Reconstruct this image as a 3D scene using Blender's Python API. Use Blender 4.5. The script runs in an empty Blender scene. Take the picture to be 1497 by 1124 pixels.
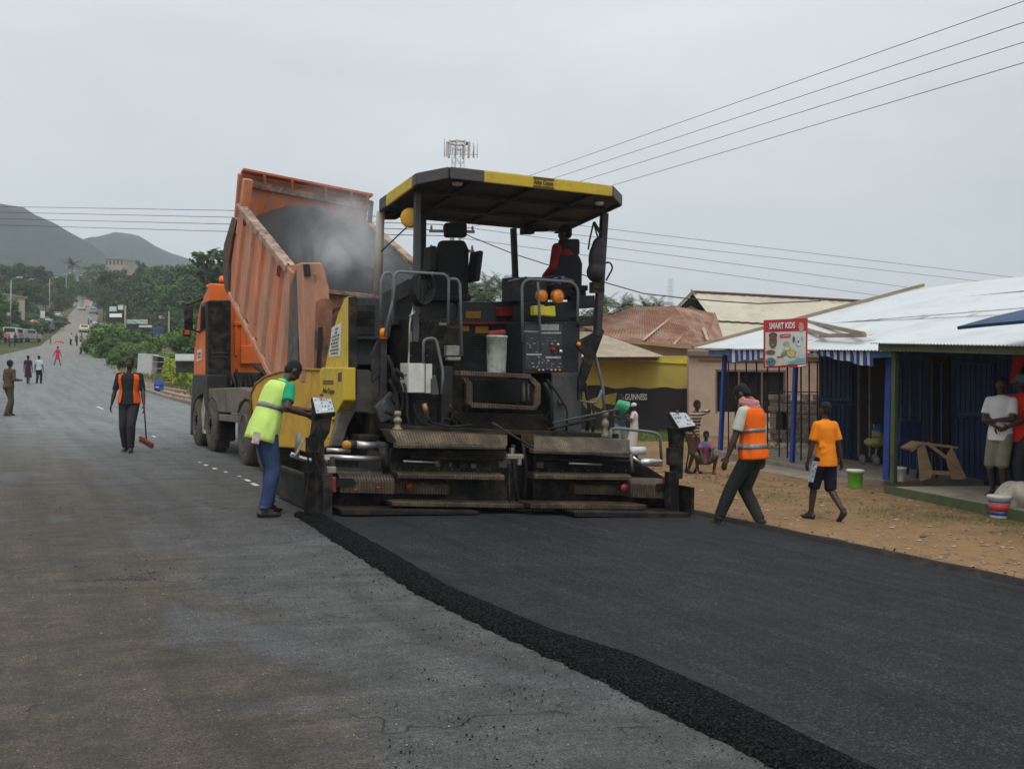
import bpy, bmesh, math, random
from mathutils import Vector as V, Matrix, noise
R = random.Random(11)
SC = bpy.context.scene
C = SC.collection
PI = math.pi
# ------------------------------------------------------------------ camera
# world: +Y runs along the street, +X to the right of it, metres
FP = 1500.0
YAW = math.atan(758 / FP); PIT = math.atan(17.6 / FP); ROLL = 0.019
EYE = V((0, 0, 1.65))
_f = V((math.sin(YAW) * math.cos(PIT), math.cos(YAW) * math.cos(PIT), -math.sin(PIT)))
_r0 = V((math.cos(YAW), -math.sin(YAW), 0)); _u0 = _r0.cross(_f)
_r = _r0 * math.cos(ROLL) + _u0 * math.sin(ROLL); _u = _u0 * math.cos(ROLL) - _r0 * math.sin(ROLL)
cam = bpy.data.cameras.new('camera'); camo = bpy.data.objects.new('camera', cam); C.objects.link(camo)
cam.sensor_width = 36; cam.lens = 36 * FP / 1497; cam.clip_end = 9000; cam.clip_start = 0.05
camo.matrix_world = Matrix(((_r.x, _u.x, -_f.x, EYE.x), (_r.y, _u.y, -_f.y, EYE.y), (_r.z, _u.z, -_f.z, EYE.z), (0, 0, 0, 1)))
SC.camera = camo
def ray(px, py): return _f + _r * ((px - 748.5) / FP) + _u * ((562 - py) / FP)
# surveyed points: where the sight line of a photo point meets a known distance, plane or height
def oY(px, py, Y): d = ray(px, py); return EYE + d * (Y / d.y)
def oX(px, py, X): d = ray(px, py); return EYE + d * (X / d.x)
def oZ(px, py, z): d = ray(px, py); return EYE + d * ((z - EYE.z) / d.z)
def oD(px, py, D): return EYE + ray(px, py) * D
# ------------------------------------------------------------------ materials
def srgb(r, g, b):
    return tuple(((c / 255) / 12.92 if c / 255 <= .04045 else ((c / 255 + .055) / 1.055) ** 2.4) for c in (r, g, b))
MATS = {}
def nmat(name):
    m = bpy.data.materials.new(name); m.use_nodes = True
    nt = m.node_tree; b = nt.nodes['Principled BSDF']
    return m, nt, b
def N(nt, typ, **kw):
    n = nt.nodes.new(typ)
    for k, v in kw.items():
        if k.startswith('i_'):
            key = k[2:]
            key = int(key) if key.isdigit() else key.replace('_', ' ')
            n.inputs[key].default_value = v
        else: setattr(n, k, v)
    return n
def coords(nt, world=False, scale=(1, 1, 1)):
    mp = N(nt, 'ShaderNodeMapping'); mp.inputs['Scale'].default_value = scale
    if world: g = N(nt, 'ShaderNodeNewGeometry'); nt.links.new(g.outputs['Position'], mp.inputs['Vector'])
    else: g = N(nt, 'ShaderNodeTexCoord'); nt.links.new(g.outputs['Object'], mp.inputs['Vector'])
    return mp.outputs['Vector']
def ramp(nt, fac, stops):
    r = N(nt, 'ShaderNodeValToRGB'); e = r.color_ramp.elements
    while len(e) > 1: e.remove(e[-1])
    for i, (p, c) in enumerate(stops):
        c = (c, c, c, 1) if not hasattr(c, '__len__') else tuple(c)[:3] + (1,)
        if i == 0: e[0].position = p; e[0].color = c
        else: q = e.new(p); q.color = c
    nt.links.new(fac, r.inputs['Fac']); return r.outputs['Color']
def mixc(nt, fac, a, b, mode='MIX'):
    m = N(nt, 'ShaderNodeMix', data_type='RGBA', blend_type=mode)
    for s, v in ((0, fac), (6, a), (7, b)):
        if hasattr(v, 'is_output'): nt.links.new(v, m.inputs[s])
        elif s == 0: m.inputs[s].default_value = v
        else: m.inputs[s].default_value = tuple(v)[:3] + (1,)
    return m.outputs[2]
def noi(nt, vec, scale, detail=4, rough=.6, dist=0):
    n = N(nt, 'ShaderNodeTexNoise'); n.inputs['Scale'].default_value = scale; n.inputs['Detail'].default_value = detail
    n.inputs['Roughness'].default_value = rough; n.inputs['Distortion'].default_value = dist
    nt.links.new(vec, n.inputs['Vector']); return n.outputs['Fac']
def bump(nt, b, h, strength=.3, dist=.02):
    n = N(nt, 'ShaderNodeBump'); n.inputs['Strength'].default_value = strength; n.inputs['Distance'].default_value = dist
    nt.links.new(h, n.inputs['Height']); nt.links.new(n.outputs['Normal'], b.inputs['Normal'])
def M(name, col, rough=.6, metal=0., var=.25, scale=6., bmp=.15, bscale=None, dirt=None, damt=.5, dscale=2.5, emis=0, spec=.5, stretch=(1, 1, 1)):
    """painted / plain surface: mottled colour, patches of dirt with a shape of their own, fine bump"""
    if name in MATS: return MATS[name]
    m, nt, b = nmat(name); v = coords(nt, False, stretch)
    n1 = noi(nt, v, scale, 5)
    lo = tuple(c * (1 - var) for c in col); hi = tuple(min(1, c * (1 + var)) for c in col)
    c = ramp(nt, n1, [(.3, lo), (.7, hi)])
    if dirt is not None:
        n2 = noi(nt, v, dscale, 6, .7, .4)
        f = ramp(nt, n2, [(.62 - .3 * damt, 0), (.80 - .3 * damt, min(1, damt * 1.5))])
        c = mixc(nt, f, c, dirt)
        rr = ramp(nt, n2, [(.3, rough), (.7, min(1, rough + .25))]); nt.links.new(rr, b.inputs['Roughness'])
    else: b.inputs['Roughness'].default_value = rough
    nt.links.new(c, b.inputs['Base Color'])
    b.inputs['Metallic'].default_value = metal
    b.inputs['Specular IOR Level'].default_value = spec
    if bmp: bump(nt, b, noi(nt, v, bscale or scale * 6, 3), bmp, .01)
    if emis:
        b.inputs['Emission Strength'].default_value = emis; b.inputs['Emission Color'].default_value = tuple(col) + (1,)
    MATS[name] = m; return m
# ------------------------------------------------------------------ mesh builder
class MB:
    def __init__(s): s.v = []; s.f = []; s.mi = []; s.m = 0; s.sm = []
    def add(s, vs, fs, smooth=False):
        o = len(s.v); s.v += [V(p) for p in vs]
        for f in fs: s.f.append([i + o for i in f]); s.mi.append(s.m); s.sm.append(smooth)
        return s
    def hexa(s, p):   # 8 points: bottom 4, top 4
        return s.add(p, [(3, 2, 1, 0), (4, 5, 6, 7), (0, 1, 5, 4), (1, 2, 6, 5), (2, 3, 7, 6), (3, 0, 4, 7)])
    def box(s, a, b):
        x0, x1 = sorted((a[0], b[0])); y0, y1 = sorted((a[1], b[1])); z0, z1 = sorted((a[2], b[2]))
        return s.hexa([(x0, y0, z0), (x1, y0, z0), (x1, y1, z0), (x0, y1, z0), (x0, y0, z1), (x1, y0, z1), (x1, y1, z1), (x0, y1, z1)])
    def cbox(s, c, size, rot=None):
        h = V(size) / 2; pts = []
        for dz in (-1, 1):
            for dx, dy in ((-1, -1), (1, -1), (1, 1), (-1, 1)):
                q = V((dx * h.x, dy * h.y, dz * h.z)); pts.append(V(c) + (rot @ q if rot else q))
        return s.hexa(pts)
    def bar(s, p0, p1, w, h, up=V((0, 0, 1))):
        p0 = V(p0); p1 = V(p1); d = (p1 - p0).normalized()
        if abs(d.dot(up)) > .98: up = V((0, 1, 0))
        sx = d.cross(up).normalized() * (w / 2); uz = sx.cross(d).normalized() * (h / 2)
        return s.hexa([p0 - sx - uz, p0 + sx - uz, p1 + sx - uz, p1 - sx - uz, p0 - sx + uz, p0 + sx + uz, p1 + sx + uz, p1 - sx + uz])
    def prism(s, pts, ext):
        n = len(pts); e = V(ext); a = [V(p) for p in pts]
        return s.add(a + [p + e for p in a], [tuple(range(n))[::-1], tuple(range(n, 2 * n))] + [(i, (i + 1) % n, n + (i + 1) % n, n + i) for i in range(n)])
    def yq(s, q, Y, dep):   # a plate whose rear face stands at distance Y, four surveyed corners, depth dep
        return s.prism([oY(a, b, Y) for a, b in q], (0, dep, 0))
    def yb(s, x0, y0, x1, y1, Y, dep, sl=.0):
        return s.yq([(x0, y0), (x1, y0 + sl * (x1 - x0)), (x1, y1 + sl * (x1 - x0)), (x0, y1)], Y, dep)
    def tube(s, path, r, n=8, cap=True):
        path = [V(p) for p in path]; rs = r if hasattr(r, '__len__') else [r] * len(path)
        rings = []; up = None
        for i, p in enumerate(path):
            d = (path[min(i + 1, len(path) - 1)] - path[max(i - 1, 0)]).normalized()
            if up is None: up = V((0, 0, 1)) if abs(d.z) < .9 else V((1, 0, 0))
            a = d.cross(up).normalized(); b = a.cross(d).normalized(); up = b
            rings.append([p + (a * math.cos(2 * PI * k / n) + b * math.sin(2 * PI * k / n)) * rs[i] for k in range(n)])
        vs = [q for g in rings for q in g]; fs = []
        for i in range(len(path) - 1):
            for k in range(n): fs.append((i * n + k, i * n + (k + 1) % n, (i + 1) * n + (k + 1) % n, (i + 1) * n + k))
        if cap: fs += [tuple(range(n))[::-1], tuple(range((len(path) - 1) * n, len(path) * n))]
        return s.add(vs, [f[::-1] for f in fs], True)
    def cyl(s, p0, p1, r0, r1=None, n=16): return s.tube([p0, p1], [r0, r1 if r1 is not None else r0], n)
    def ring(s, c, axis, R0, R1, w, n=24):   # flat annulus solid
        ax = V(axis).normalized(); a = ax.orthogonal().normalized(); b = ax.cross(a); vs = []
        for k in range(n):
            d = a * math.cos(2 * PI * k / n) + b * math.sin(2 * PI * k / n)
            for rr, ww in ((R0, -w), (R1, -w), (R1, w), (R0, w)): vs.append(V(c) + d * rr + ax * ww / 2)
        fs = []
        for k in range(n):
            j = (k + 1) % n
            for q in range(4): fs.append((k * 4 + q, k * 4 + (q + 1) % 4, j * 4 + (q + 1) % 4, j * 4 + q))
        return s.add(vs, fs, False)
    def lathe(s, c, axis, prof, n=24):   # prof: (radius, height along axis)
        ax = V(axis).normalized(); a = ax.orthogonal().normalized(); b = ax.cross(a); vs = []; fs = []
        for rr, h in prof:
            for k in range(n): vs.append(V(c) + ax * h + (a * math.cos(2 * PI * k / n) + b * math.sin(2 * PI * k / n)) * rr)
        for i in range(len(prof) - 1):
            for k in range(n): fs.append((i * n + k, i * n + (k + 1) % n, (i + 1) * n + (k + 1) % n, (i + 1) * n + k))
        fs += [tuple(range(n))[::-1], tuple(range((len(prof) - 1) * n, len(prof) * n))]
        return s.add(vs, fs, True)
    def ell(s, c, r, rot=None, nu=14, nv=9):
        vs = []; fs = []
        for j in range(nv + 1):
            t = PI * j / nv
            for i in range(nu):
                q = V((math.sin(t) * math.cos(2 * PI * i / nu) * r[0], math.sin(t) * math.sin(2 * PI * i / nu) * r[1], math.cos(t) * r[2]))
                vs.append(V(c) + (rot @ q if rot else q))
        for j in range(nv):
            for i in range(nu):
                fs.append((j * nu + i, (j + 1) * nu + i, (j + 1) * nu + (i + 1) % nu, j * nu + (i + 1) % nu))
        return s.add(vs, fs, True)
    def loft(s, rings, n=18, arc=None, smooth=True):   # rings: (centre, ax, ay) half axes as vectors
        vs = []; fs = []; m = n if arc is None else n + 1
        for c, ax, ay in rings:
            for k in range(m):
                t = 2 * PI * k / n if arc is None else arc[0] + (arc[1] - arc[0]) * k / n
                vs.append(V(c) + V(ax) * math.cos(t) + V(ay) * math.sin(t))
        for i in range(len(rings) - 1):
            for k in range(n if arc is None else n):
                j = (k + 1) % m
                fs.append((i * m + k, i * m + j, (i + 1) * m + j, (i + 1) * m + k))
        if arc is None: fs += [tuple(range(m))[::-1], tuple(range((len(rings) - 1) * m, len(rings) * m))]
        return s.add(vs, fs, smooth)
    def wave(s, o, u, v, ext, pitch=.076, amp=.012):   # corrugated sheet: origin, run along ridges v, across u, thickness both sides
        o = V(o); u = V(u); v = V(v); L = u.length; n = max(4, int(L / pitch * 4)); nn = u.cross(v).normalized()
        vs = []
        for k in range(n + 1):
            q = o + u * (k / n) + nn * (amp * math.sin(k * PI / 2))
            vs += [q, q + v]
        return s.add(vs, [(2 * k, 2 * k + 2, 2 * k + 3, 2 * k + 1) for k in range(n)])
ROOTL = {}
def tag(o, label=None, cat=None, group=None, kind=None):
    if label: o['label'] = label
    if cat: o['category'] = cat
    if group: o['group'] = group
    if kind: o['kind'] = kind
    return o
def thing(name, label, cat, loc=(0, 0, 0), rotz=0, group=None, world=True):
    o = bpy.data.objects.new(name, None); C.objects.link(o); o.empty_display_size = .2
    o.location = V(loc); o.rotation_euler = (0, 0, rotz)
    ROOTL[o.name] = V(loc) if world else V((0, 0, 0))
    return tag(o, label, cat, group)
def obj(name, mb, mats, parent=None, bevel=0, solid=0, label=None, sub=0, offset=None, seg=2):
    me = bpy.data.meshes.new(name)
    off = ROOTL[parent.name] if parent is not None else (V(offset) if offset is not None else V((0, 0, 0)))
    me.from_pydata([p - off for p in mb.v], [], mb.f)
    mats = mats if isinstance(mats, (list, tuple)) else [mats]
    for m in mats: me.materials.append(m)
    if len(mats) > 1:
        me.polygons.foreach_set('material_index', mb.mi)
    me.polygons.foreach_set('use_smooth', mb.sm)
    me.update()
    o = bpy.data.objects.new(name, me); C.objects.link(o)
    if parent is not None: o.parent = parent; ROOTL[o.name] = off
    elif offset is not None: o.location = off
    if solid:
        md = o.modifiers.new('solid', 'SOLIDIFY'); md.thickness = solid; md.offset = 0
    if bevel:
        md = o.modifiers.new('bevel', 'BEVEL'); md.width = bevel; md.segments = seg; md.limit_method = 'ANGLE'; md.angle_limit = .6
    if label: o['label'] = label
    return o
def struct(name, mb, mats, **k): return tag(obj(name, mb, mats, **k), kind='structure')
def remesh(o, voxel=.01, smooth=2):
    md = o.modifiers.new('r', 'REMESH'); md.mode = 'VOXEL'; md.voxel_size = voxel; md.use_smooth_shade = True
    if smooth:
        ms = o.modifiers.new('s', 'SMOOTH'); ms.factor = .5; ms.iterations = smooth
    bpy.context.view_layer.update()
    dg = bpy.context.evaluated_depsgraph_get()
    me = bpy.data.meshes.new_from_object(o.evaluated_get(dg)); old = o.data
    o.modifiers.clear(); o.data = me; bpy.data.meshes.remove(old); return o
def txt(s, size, m, parent, origin, xdir, up, name='lettering', ext=.003, align='CENTER', bold=0., fit=None):
    cu = bpy.data.curves.new('t', 'FONT'); cu.body = s; cu.size = size; cu.extrude = ext; cu.align_x = align; cu.offset = bold
    to = bpy.data.objects.new('t', cu); C.objects.link(to); bpy.context.view_layer.update()
    me = bpy.data.meshes.new_from_object(to.evaluated_get(bpy.context.evaluated_depsgraph_get()))
    bpy.data.objects.remove(to); x = V(xdir).normalized(); u = V(up).normalized(); n = x.cross(u)
    if fit:
        xs_ = [v.co.x for v in me.vertices]; kx = fit / (max(xs_) - min(xs_))
        for v in me.vertices: v.co.x *= kx
    off = ROOTL[parent.name] if parent is not None else V((0, 0, 0))
    for v in me.vertices: v.co = V(origin) + x * v.co.x + u * v.co.y + n * v.co.z - off
    me.materials.clear(); me.materials.append(m)
    o = bpy.data.objects.new(name, me); C.objects.link(o); o.parent = parent
    if parent is not None: ROOTL[o.name] = off
    return o
def copy_tree(o, parent=None, loc=None, rotz=None, scale=None, label=None):
    c = o.copy(); C.objects.link(c); c.parent = parent
    if loc is not None: c.location = loc
    if rotz is not None: c.rotation_euler = (0, 0, rotz)
    if scale is not None: c.scale = scale if hasattr(scale, '__len__') else (scale,) * 3
    if label: c['label'] = label
    for ch in list(o.children): copy_tree(ch, c)
    return c
def interp(tab, x):
    if x <= tab[0][0]: return tab[0][1]
    for (a, fa), (b, fb) in zip(tab, tab[1:]):
        if x <= b: return fa + (fb - fa) * (x - a) / (b - a)
    return tab[-1][1]
# ------------------------------------------------------------------ light
SUN_EL, SUN_AZ = math.radians(62), math.radians(200)      # azimuth clockwise from +Y
w = bpy.data.worlds.new('World'); SC.world = w; w.use_nodes = True
nt = w.node_tree; bg = nt.nodes['Background']
sky = N(nt, 'ShaderNodeTexSky', sky_type='NISHITA'); sky.sun_disc = False; sky.sun_elevation = SUN_EL; sky.sun_rotation = SUN_AZ
sky.dust_density = 6; sky.air_density = 1.5; sky.ozone_density = 1
hs = N(nt, 'ShaderNodeHueSaturation'); hs.inputs['Saturation'].default_value = .3; nt.links.new(sky.outputs[0], hs.inputs['Color'])
tc = N(nt, 'ShaderNodeTexCoord'); sx = N(nt, 'ShaderNodeSeparateXYZ'); nt.links.new(tc.outputs['Generated'], sx.inputs[0])
# overcast dome: even pale grey, brighter towards the zenith, faint cloud mottling
mp = N(nt, 'ShaderNodeMapping'); mp.inputs['Scale'].default_value = (1, 1, 3.2); nt.links.new(tc.outputs['Generated'], mp.inputs['Vector'])
cl = noi(nt, mp.outputs[0], 1.7, 5, .55, .3)
grad = ramp(nt, sx.outputs['Z'], [(0, (7.9, 8.35, 8.6)), (.14, (7.8, 8.3, 8.6)), (.34, (8.8, 9.2, 9.45)), (.6, (11, 11.4, 11.6)), (1, (13.5, 14, 14.2))])
clr = ramp(nt, cl, [(.3, (.83, .845, .86)), (.5, (.98, .98, .98)), (.68, (1.09, 1.085, 1.08))])
oc = mixc(nt, 1, grad, clr, 'MULTIPLY')
fin = mixc(nt, .82, hs.outputs[0], oc)
nt.links.new(fin, bg.inputs['Color']); bg.inputs['Strength'].default_value = .1
sl = bpy.data.lights.new('sun', 'SUN'); sl.energy = 1.0; sl.angle = math.radians(22); sl.color = (1, .965, .91)
so = bpy.data.objects.new('sun', sl); C.objects.link(so)
sd = V((math.sin(SUN_AZ) * math.cos(SUN_EL), math.cos(SUN_AZ) * math.cos(SUN_EL), math.sin(SUN_EL)))
so.rotation_euler = (-sd).to_track_quat('-Z', 'Y').to_euler(); so.location = (0, 0, 30)
SC.view_settings.view_transform = 'Standard'; SC.view_settings.look = 'None'; SC.view_settings.gamma = 1; SC.view_settings.exposure = 0
# ------------------------------------------------------------------ ground
PROF = [(-80, 0), (45, 0), (60, .2), (75, .7), (95, 1.3), (120, 2.3), (150, 3.9), (213, 7.6), (270, 14.0), (377, 23), (470, 27), (700, 30), (6000, 30)]
CF = .04; XB = 3.25; XM = 8.1            # crossfall of the lane being paved
def gz(X, Y):
    z = interp(PROF, Y)
    k = max(0, min(1, (30 - Y) / 10)) if Y > 20 else 1.0
    if Y > 30: k = 0
    k2 = .5 + .5 * k
    if X > XB: z -= CF * (min(X, XM) - XB) * k
    if X > XM: z += (.07 + .02 * min(4, X - XM)) * k * min(1, (X - XM) / .12)
    if X > 16 and 60 < Y < 6000:      # land right of the street falls away from it
        z -= min(1, (X - 16) / 30) * min(3.5, (Y - 60) * .03) + 0
    return z
LEFT = [(-60, -4.0), (40, -3.6), (60, -2.8), (95, -2), (115, -.5), (150, 5.5), (213, 10.8), (270, 16.5), (377, 25.5), (470, 35), (700, 60)]
RIGHT = [(-60, 8.1), (30, 8.1), (50, 7.3), (75, 7.6), (95, 9.3), (105, 10.6), (115, 11.5), (150, 13), (213, 16.9), (270, 22.8), (377, 31.3), (470, 41), (700, 66)]
YS = sorted(set([-1600, -800, -300, -60, -30, -10, 0, 3, 6, 9, 12, 14, 16, 18, 20, 22, 24, 26, 28, 30, 34, 40, 45, 50, 55, 60, 66, 75, 85, 95, 100, 105, 110, 115, 120, 130, 140, 150, 165, 180, 195, 213, 230, 250, 270, 300, 340, 377, 420, 470, 600, 700, 1000, 1300, 1600]))
XS = [-1600, -1200, -600, -300, -150, -80, -40, -20, -10, -4, 0, XB, XM, XM + .03, XM + .12, 8.7, 9.3, 10.2, 11.2, 12.1, 14, 16, 20, 26, 34, 46, 60, 100, 200, 400, 800, 1600]
g = MB(); nx = len(XS)
vs = []
for Y in YS:
    for X in XS:
        z = gz(X, Y)
        if X == XM + .03 and Y < 30: z = gz(XM + .13, Y) - .03
        if 8.2 < X < 12 and Y < 30: z += .025 * noise.noise((X * 1.3, Y * .7, 0))
        vs.append((X, Y, z - (.02 if (Y < 30 and X <= XM) else (0 if Y < 30 and X > XM + .05 else .05))))
g.add(vs, [(j * nx + i, j * nx + i + 1, (j + 1) * nx + i + 1, (j + 1) * nx + i) for j in range(len(YS) - 1) for i in range(nx - 1)], True)
m, nt, b = nmat('dirt'); v = coords(nt, True)
n1 = noi(nt, v, .35, 6, .65); n2 = noi(nt, v, 5, 8, .7); n3 = noi(nt, v, 45, 4, .7)
c = ramp(nt, n1, [(.35, srgb(126, 101, 73)), (.52, srgb(148, 119, 86)), (.68, srgb(138, 108, 77))])
c = mixc(nt, ramp(nt, n2, [(.48, 0), (.66, .6)]), c, srgb(112, 92, 72))
c = mixc(nt, ramp(nt, n3, [(.56, 0), (.68, .55)]), c, srgb(200, 176, 146))
# far land: green cover
sp = N(nt, 'ShaderNodeSeparateXYZ'); gg = N(nt, 'ShaderNodeNewGeometry'); nt.links.new(gg.outputs['Position'], sp.inputs[0])
far = N(nt, 'ShaderNodeMapRange'); far.inputs[1].default_value = 60; far.inputs[2].default_value = 130; nt.links.new(sp.outputs['Y'], far.inputs[0])
farm = N(nt, 'ShaderNodeMath', operation='MULTIPLY'); nt.links.new(far.outputs[0], farm.inputs[0]); nt.links.new(ramp(nt, noi(nt, v, .08, 5), [(.34, .55), (.55, 1)]), farm.inputs[1])
c = mixc(nt, farm.outputs[0], c, srgb(66, 78, 44))
vx = N(nt, 'ShaderNodeMapRange'); vx.inputs[1].default_value = 9.3; vx.inputs[2].default_value = 10.6; nt.links.new(sp.outputs['X'], vx.inputs[0])
vm = N(nt, 'ShaderNodeMath', operation='MULTIPLY'); nt.links.new(vx.outputs[0], vm.inputs[0]); nt.links.new(ramp(nt, noi(nt, v, 2.2, 7, .75, .5), [(.44, 0), (.6, .8)]), vm.inputs[1])
vn = mixc(nt, ramp(nt, n3, [(.4, 0), (.6, 1)]), srgb(92, 84, 52), srgb(128, 100, 68)); c = mixc(nt, vm.outputs[0], c, vn)
nt.links.new(c, b.inputs['Base Color']); b.inputs['Roughness'].default_value = 1; b.inputs['Specular IOR Level'].default_value = .15
hh = N(nt, 'ShaderNodeMath', operation='ADD'); nt.links.new(n2, hh.inputs[0]); nt.links.new(n3, hh.inputs[1]); bump(nt, b, hh.outputs[0], .6, .03)
DIRT = m
struct('ground', g, m)
# --- road
def roadmat():
    m, nt, b = nmat('old asphalt'); v = coords(nt, True)
    sp = N(nt, 'ShaderNodeSeparateXYZ'); g2 = N(nt, 'ShaderNodeNewGeometry'); nt.links.new(g2.outputs['Position'], sp.inputs[0])
    big = noi(nt, v, .55, 5, .6, .5); med = noi(nt, v, 3.2, 7, .72, .2); fine = noi(nt, v, 85, 2, .7); grit = noi(nt, v, 240, 2, .6)
    brown = ramp(nt, med, [(.3, srgb(47, 43, 38)), (.5, srgb(69, 63, 55)), (.7, srgb(87, 79, 68))])
    grey = ramp(nt, med, [(.3, srgb(54, 54, 54)), (.55, srgb(74, 74, 73)), (.75, srgb(88, 88, 87))])
    # dusty wheel tracks near the left, tack-coated grey strip from x = 1.5
    w1 = N(nt, 'ShaderNodeMath', operation='MULTIPLY_ADD'); nt.links.new(big, w1.inputs[0]); w1.inputs[1].default_value = 2.4; nt.links.new(sp.outputs['X'], w1.inputs[2])
    c = mixc(nt, ramp(nt, w1.outputs[0], [(.0, 0), (1, 0)]), brown, grey)
    mr = N(nt, 'ShaderNodeMapRange'); mr.inputs[1].default_value = 2.35; mr.inputs[2].default_value = 2.75; nt.links.new(w1.outputs[0], mr.inputs[0])
    c = mixc(nt, mr.outputs[0], brown, grey)
    vp = coords(nt, True, (1.0, .42, 1)); pn = noi(nt, vp, 1.15, 3, .5, .6)
    c = mixc(nt, ramp(nt, pn, [(.60, 0), (.66, .55)]), c, srgb(80, 83, 88))
    dn = noi(nt, coords(nt, True, (1, .3, 1)), .9, 4, .6, .4)
    c = mixc(nt, ramp(nt, dn, [(.56, 0), (.72, .6)]), c, srgb(44, 42, 39))
    # further up the street the surface is cleaner and bluer
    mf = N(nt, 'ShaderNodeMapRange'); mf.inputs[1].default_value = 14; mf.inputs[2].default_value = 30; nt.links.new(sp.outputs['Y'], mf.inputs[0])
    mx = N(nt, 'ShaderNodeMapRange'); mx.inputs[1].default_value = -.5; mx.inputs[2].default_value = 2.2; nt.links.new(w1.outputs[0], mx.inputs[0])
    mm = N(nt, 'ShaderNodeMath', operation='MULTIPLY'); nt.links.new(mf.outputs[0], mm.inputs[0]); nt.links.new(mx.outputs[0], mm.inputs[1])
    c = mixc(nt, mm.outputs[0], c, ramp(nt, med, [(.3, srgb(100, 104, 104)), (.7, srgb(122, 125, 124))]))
    c = mixc(nt, 1, c, ramp(nt, fine, [(.3, .35), (.5, 1), (.7, 1.8)]), 'MULTIPLY'); c = mixc(nt, 1, c, ramp(nt, noi(nt, v, 28, 5, .8), [(.32, .55), (.5, 1), (.68, 1.5)]), 'MULTIPLY')
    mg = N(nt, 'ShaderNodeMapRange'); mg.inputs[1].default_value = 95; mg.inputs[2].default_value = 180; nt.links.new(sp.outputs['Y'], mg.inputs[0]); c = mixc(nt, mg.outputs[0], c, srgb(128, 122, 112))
    tk = noi(nt, coords(nt, True, (2.4, .10, 1)), 1.0, 4, .6, .2); c = mixc(nt, 1, c, ramp(nt, tk, [(.38, .84), (.5, 1), (.62, 1.1)]), 'MULTIPLY')
    vc = N(nt, 'ShaderNodeTexVoronoi', feature='DISTANCE_TO_EDGE'); vc.inputs['Scale'].default_value = .55; dv = N(nt, 'ShaderNodeVectorMath', operation='ADD'); nz = N(nt, 'ShaderNodeTexNoise'); nz.inputs['Scale'].default_value = 2.5; nz.inputs['Detail'].default_value = 6; nt.links.new(v, nz.inputs['Vector']); nt.links.new(v, dv.inputs[0]); nt.links.new(nz.outputs['Color'], dv.inputs[1]); nt.links.new(dv.outputs[0], vc.inputs['Vector'])
    ck_ = N(nt, 'ShaderNodeMath', operation='MULTIPLY'); nt.links.new(ramp(nt, vc.outputs['Distance'], [(.004, .8), (.012, 0)]), ck_.inputs[0]); nt.links.new(ramp(nt, noi(nt, v, .7, 3), [(.5, 0), (.58, 1)]), ck_.inputs[1]); c = mixc(nt, ck_.outputs[0], c, (.012, .011, .010))
    hf = noi(nt, coords(nt, True, (.7, 1.8, 1)), 1.6, 8, .8, 1.0); c = mixc(nt, 1, c, ramp(nt, hf, [(.36, .72), (.5, 1), (.64, 1.28)]), 'MULTIPLY')
    vo = N(nt, 'ShaderNodeTexVoronoi'); vo.inputs['Scale'].default_value = 38; nt.links.new(v, vo.inputs['Vector'])
    st = ramp(nt, vo.outputs['Distance'], [(.10, 1), (.17, 0)])
    s2 = N(nt, 'ShaderNodeMath', operation='MULTIPLY'); nt.links.new(st, s2.inputs[0]); nt.links.new(ramp(nt, noi(nt, v, 6, 3), [(.48, 0), (.62, .55)]), s2.inputs[1])
    c = mixc(nt, s2.outputs[0], c, srgb(168, 158, 142))
    nt.links.new(c, b.inputs['Base Color'])
    nt.links.new(ramp(nt, med, [(.3, .62), (.7, .9)]), b.inputs['Roughness']); b.inputs['Specular IOR Level'].default_value = .35
    h = N(nt, 'ShaderNodeMath', operation='ADD'); nt.links.new(fine, h.inputs[0]); nt.links.new(med, h.inputs[1]); bump(nt, b, h.outputs[0], .55, .012)
    return m
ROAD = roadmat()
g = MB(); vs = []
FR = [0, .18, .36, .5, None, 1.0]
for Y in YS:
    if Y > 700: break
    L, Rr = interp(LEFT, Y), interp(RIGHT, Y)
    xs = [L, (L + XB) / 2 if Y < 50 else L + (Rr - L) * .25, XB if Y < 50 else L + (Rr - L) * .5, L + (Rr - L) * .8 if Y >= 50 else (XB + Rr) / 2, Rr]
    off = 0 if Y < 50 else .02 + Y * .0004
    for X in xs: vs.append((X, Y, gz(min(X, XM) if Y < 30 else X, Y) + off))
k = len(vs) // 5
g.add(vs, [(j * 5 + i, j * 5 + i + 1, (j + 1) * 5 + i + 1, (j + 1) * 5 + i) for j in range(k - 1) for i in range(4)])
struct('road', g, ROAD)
# --- fresh mat
MY0, MY1 = -12, 11.35; TH = .055
m, nt, b = nmat('fresh asphalt'); v = coords(nt, True)
med = noi(nt, v, 1.6, 5, .6, .3); fine = noi(nt, v, 70, 3, .75); fi2 = noi(nt, v, 170, 2, .7)
c = ramp(nt, med, [(.3, srgb(35, 36, 38)), (.6, srgb(44, 45, 48)), (.8, srgb(54, 56, 59))])
c = mixc(nt, 1, c, ramp(nt, fine, [(.34, .12), (.5, .9), (.66, 3.0)]), 'MULTIPLY'); c = mixc(nt, 1, c, ramp(nt, noi(nt, v, 34, 5, .85), [(.36, .45), (.5, 1), (.64, 1.7)]), 'MULTIPLY')
sk = noi(nt, coords(nt, True, (7, .12, 1)), 1.0, 3, .6); c = mixc(nt, 1, c, ramp(nt, sk, [(.35, .82), (.65, 1.2)]), 'MULTIPLY')
pt = noi(nt, v, .8, 6, .75, .8); c = mixc(nt, ramp(nt, pt, [(.56, 0), (.68, .45)]), c, (.010, .010, .0105))
nt.links.new(c, b.inputs['Base Color']); b.inputs['Specular IOR Level'].default_value = .16
nt.links.new(ramp(nt, fine, [(.35, .55), (.65, .9)]), b.inputs['Roughness'])
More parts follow.
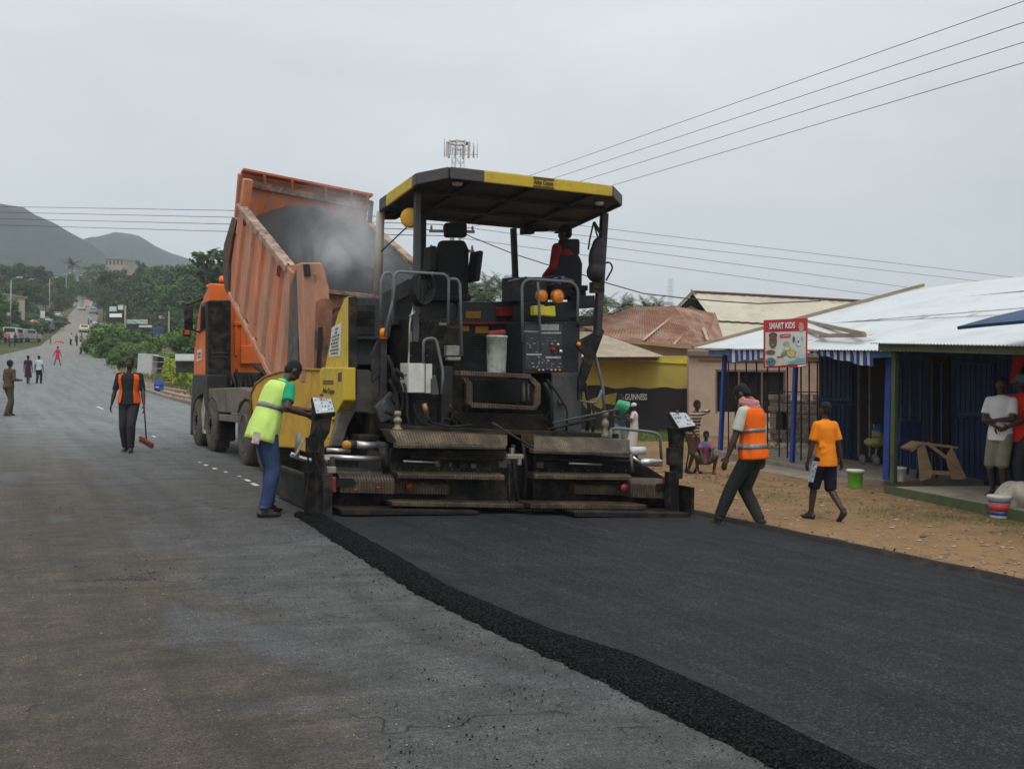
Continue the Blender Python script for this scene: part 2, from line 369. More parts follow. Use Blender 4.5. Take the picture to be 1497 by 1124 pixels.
h = N(nt, 'ShaderNodeMath', operation='ADD'); nt.links.new(fine, h.inputs[0]); nt.links.new(fi2, h.inputs[1]); bump(nt, b, h.outputs[0], .8, .012)
FRESH = m
m, nt, b = nmat('loose asphalt'); v = coords(nt, True)
fine = noi(nt, v, 60, 3, .8); c = ramp(nt, fine, [(.35, (.002, .002, .0021)), (.5, (.009, .009, .0095)), (.68, (.045, .045, .047))])
nt.links.new(c, b.inputs['Base Color']); b.inputs['Roughness'].default_value = .95; b.inputs['Specular IOR Level'].default_value = .06
vo = N(nt, 'ShaderNodeTexVoronoi'); vo.inputs['Scale'].default_value = 55; nt.links.new(v, vo.inputs['Vector']); bump(nt, b, vo.outputs['Distance'], 1, .03)
LOOSE = m
def mz(X): return -CF * (X - XB)
EO = [(-12, 2.98), (3.3, 2.96), (4.7, 2.92), (5.6, 2.86), (7, 2.80), (8.5, 2.87), (11.35, 3.02)]; EI = [(-12, 3.24), (3.3, 3.23), (4.2, 3.28), (4.9, 3.26), (5.6, 3.10), (7, 3.02), (8.5, 3.12), (11.35, 3.24)]
XE = 3.44; g = MB(); n = 60
for j in range(n):
    pass
xs = [XE, 4.6, 5.8, 7.0, XM - .05]; ys = [MY0 + (MY1 - MY0) * j / 46 for j in range(47)]
vs = []
for Y in ys:
    for i, X in enumerate(xs): vs.append((interp(EI, Y) - .01 if i == 0 else X, Y, min(0, mz(X)) + TH))
g.add(vs, [(j * 5 + i, j * 5 + i + 1, (j + 1) * 5 + i + 1, (j + 1) * 5 + i) for j in range(46) for i in range(4)])
struct('fresh_asphalt_mat', g, FRESH)
# crumbly sloping edge of the mat
g = MB(); ny = 900; pr = [(0, 0), (.05, .03), (.12, .045), (.20, .035), (.27, .05), (.34, .054), (.42, .056)]; vs = []
for j in range(ny + 1):
    Y = MY0 + (MY1 - MY0) * j / ny
    e = interp(EO, Y) + .02 * noise.noise((Y * 1.1, 0, 0)) + .035 * noise.noise((Y * 7, 4, 0)) + .02 * noise.noise((Y * 29, 8, 0))
    for i, (dx, dz) in enumerate(pr):
        X = e + dx * (interp(EI, Y) + .02 + .015 * noise.noise((Y * 5, 3, 0)) - e) / .42; jz = .010 * noise.noise((X * 38, Y * 38, 1)) if 0 < i < 5 else 0
        vs.append((X, Y, max(0, dz + jz) + min(0, mz(X)) + (.003 if i == 0 else .0012)))
k = len(pr)
g.add(vs, [(j * k + i, j * k + i + 1, (j + 1) * k + i + 1, (j + 1) * k + i) for j in range(ny) for i in range(k - 1)], False)
struct('mat_edge', g, LOOSE)
# dark tacked old edge along the dirt
g = MB(); vs = []; ny = 300
for j in range(ny + 1):
    Y = -12 + 42 * j / ny; w1 = .05 * noise.noise((Y * 2.2, 1, 0)) + .03 * noise.noise((Y * 9, 1, 0)); zt = gz(XM + .13, Y) + .03
    vs += [(XM - .10, Y, gz(XM - .1, Y) + .004 if Y > MY1 else mz(XM - .1) + TH - .004), (XM - .03, Y, gz(XM, Y) + .055), (XM + .03, Y, zt), (XM + .13 + w1, Y, gz(XM + .17, Y) + .02), (XM + .2 + w1, Y, gz(XM + .25, Y) - .03)]
g.add(vs, [(j * 5 + i, j * 5 + i + 1, (j + 1) * 5 + i + 1, (j + 1) * 5 + i) for j in range(ny) for i in range(4)])
struct('road_edge', g, M('tacked edge', (.014, .011, .009), .9, var=.6, scale=9, bmp=.9, bscale=30, dirt=(.12, .085, .055), damt=.25, dscale=5))
# broken centre line
g = MB()
for (px, py, L, wd) in ((372, 708, .35, .07), (362, 702, .3, .06), (350, 696, .12, .05), (330, 690, .14, .05), (314, 685, .2, .07), (301, 680, .22, .06), (292, 676, .12, .05), (225, 638, .5, .06), (190, 620, .9, .06), (146, 596, 2.6, .10), (128, 583, 1.6, .08)):
    p = oZ(px, py, .004); n = 7; pts = []
    for s_ in (1, -1):
        for i in range(n):
            t = (i / (n - 1) - .5) * s_; pts.append((p.x + s_ * wd / 2 * (1 + .5 * noise.noise((px, i * 1.7, s_))), p.y + t * L, gz(p.x, p.y) + .008))
    g.add(pts, [tuple(range(len(pts)))])
struct('centre_line', g, M('worn road paint', (.62, .62, .6), .8, var=.3, scale=14))
# --- loose bits: one object each, nobody could count them
def chips(name, n, place, size, m, zoff=.004, flat=.5):
    g = MB()
    for _ in range(n):
        x, y, z = place(); s_ = size * (.4 + R.random() ** 2 * 1.4); a = R.random() * 6.28; t = []
        kk = 5
        for q in range(kk):
            rr = s_ * (.6 + .5 * R.random()); t.append((x + rr * math.cos(a + q * 6.28 / kk), y + rr * math.sin(a + q * 6.28 / kk), z + zoff))
        ap = (x + s_ * .2 * R.uniform(-1, 1), y, z + zoff + s_ * flat)
        g.add(t + [ap], [(q, (q + 1) % kk, kk) for q in range(kk)])
    return tag(obj(name, g, m), kind='stuff')
def pl_edge():
    Y = R.uniform(-2, 11); d = R.expovariate(5.5) if R.random() < .5 else R.uniform(0, 1.3)
    return interp(EO, Y) - d, Y, 0
chips('asphalt_crumbs', 2600, pl_edge, .0042, LOOSE, .006, .8)
def pl_clump():
    cx, cy, s_ = R.choice([(2.2, 5.1, .28), (2.45, 4.6, .16), (2.0, 4.2, .25), (2.6, 6.0, .16), (1.6, 4.0, .15), (2.5, 7.3, .3), (1.0, 8.7, .3), (.5, 13, .4)])
    return cx + R.gauss(0, s_ * .5), cy + R.gauss(0, s_), 0
chips('scattered_asphalt', 420, pl_clump, .0055, LOOSE, .006, .8)
chips('road_grit', 1500, lambda: (R.uniform(-1.5, 3), 2.2 + 8 * R.random() ** 1.6, 0), .0035, M('pale stone', (.33, .29, .24), .9), .006, .8)
chips('dirt_pebbles', 2600, lambda: (lambda X, Y: (X, Y, gz(X, Y)))(8.35 + abs(R.gauss(0, 1.7)), R.uniform(3, 27)), .022, M('shoulder stone', (.26, .19, .13), .95, var=.5, scale=3), .004, .55)
chips('litter', 260, lambda: (lambda X, Y: (X, Y, gz(X, Y)))(10.6 + R.gauss(0, .8), R.uniform(5, 24)), .034, M('pale litter', (.38, .31, .22), .9, var=.4, scale=2), .006, .2)
chips('verge_stones', 900, lambda: (lambda X, Y: (X, Y, gz(X, Y)))(10.9 + R.gauss(0, .7), R.uniform(4, 24)), .03, M('brown clod', (.13, .09, .055), .95, var=.5, scale=3), .002, .6)
chips('spilled_asphalt', 500, lambda: (lambda Y: (XM + .12 + R.expovariate(6), Y, gz(XM + .3, Y)))(R.uniform(2, 25)), .014, LOOSE, .004, .7)
# tufts of short grass on the verge and by the yellow wall
def grass(name, n, place, h, m):
    g = MB()
    for _ in range(n):
        x, y, z = place(); a = R.random() * PI; s_ = .012 * h / .1; hh = h * R.uniform(.5, 1.2); lx, ly = R.uniform(-.5, .5) * hh, R.uniform(-.5, .5) * hh
        g.add([(x - s_ * math.cos(a), y - s_ * math.sin(a), z), (x + s_ * math.cos(a), y + s_ * math.sin(a), z), (x + lx, y + ly, z + hh)], [(0, 1, 2)])
    return tag(obj(name, g, m), kind='stuff')
GRASS = M('grass', (.12, .16, .045), .9, var=.5, scale=3, bmp=0)
def pl_g():
    cx, cy, s_ = R.choice([(10.9, 8.6, .5), (11.0, 7.2, .6), (10.4, 9.6, .5), (11.1, 5.6, .6), (10.1, 11.6, .6)])
    X, Y = cx + R.gauss(0, s_ * .6), cy + R.gauss(0, s_); return X, Y, gz(X, Y) - .005
grass('verge_grass', 5000, pl_g, .035, GRASS)
# ------------------------------------------------------------------ hills
def hill(name, ridge, D0, D1, D2, m, seed):
    g = MB(); vs = []; na = 150; nr = 16
    pxs = [ridge[0][0] + (ridge[-1][0] - ridge[0][0]) * i / na for i in range(na + 1)]
    for i, px in enumerate(pxs):
        hy = interp(ridge, px)
        for j in range(nr + 1):
            t = j / nr; D = D0 + (D2 - D0) * t; hz = 530 + .019 * (px + 10)
            top = (hz - hy) / FP * D1
            s_ = math.sin(min(1, (D - D0) / (D1 - D0)) * PI / 2) ** 1.2 if D < D1 else math.cos((D - D1) / (D2 - D1) * PI / 2)
            p = oD(px, hz, D); nn = 1 + .10 * noise.noise((p.x * .006, p.y * .006, seed)) * (1 if abs(D - D1) > 90 else .2) + .012 * noise.noise((p.x * .04, p.y * .04, seed))
            vs.append((p.x, p.y, max(-2, 1.65 + top * s_ * nn - 2 * (1 - s_))))
    g.add(vs, [(i * (nr + 1) + j, (i + 1) * (nr + 1) + j, (i + 1) * (nr + 1) + j + 1, i * (nr + 1) + j + 1) for i in range(na) for j in range(nr)], True)
    return struct(name, g, m)
m, nt, b = nmat('forested hill'); v = coords(nt, True); n1 = noi(nt, v, .03, 9, .75); n2 = noi(nt, v, .006, 4)
c = mixc(nt, .5, ramp(nt, n1, [(.36, (.006, .016, .016)), (.64, (.06, .085, .07))]), ramp(nt, n2, [(.4, (.014, .030, .030)), (.6, (.05, .07, .06))]))  # bluish tone puts part of the distance haze into the hill colour
nt.links.new(c, b.inputs['Base Color']); b.inputs['Roughness'].default_value = 1; bump(nt, b, n1, 1, 12)
HILL = m
hill('hills', [(-700, 330), (-400, 300), (-250, 312), (-120, 296), (-40, 298), (0, 301), (20, 303), (34, 306), (45, 316), (60, 322), (80, 330), (100, 342), (118, 352), (130, 358), (150, 372), (180, 392), (220, 420), (300, 470), (420, 515), (520, 540)], 600, 900, 1200, HILL, 1)
hill('hills', [(-100, 400), (40, 380), (90, 366), (120, 353), (135, 350), (150, 346), (162, 343), (180, 344), (195, 345), (208, 352), (225, 362), (250, 374), (275, 381), (300, 386), (330, 396), (400, 425), (520, 455), (650, 478), (760, 505), (1000, 520), (1300, 530), (1700, 545)], 900, 1250, 1500, HILL, 5)
# ------------------------------------------------------------------ asphalt paver
YEL = M('yellow paint', (.58, .41, .025), .42, var=.08, scale=3, bmp=.04, dirt=(.20, .15, .07), damt=.35, dscale=3)
YEL2 = M('hopper yellow', (.58, .33, .02), .5, var=.12, scale=3, bmp=.06, dirt=(.26, .15, .05), damt=.4, dscale=2.2)
GRY = M('grey paint', (.075, .078, .083), .5, var=.18, scale=3, bmp=.06, dirt=(.13, .11, .09), damt=.4, spec=.25)
DGR = M('dark grey paint', (.032, .034, .037), .5, var=.25, scale=3, bmp=.08, dirt=(.10, .082, .064), damt=.42, dscale=4, spec=.25)
BLK = M('black steel', (.009, .009, .0095), .6, var=.5, scale=5, bmp=.15, dirt=(.065, .052, .040), damt=.55, dscale=5, spec=.25)
RUB = M('black rubber', (.012, .012, .012), .8, var=.3, bmp=.1)
OILY = M('oily steel', (.022, .018, .015), .5, metal=.3, var=.5, scale=7, bmp=.3, dirt=(.09, .065, .04), damt=.45, dscale=4, spec=.25)
DUSTG = M('dusty grey steel', (.14, .125, .105), .75, var=.25, scale=4, bmp=.2, dirt=(.06, .05, .042), damt=.5)
CHR = M('bright rod', (.62, .62, .62), .25, metal=.85, var=.1, bmp=.03, dirt=(.1, .09, .08), damt=.3)
AMB = M('amber lens', (.85, .25, .01), .25, var=.12, scale=12, bmp=.1)
WHT = M('white enamel', (.62, .62, .58), .45, var=.06, bmp=.03, dirt=(.35, .32, .27), damt=.3)
BEI = M('beige plastic', (.42, .38, .30), .5, var=.08, dirt=(.25, .2, .15), damt=.3)
REDP = M('red paint', (.32, .02, .02), .5, var=.2, dirt=(.08, .04, .03), damt=.5)
TXD = M('dark lettering', (.02, .018, .015), .6, var=.1, bmp=0)
TXB = M('brown lettering', (.09, .05, .01), .6, var=.1, bmp=0)
UNDER = M('canopy lining', (.05, .05, .055), .7, var=.15, scale=2, bmp=.05)
LABEL = M('amber label', (.45, .24, .02), .6, var=.15, bmp=0)
PANW = M('panel face', (.42, .47, .50), .4, var=.1, scale=10, bmp=.03, dirt=(.2, .2, .2), damt=.3)
# chequer plate, greasy brown
m, nt, b = nmat('chequer plate'); v = coords(nt, False)
vo = N(nt, 'ShaderNodeTexChecker'); vo.inputs['Scale'].default_value = 36; nt.links.new(v, vo.inputs['Vector'])
wv = N(nt, 'ShaderNodeTexWave'); wv.wave_type = 'BANDS'; wv.bands_direction = 'X'; wv.inputs['Scale'].default_value = 9; wv.inputs['Distortion'].default_value = .6; nt.links.new(v, wv.inputs['Vector'])
n1 = noi(nt, v, 4, 6, .7)
c = ramp(nt, n1, [(.3, srgb(62, 54, 46)), (.5, srgb(104, 88, 68)), (.72, srgb(140, 124, 98))])
c = mixc(nt, 1, c, ramp(nt, wv.outputs['Fac'], [(.15, .45), (.55, 1.0)]), 'MULTIPLY')
c = mixc(nt, ramp(nt, noi(nt, v, 2.5, 7, .7), [(.44, 0), (.64, .9)]), c, (.02, .017, .014)); c = mixc(nt, ramp(nt, noi(nt, v, 14, 5, .8), [(.5, 0), (.68, .7)]), c, (.03, .025, .02))
nt.links.new(c, b.inputs['Base Color']); b.inputs['Roughness'].default_value = .5; b.inputs['Metallic'].default_value = .25
hh = N(nt, 'ShaderNodeMath', operation='ADD'); nt.links.new(vo.outputs['Fac'], hh.inputs[0]); nt.links.new(wv.outputs['Fac'], hh.inputs[1]); bump(nt, b, hh.outputs[0], .7, .006)
CHQ = m
P = thing('asphalt_paver', 'large yellow and dark grey asphalt paver with a flat canopy laying the fresh black mat', 'paver', (5.8, 12.2, -.1))
def T(g, pts, Y, r, n=8):
    q = [oY(a, b, Y + (c[0] if c else 0)) for a, b, *c in pts]
    # round the corners a little
    out = [q[0]]
    for i in range(1, len(q) - 1):
        a, b, c = q[i - 1], q[i], q[i + 1]; k = min(.06, (a - b).length * .4, (c - b).length * .4)
        out += [b + (a - b).normalized() * k, b + ((a - b).normalized() + (c - b).normalized()) * k * .28, b + (c - b).normalized() * k]
    return g.tube(out + [q[-1]], r, n)
# canopy
zt = lambda Y: 4.07 - .10 * (Y - 11.25); zb = lambda Y: 3.93 - .115 * (Y - 11.25)
can = MB(); cy = MB()
def skirt(g, a, b, t=.035):
    d = V((b[0] - a[0], b[1] - a[1], 0)).normalized(); n = V((d.y, -d.x, 0)) * -t
    A0, B0 = V((a[0], a[1], 0)), V((b[0], b[1], 0))
    pts = []
    for z in (zb, zt):
        pts += [A0 + V((0, 0, z(a[1]))), B0 + V((0, 0, z(b[1]))), B0 + n + V((0, 0, z(b[1]))), A0 + n + V((0, 0, z(a[1])))]
    g.hexa(pts)
cA, cB, cC, cC2, cD, cE, cF, cG = (4.55, 12.93), (4.55, 11.62), (4.80, 11.25), (5.24, 11.25), (7.06, 11.25), (7.42, 11.6), (7.42, 13.12), (4.68, 13.12)
roof = obj('canopy', (lambda g: g.add([(x, y, zb(y) + .045) for x, y in (cA, cB, cC, cD, cE, cF, cG)] + [(x, y, zt(y) - .004) for x, y in (cA, cB, cC, cD, cE, cF, cG)] + [(x * .8 + 6 * .2, y * .8 + 12.2 * .2, zt(y) + .05) for x, y in (cA, cB, cC, cD, cE, cF, cG)],
    [tuple(range(7))[::-1]] + [(i, (i + 1) % 7, 7 + (i + 1) % 7, 7 + i) for i in range(7)] + [(7 + i, 7 + (i + 1) % 7, 14 + (i + 1) % 7, 14 + i) for i in range(7)] + [tuple(range(14, 21))]))(MB()), UNDER, P)
g = MB(); skirt(g, cB, (cB[0], 11.78)); skirt(g, cC, cB) if 0 else None
g = MB()
def seg(g, a, b): skirt(g, b, a)
seg(g, (4.55, 12.7), cA); seg(g, cG, cA) if 0 else None
for a, b in (((cA), (4.55, 12.66)), ((4.55, 11.74), cB), (cB, cC), (cC, cC2), (cD, cE), (cE, cF), (cF, cG), (cG, cA)): skirt(g, (a[0], a[1]), (b[0], b[1]), -.035)  # right side grey along its whole length: its unlit look put into the colour
obj('canopy_corner_trim', g, GRY, roof, bevel=.012)
g = MB(); skirt(g, (4.548, 12.66), (4.548, 11.74), -.035); skirt(g, (cC2[0], 11.248), (cD[0], 11.248), -.035); ys_ = obj('canopy_side_panel', g, YEL, roof, bevel=.012)
# ribs under the lining
g = MB()
for x in (5.15, 5.95, 6.8): g.bar((x, 11.35, zb(11.35) + .03), (x, 13.05, zb(13.05) + .03), .06, .05)
for y in (11.9, 12.6): g.bar((4.62, y, zb(y) + .02), (7.36, y, zb(y) + .02), .05, .05)
obj('roof_rib', g, DGR, roof)
p = oY(814, 0, 11.243); zc = (zb(11.25) + zt(11.25)) / 2
g = MB(); px0, px1 = oY(783, 0, 11.244).x, oY(813, 0, 11.244).x
for dz in (-.052, .052): g.box((px0, 11.203, zc + dz - .012), (px1, 11.211, zc + dz + .012))
obj('maker_plate', g, TXB, ys_)
txt('Atlas Copco', .075, TXB, ys_, ((px0 + px1) / 2, 11.206, zc - .022), (1, 0, 0), (0, 0, 1), 'maker_lettering', fit=(px1 - px0) * .96, bold=.002)
g = MB(); a = oY(676, 262, 11.3); g.cyl(a + V((0, .15, -.02)), a + V((0, .15, -.05)), .07, .06, 14); a = oY(882, 298, 11.35); g.cyl(a + V((0, .1, .03)), a + V((0, .1, -.0)), .06, .05, 14)
obj('roof_lamp', g, M('frosted lamp', (.5, .5, .48), .4), roof)
for (x0, y0, x1, y1, Y) in ((565, 311, 583, 320, 13.0), (585, 311, 592, 317, 13.05), (765, 333, 782, 342, 13.0), (785, 334, 803, 338, 13.05)):
    g = MB(); g.yb(x0, y0, x1, y1, Y, .12); obj('work_light', g, BLK, P, bevel=.012)
# posts
def post(pts, Y, w, m, d=None, name='canopy_post'):
    g = MB(); a = oY(*pts[0], Y); b = oY(*pts[1], Y); g.bar(a, b, d or w, w, V((1, 0, 0))); return obj(name, g, m, P, bevel=.008)
post([(610.5, 277), (607, 500)], 11.95, .075, GRY); post([(618.5, 318), (617, 440)], 12.95, .075, DGR)
post([(750.5, 334), (755, 445)], 12.98, .075, DGR); post([(883.5, 312), (873, 492)], 11.65, .09, DGR)
g = MB(); g.tube([oY(556.5, 310, 13.0), oY(552, 432, 13.0)], .055, 14); obj('exhaust_pipe', g, M('pale pipe', (.42, .37, .33), .6, var=.1, dirt=(.2, .15, .12), damt=.4), P)
g = MB(); T(g, [(868, 325), (880, 345)], 11.65, .022); obj('post_brace', g, DGR, P)
a = oY(600, 319, 12.05); g = MB(); g.lathe(a, V((-.45, -1, 0)), [(.02, -.05), (.11, -.045), (.125, -.02), (.125, .02), (.10, .035), (.02, .04)], 20)
o = obj('round_lamp', g, M('dull amber', (.62, .33, .03), .45, var=.1), P); g = MB(); T(g, [(596, 331), (557, 368)], 12.3, .009); obj('lamp_rod', g, BLK, o)
# seats
FAB = M('black seat fabric', (.010, .010, .011), .85, var=.3, scale=10, bmp=.2)
def seat(x0, x1, yt, yb_, hx0, hx1, hy0, hy1, Y):
    g = MB(); w = x1 - x0
    g.yq([(x0 + w * .22, yt), (x1 - w * .12, yt), (x1, yt + 14), (x1 - 1, yb_), (x0, yb_), (x0 + w * .1, yt + 22)], Y, .14)
    s_ = obj('seat', g, FAB, P, bevel=.045, seg=4)
    g = MB(); g.yb(hx0, hy0, hx1, hy1, Y + .02, .11); obj('headrest', g, FAB, s_, bevel=.04, seg=4)
    g = MB()
    for k in (.35, .65): a = oY(hx0 + (hx1 - hx0) * k, hy1 - 2, Y + .07); b_ = oY(hx0 + (hx1 - hx0) * k, yt + 4, Y + .07); g.tube([a, b_], .009, 6)
    obj('headrest_rod', g, CHR, s_); return s_
s1 = seat(634, 687, 351, 432, 652, 684, 325, 347, 12.35)
g = MB(); g.bar(oY(629, 361, 12.3), oY(627, 398, 12.3), .3, .07, V((1, 0, 0))); obj('armrest', g, FAB, s1, bevel=.02)
g = MB(); g.bar(oY(697, 368, 12.3), oY(691.5, 412, 12.3), .3, .07, V((1, 0, 0))); obj('armrest', g, FAB, s1, bevel=.02)
g = MB(); g.yb(630, 430, 690, 440, 12.3, .55); obj('cushion', g, FAB, s1, bevel=.03)
s2 = seat(806, 853, 371, 428, 820, 849, 349, 373, 12.25)
g = MB(); g.yb(808, 424, 858, 436, 12.2, .5); obj('cushion', g, FAB, s2, bevel=.03)
g = MB(); g.yb(846, 417, 860, 425, 12.1, .35); obj('armrest', g, FAB, s2, bevel=.012)
# body blocks
g = MB(); g.yb(508, 434, 562, 497, 12.75, .22); g.yb(540, 440, 562, 520, 12.95, 1.2); g.yb(512, 497, 556, 534, 12.85, .3); obj('side_cabinet', g, GRY, P, bevel=.015)
g = MB(); g.yb(516, 446, 548, 490, 12.738, .02); obj('cabinet_door', g, DGR, P, bevel=.006)
g = MB(); g.yb(520, 500, 600, 628, 13.1, 1.6); g.yb(598, 466, 676, 628, 12.15, .9); g.yb(676, 545, 850, 632, 12.3, 1.2); g.box((4.3, 12.6, -.03), (7.2, 16.3, .95)); obj('chassis', g, BLK, P, bevel=.01)
g = MB(); g.yb(676, 470, 765, 548, 12.7, .3); obj('engine_bulkhead', g, DGR, P, bevel=.01)
g = MB(); g.yb(668, 441, 772, 471, 12.72, 1.2); obj('engine_hood', g, GRY, P, bevel=.02)
for (x0, y0, x1, y1, Y) in ((681, 455, 703, 465, 12.71), (674, 476, 686, 484, 12.69), (695, 477, 714, 487, 12.69)):
    g = MB(); g.yb(x0, y0, x1, y1, Y, .005); o = obj('warning_label', g, LABEL, P)
g = MB(); g.yb(674, 470, 750, 474, 12.6, .05); g.yb(733, 449, 758, 462, 12.5, .2); obj('red_brace', g, REDP, P, bevel=.006)
# bent arms and plates at the left
g = MB(); g.yq([(560, 428), (596, 408), (618, 409), (618, 424), (580, 440), (566, 470), (558, 470)], 12.1, .05); g.yq([(561, 470), (574, 466), (570, 492), (560, 500)], 12.1, .05); g.yq([(578, 436), (616, 424), (616, 446), (580, 462)], 12.2, .05)
obj('bent_arm', g, DGR, P, bevel=.008)
g = MB(); g.yb(575, 440, 655, 475, 12.5, .3); g.yb(618, 410, 655, 445, 12.55, .05); obj('access_panel', g, DGR, P, bevel=.01)
for nm, pts, r in (('hand_rail', [(556, 470), (557, 410), (562, 399), (571, 398), (577, 410), (574, 440), (562, 492)], .018), ('hand_rail', [(573, 472), (575, 404), (581, 397), (651, 401), (656, 409), (655, 474)], .018),
                   ('hand_rail', [(657, 408), (668, 408), (672.5, 415), (675, 520)], .020), ('grab_rail', [(619, 530), (619, 500), (622, 496), (633, 494), (638, 498), (648, 545), (645, 576)], .018),
                   ('hand_rail', [(764, 500), (763, 416), (771, 408), (836, 412), (845, 422), (844, 470)], .020), ('hand_rail', [(765, 485), (787, 486)], .016), ('hand_rail', [(786, 412), (787, 425), (791, 514)], .018),
                   ('side_rail', [(847, 560), (848, 516), (852, 511), (863, 510), (869, 516), (881, 565), (884, 600)], .022), ('side_rail', [(848, 586), (872, 590), (880, 570)], .018)):
    g = MB(); T(g, pts, 11.72, r); obj(nm, g, M('grey tube', (.16, .17, .18), .45, var=.12, dirt=(.08, .07, .06), damt=.4), P)
g = MB(); g.yb(656, 476, 673, 480, 11.72, .03); g.yb(655, 400, 657, 408, 11.72, .03); obj('rail_bracket', g, DGR, P)
# hose coil
g = MB(); c0 = oY(613, 424, 11.85)
for k in range(5):
    pts = []; rx, rz = .115 + .012 * R.random(), .19 + .015 * R.random()
    for i in range(25): t = i / 24 * 2 * PI; pts.append(c0 + V((rx * math.cos(t) + .01 * k, -.02 * k + .01 * math.sin(3 * t), rz * math.sin(t) + .006 * k)))
    g.tube(pts, .013, 7)
T(g, [(622, 408), (632, 425), (620, 452), (612, 462)], 11.8, .009); obj('hose_coil', g, RUB, P)
g = MB(); T(g, [(605, 448), (599, 470), (597, 540)], 11.95, .012); T(g, [(607, 455), (599, 463)], 11.9, .016); obj('steel_pipe', g, CHR, P)
# socket plate, white cabinet
g = MB(); g.yb(600, 484, 611, 500, 12.13, .03); o = obj('socket_plate', g, BEI, P, bevel=.006)
g = MB()
for y in (489, 495): a = oY(605.5, y, 12.125); g.cyl(a, a - V((0, .012, 0)), .014, .014, 10)
obj('socket', g, REDP, o)
g = MB(); g.yb(597.5, 531, 622, 574, 11.72, .3); g.yb(622, 532, 632, 575, 11.75, .3); o = obj('white_cabinet', g, WHT, P, bevel=.008)
g = MB(); g.yb(621.3, 532, 622.2, 574, 11.71, .02); obj('cabinet_hinge', g, DGR, o)
g = MB(); g.yq([(632, 555), (637, 548), (642, 576), (632, 577)], 11.7, .1); obj('cabinet_latch', g, GRY, o)
g = MB(); g.yb(653, 505, 672, 520, 12.0, .1); g.yb(655, 522, 674, 527, 11.95, .1); g.yb(643, 472, 654, 476, 12.0, .05); o = obj('small_valve_block', g, M('pale alloy', (.36, .36, .35), .5, metal=.4, var=.3, scale=20, bmp=.3, dirt=(.1, .08, .06), damt=.6), P, bevel=.01)
# dark uprights left and right of the tunnel
for a in ((645, 535, 662, 624, 12.0), (606, 585, 626, 625, 12.0)):
    g = MB(); g.yb(*a, .15); obj('frame_upright', g, DGR, P, bevel=.01)
g = MB(); g.yb(808, 545, 850, 632, 11.85, .06); o = obj('rear_plate', g, GRY, P, bevel=.01); a = oY(819, 588, 11.84); g = MB(); g.cyl(a, a - V((0, .03, 0)), .045, .04, 14); obj('round_cap', g, M('brown cap', (.10, .05, .035), .6), o)
g = MB(); T(g, [(796, 560), (806, 580), (807, 632)], 11.7, .03); T(g, [(800, 555), (815, 575), (830, 600), (828, 632)], 11.75, .015); obj('hose', g, RUB, P)
# tunnel mouth step
g = MB(); g.yq([(674, 542), (777, 547), (777, 554), (674, 549)], 11.5, .25); g.yq([(674, 549), (682, 549), (691, 560), (691, 594), (683, 590), (682, 562)], 11.55, .08)
g.yq([(683, 588), (786, 594), (784, 600), (690, 596)], 11.55, .15); g.yq([(777, 549), (791, 562), (791, 590), (785, 597), (781, 594), (783, 565), (774, 556)], 11.55, .08); obj('step_frame', g, CHQ, P, bevel=.008)
g = MB(); g.yb(693, 556, 778, 588, 11.9, .25); obj('tunnel_mouth_shade', g, M('deep black', (.006, .006, .006), .9, bmp=0), P)  # black block standing for the shade inside the tunnel mouth
g = MB(); T(g, [(765, 559), (766, 586)], 11.6, .02); T(g, [(772, 562), (773, 585)], 11.6, .012); obj('tunnel_roller', g, DUSTG, P)
g = MB(); g.yq([(575, 622), (905, 634), (905, 641), (575, 630)], 11.55, .7); g.yq([(660, 603), (800, 607), (802, 634), (664, 628)], 11.9, .2); obj('rear_footwell', g, OILY, P, bevel=.008)
# right console
g = MB(); g.yb(764, 470, 848, 546, 11.95, .5); g.yb(845, 432, 870, 450, 12.0, .3); g.yb(845, 462, 875, 476, 11.9, .3); con = obj('console_cabinet', g, DGR, P, bevel=.012)
g = MB(); g.yb(748, 405, 800, 441, 12.2, .3); g.yb(764, 441, 845, 470, 12.1, .3); obj('console_top', g, DGR, con, bevel=.012)
g = MB(); g.yb(767, 474, 822, 540, 11.94, .008); pf = obj('control_face', g, M('scuffed face', (.045, .047, .052), .5, var=.35, scale=14), con)
g = MB(); rr = random.Random(5); g.yb(789, 474, 817, 483, 11.93, .006); g.yb(787, 485.5, 820, 488, 11.93, .006); g.yb(770, 517, 792, 519.5, 11.93, .006); g.yb(798, 521, 820, 524, 11.93, .006)
for k in range(46):
    x = rr.uniform(770, 818); y = rr.uniform(491, 538); w_ = rr.uniform(.8, 2.6); g.yb(x, y, x + w_, y + rr.uniform(.6, 1.6), 11.93, .006)
obj('panel_marking', g, M('faded white', (.42, .43, .43), .6, var=.3, scale=30, bmp=0), pf)
for (x, y, r_, c_) in ((808, 511, .03, REDP), (815, 504, .022, CHR), (819, 514, .028, CHR), (806, 503, .015, AMB), (787, 541, .016, AMB), (793, 541, .016, CHR), (799, 540, .018, M('blue cap', (.03, .1, .4), .5)), (805, 541, .016, AMB), (811, 541, .016, CHR), (817, 541, .015, AMB)):
    g = MB(); a = oY(x, y, 11.93); g.cyl(a, a - V((0, .03, 0)), r_, r_ * .9, 12); obj('push_button', g, c_, pf)
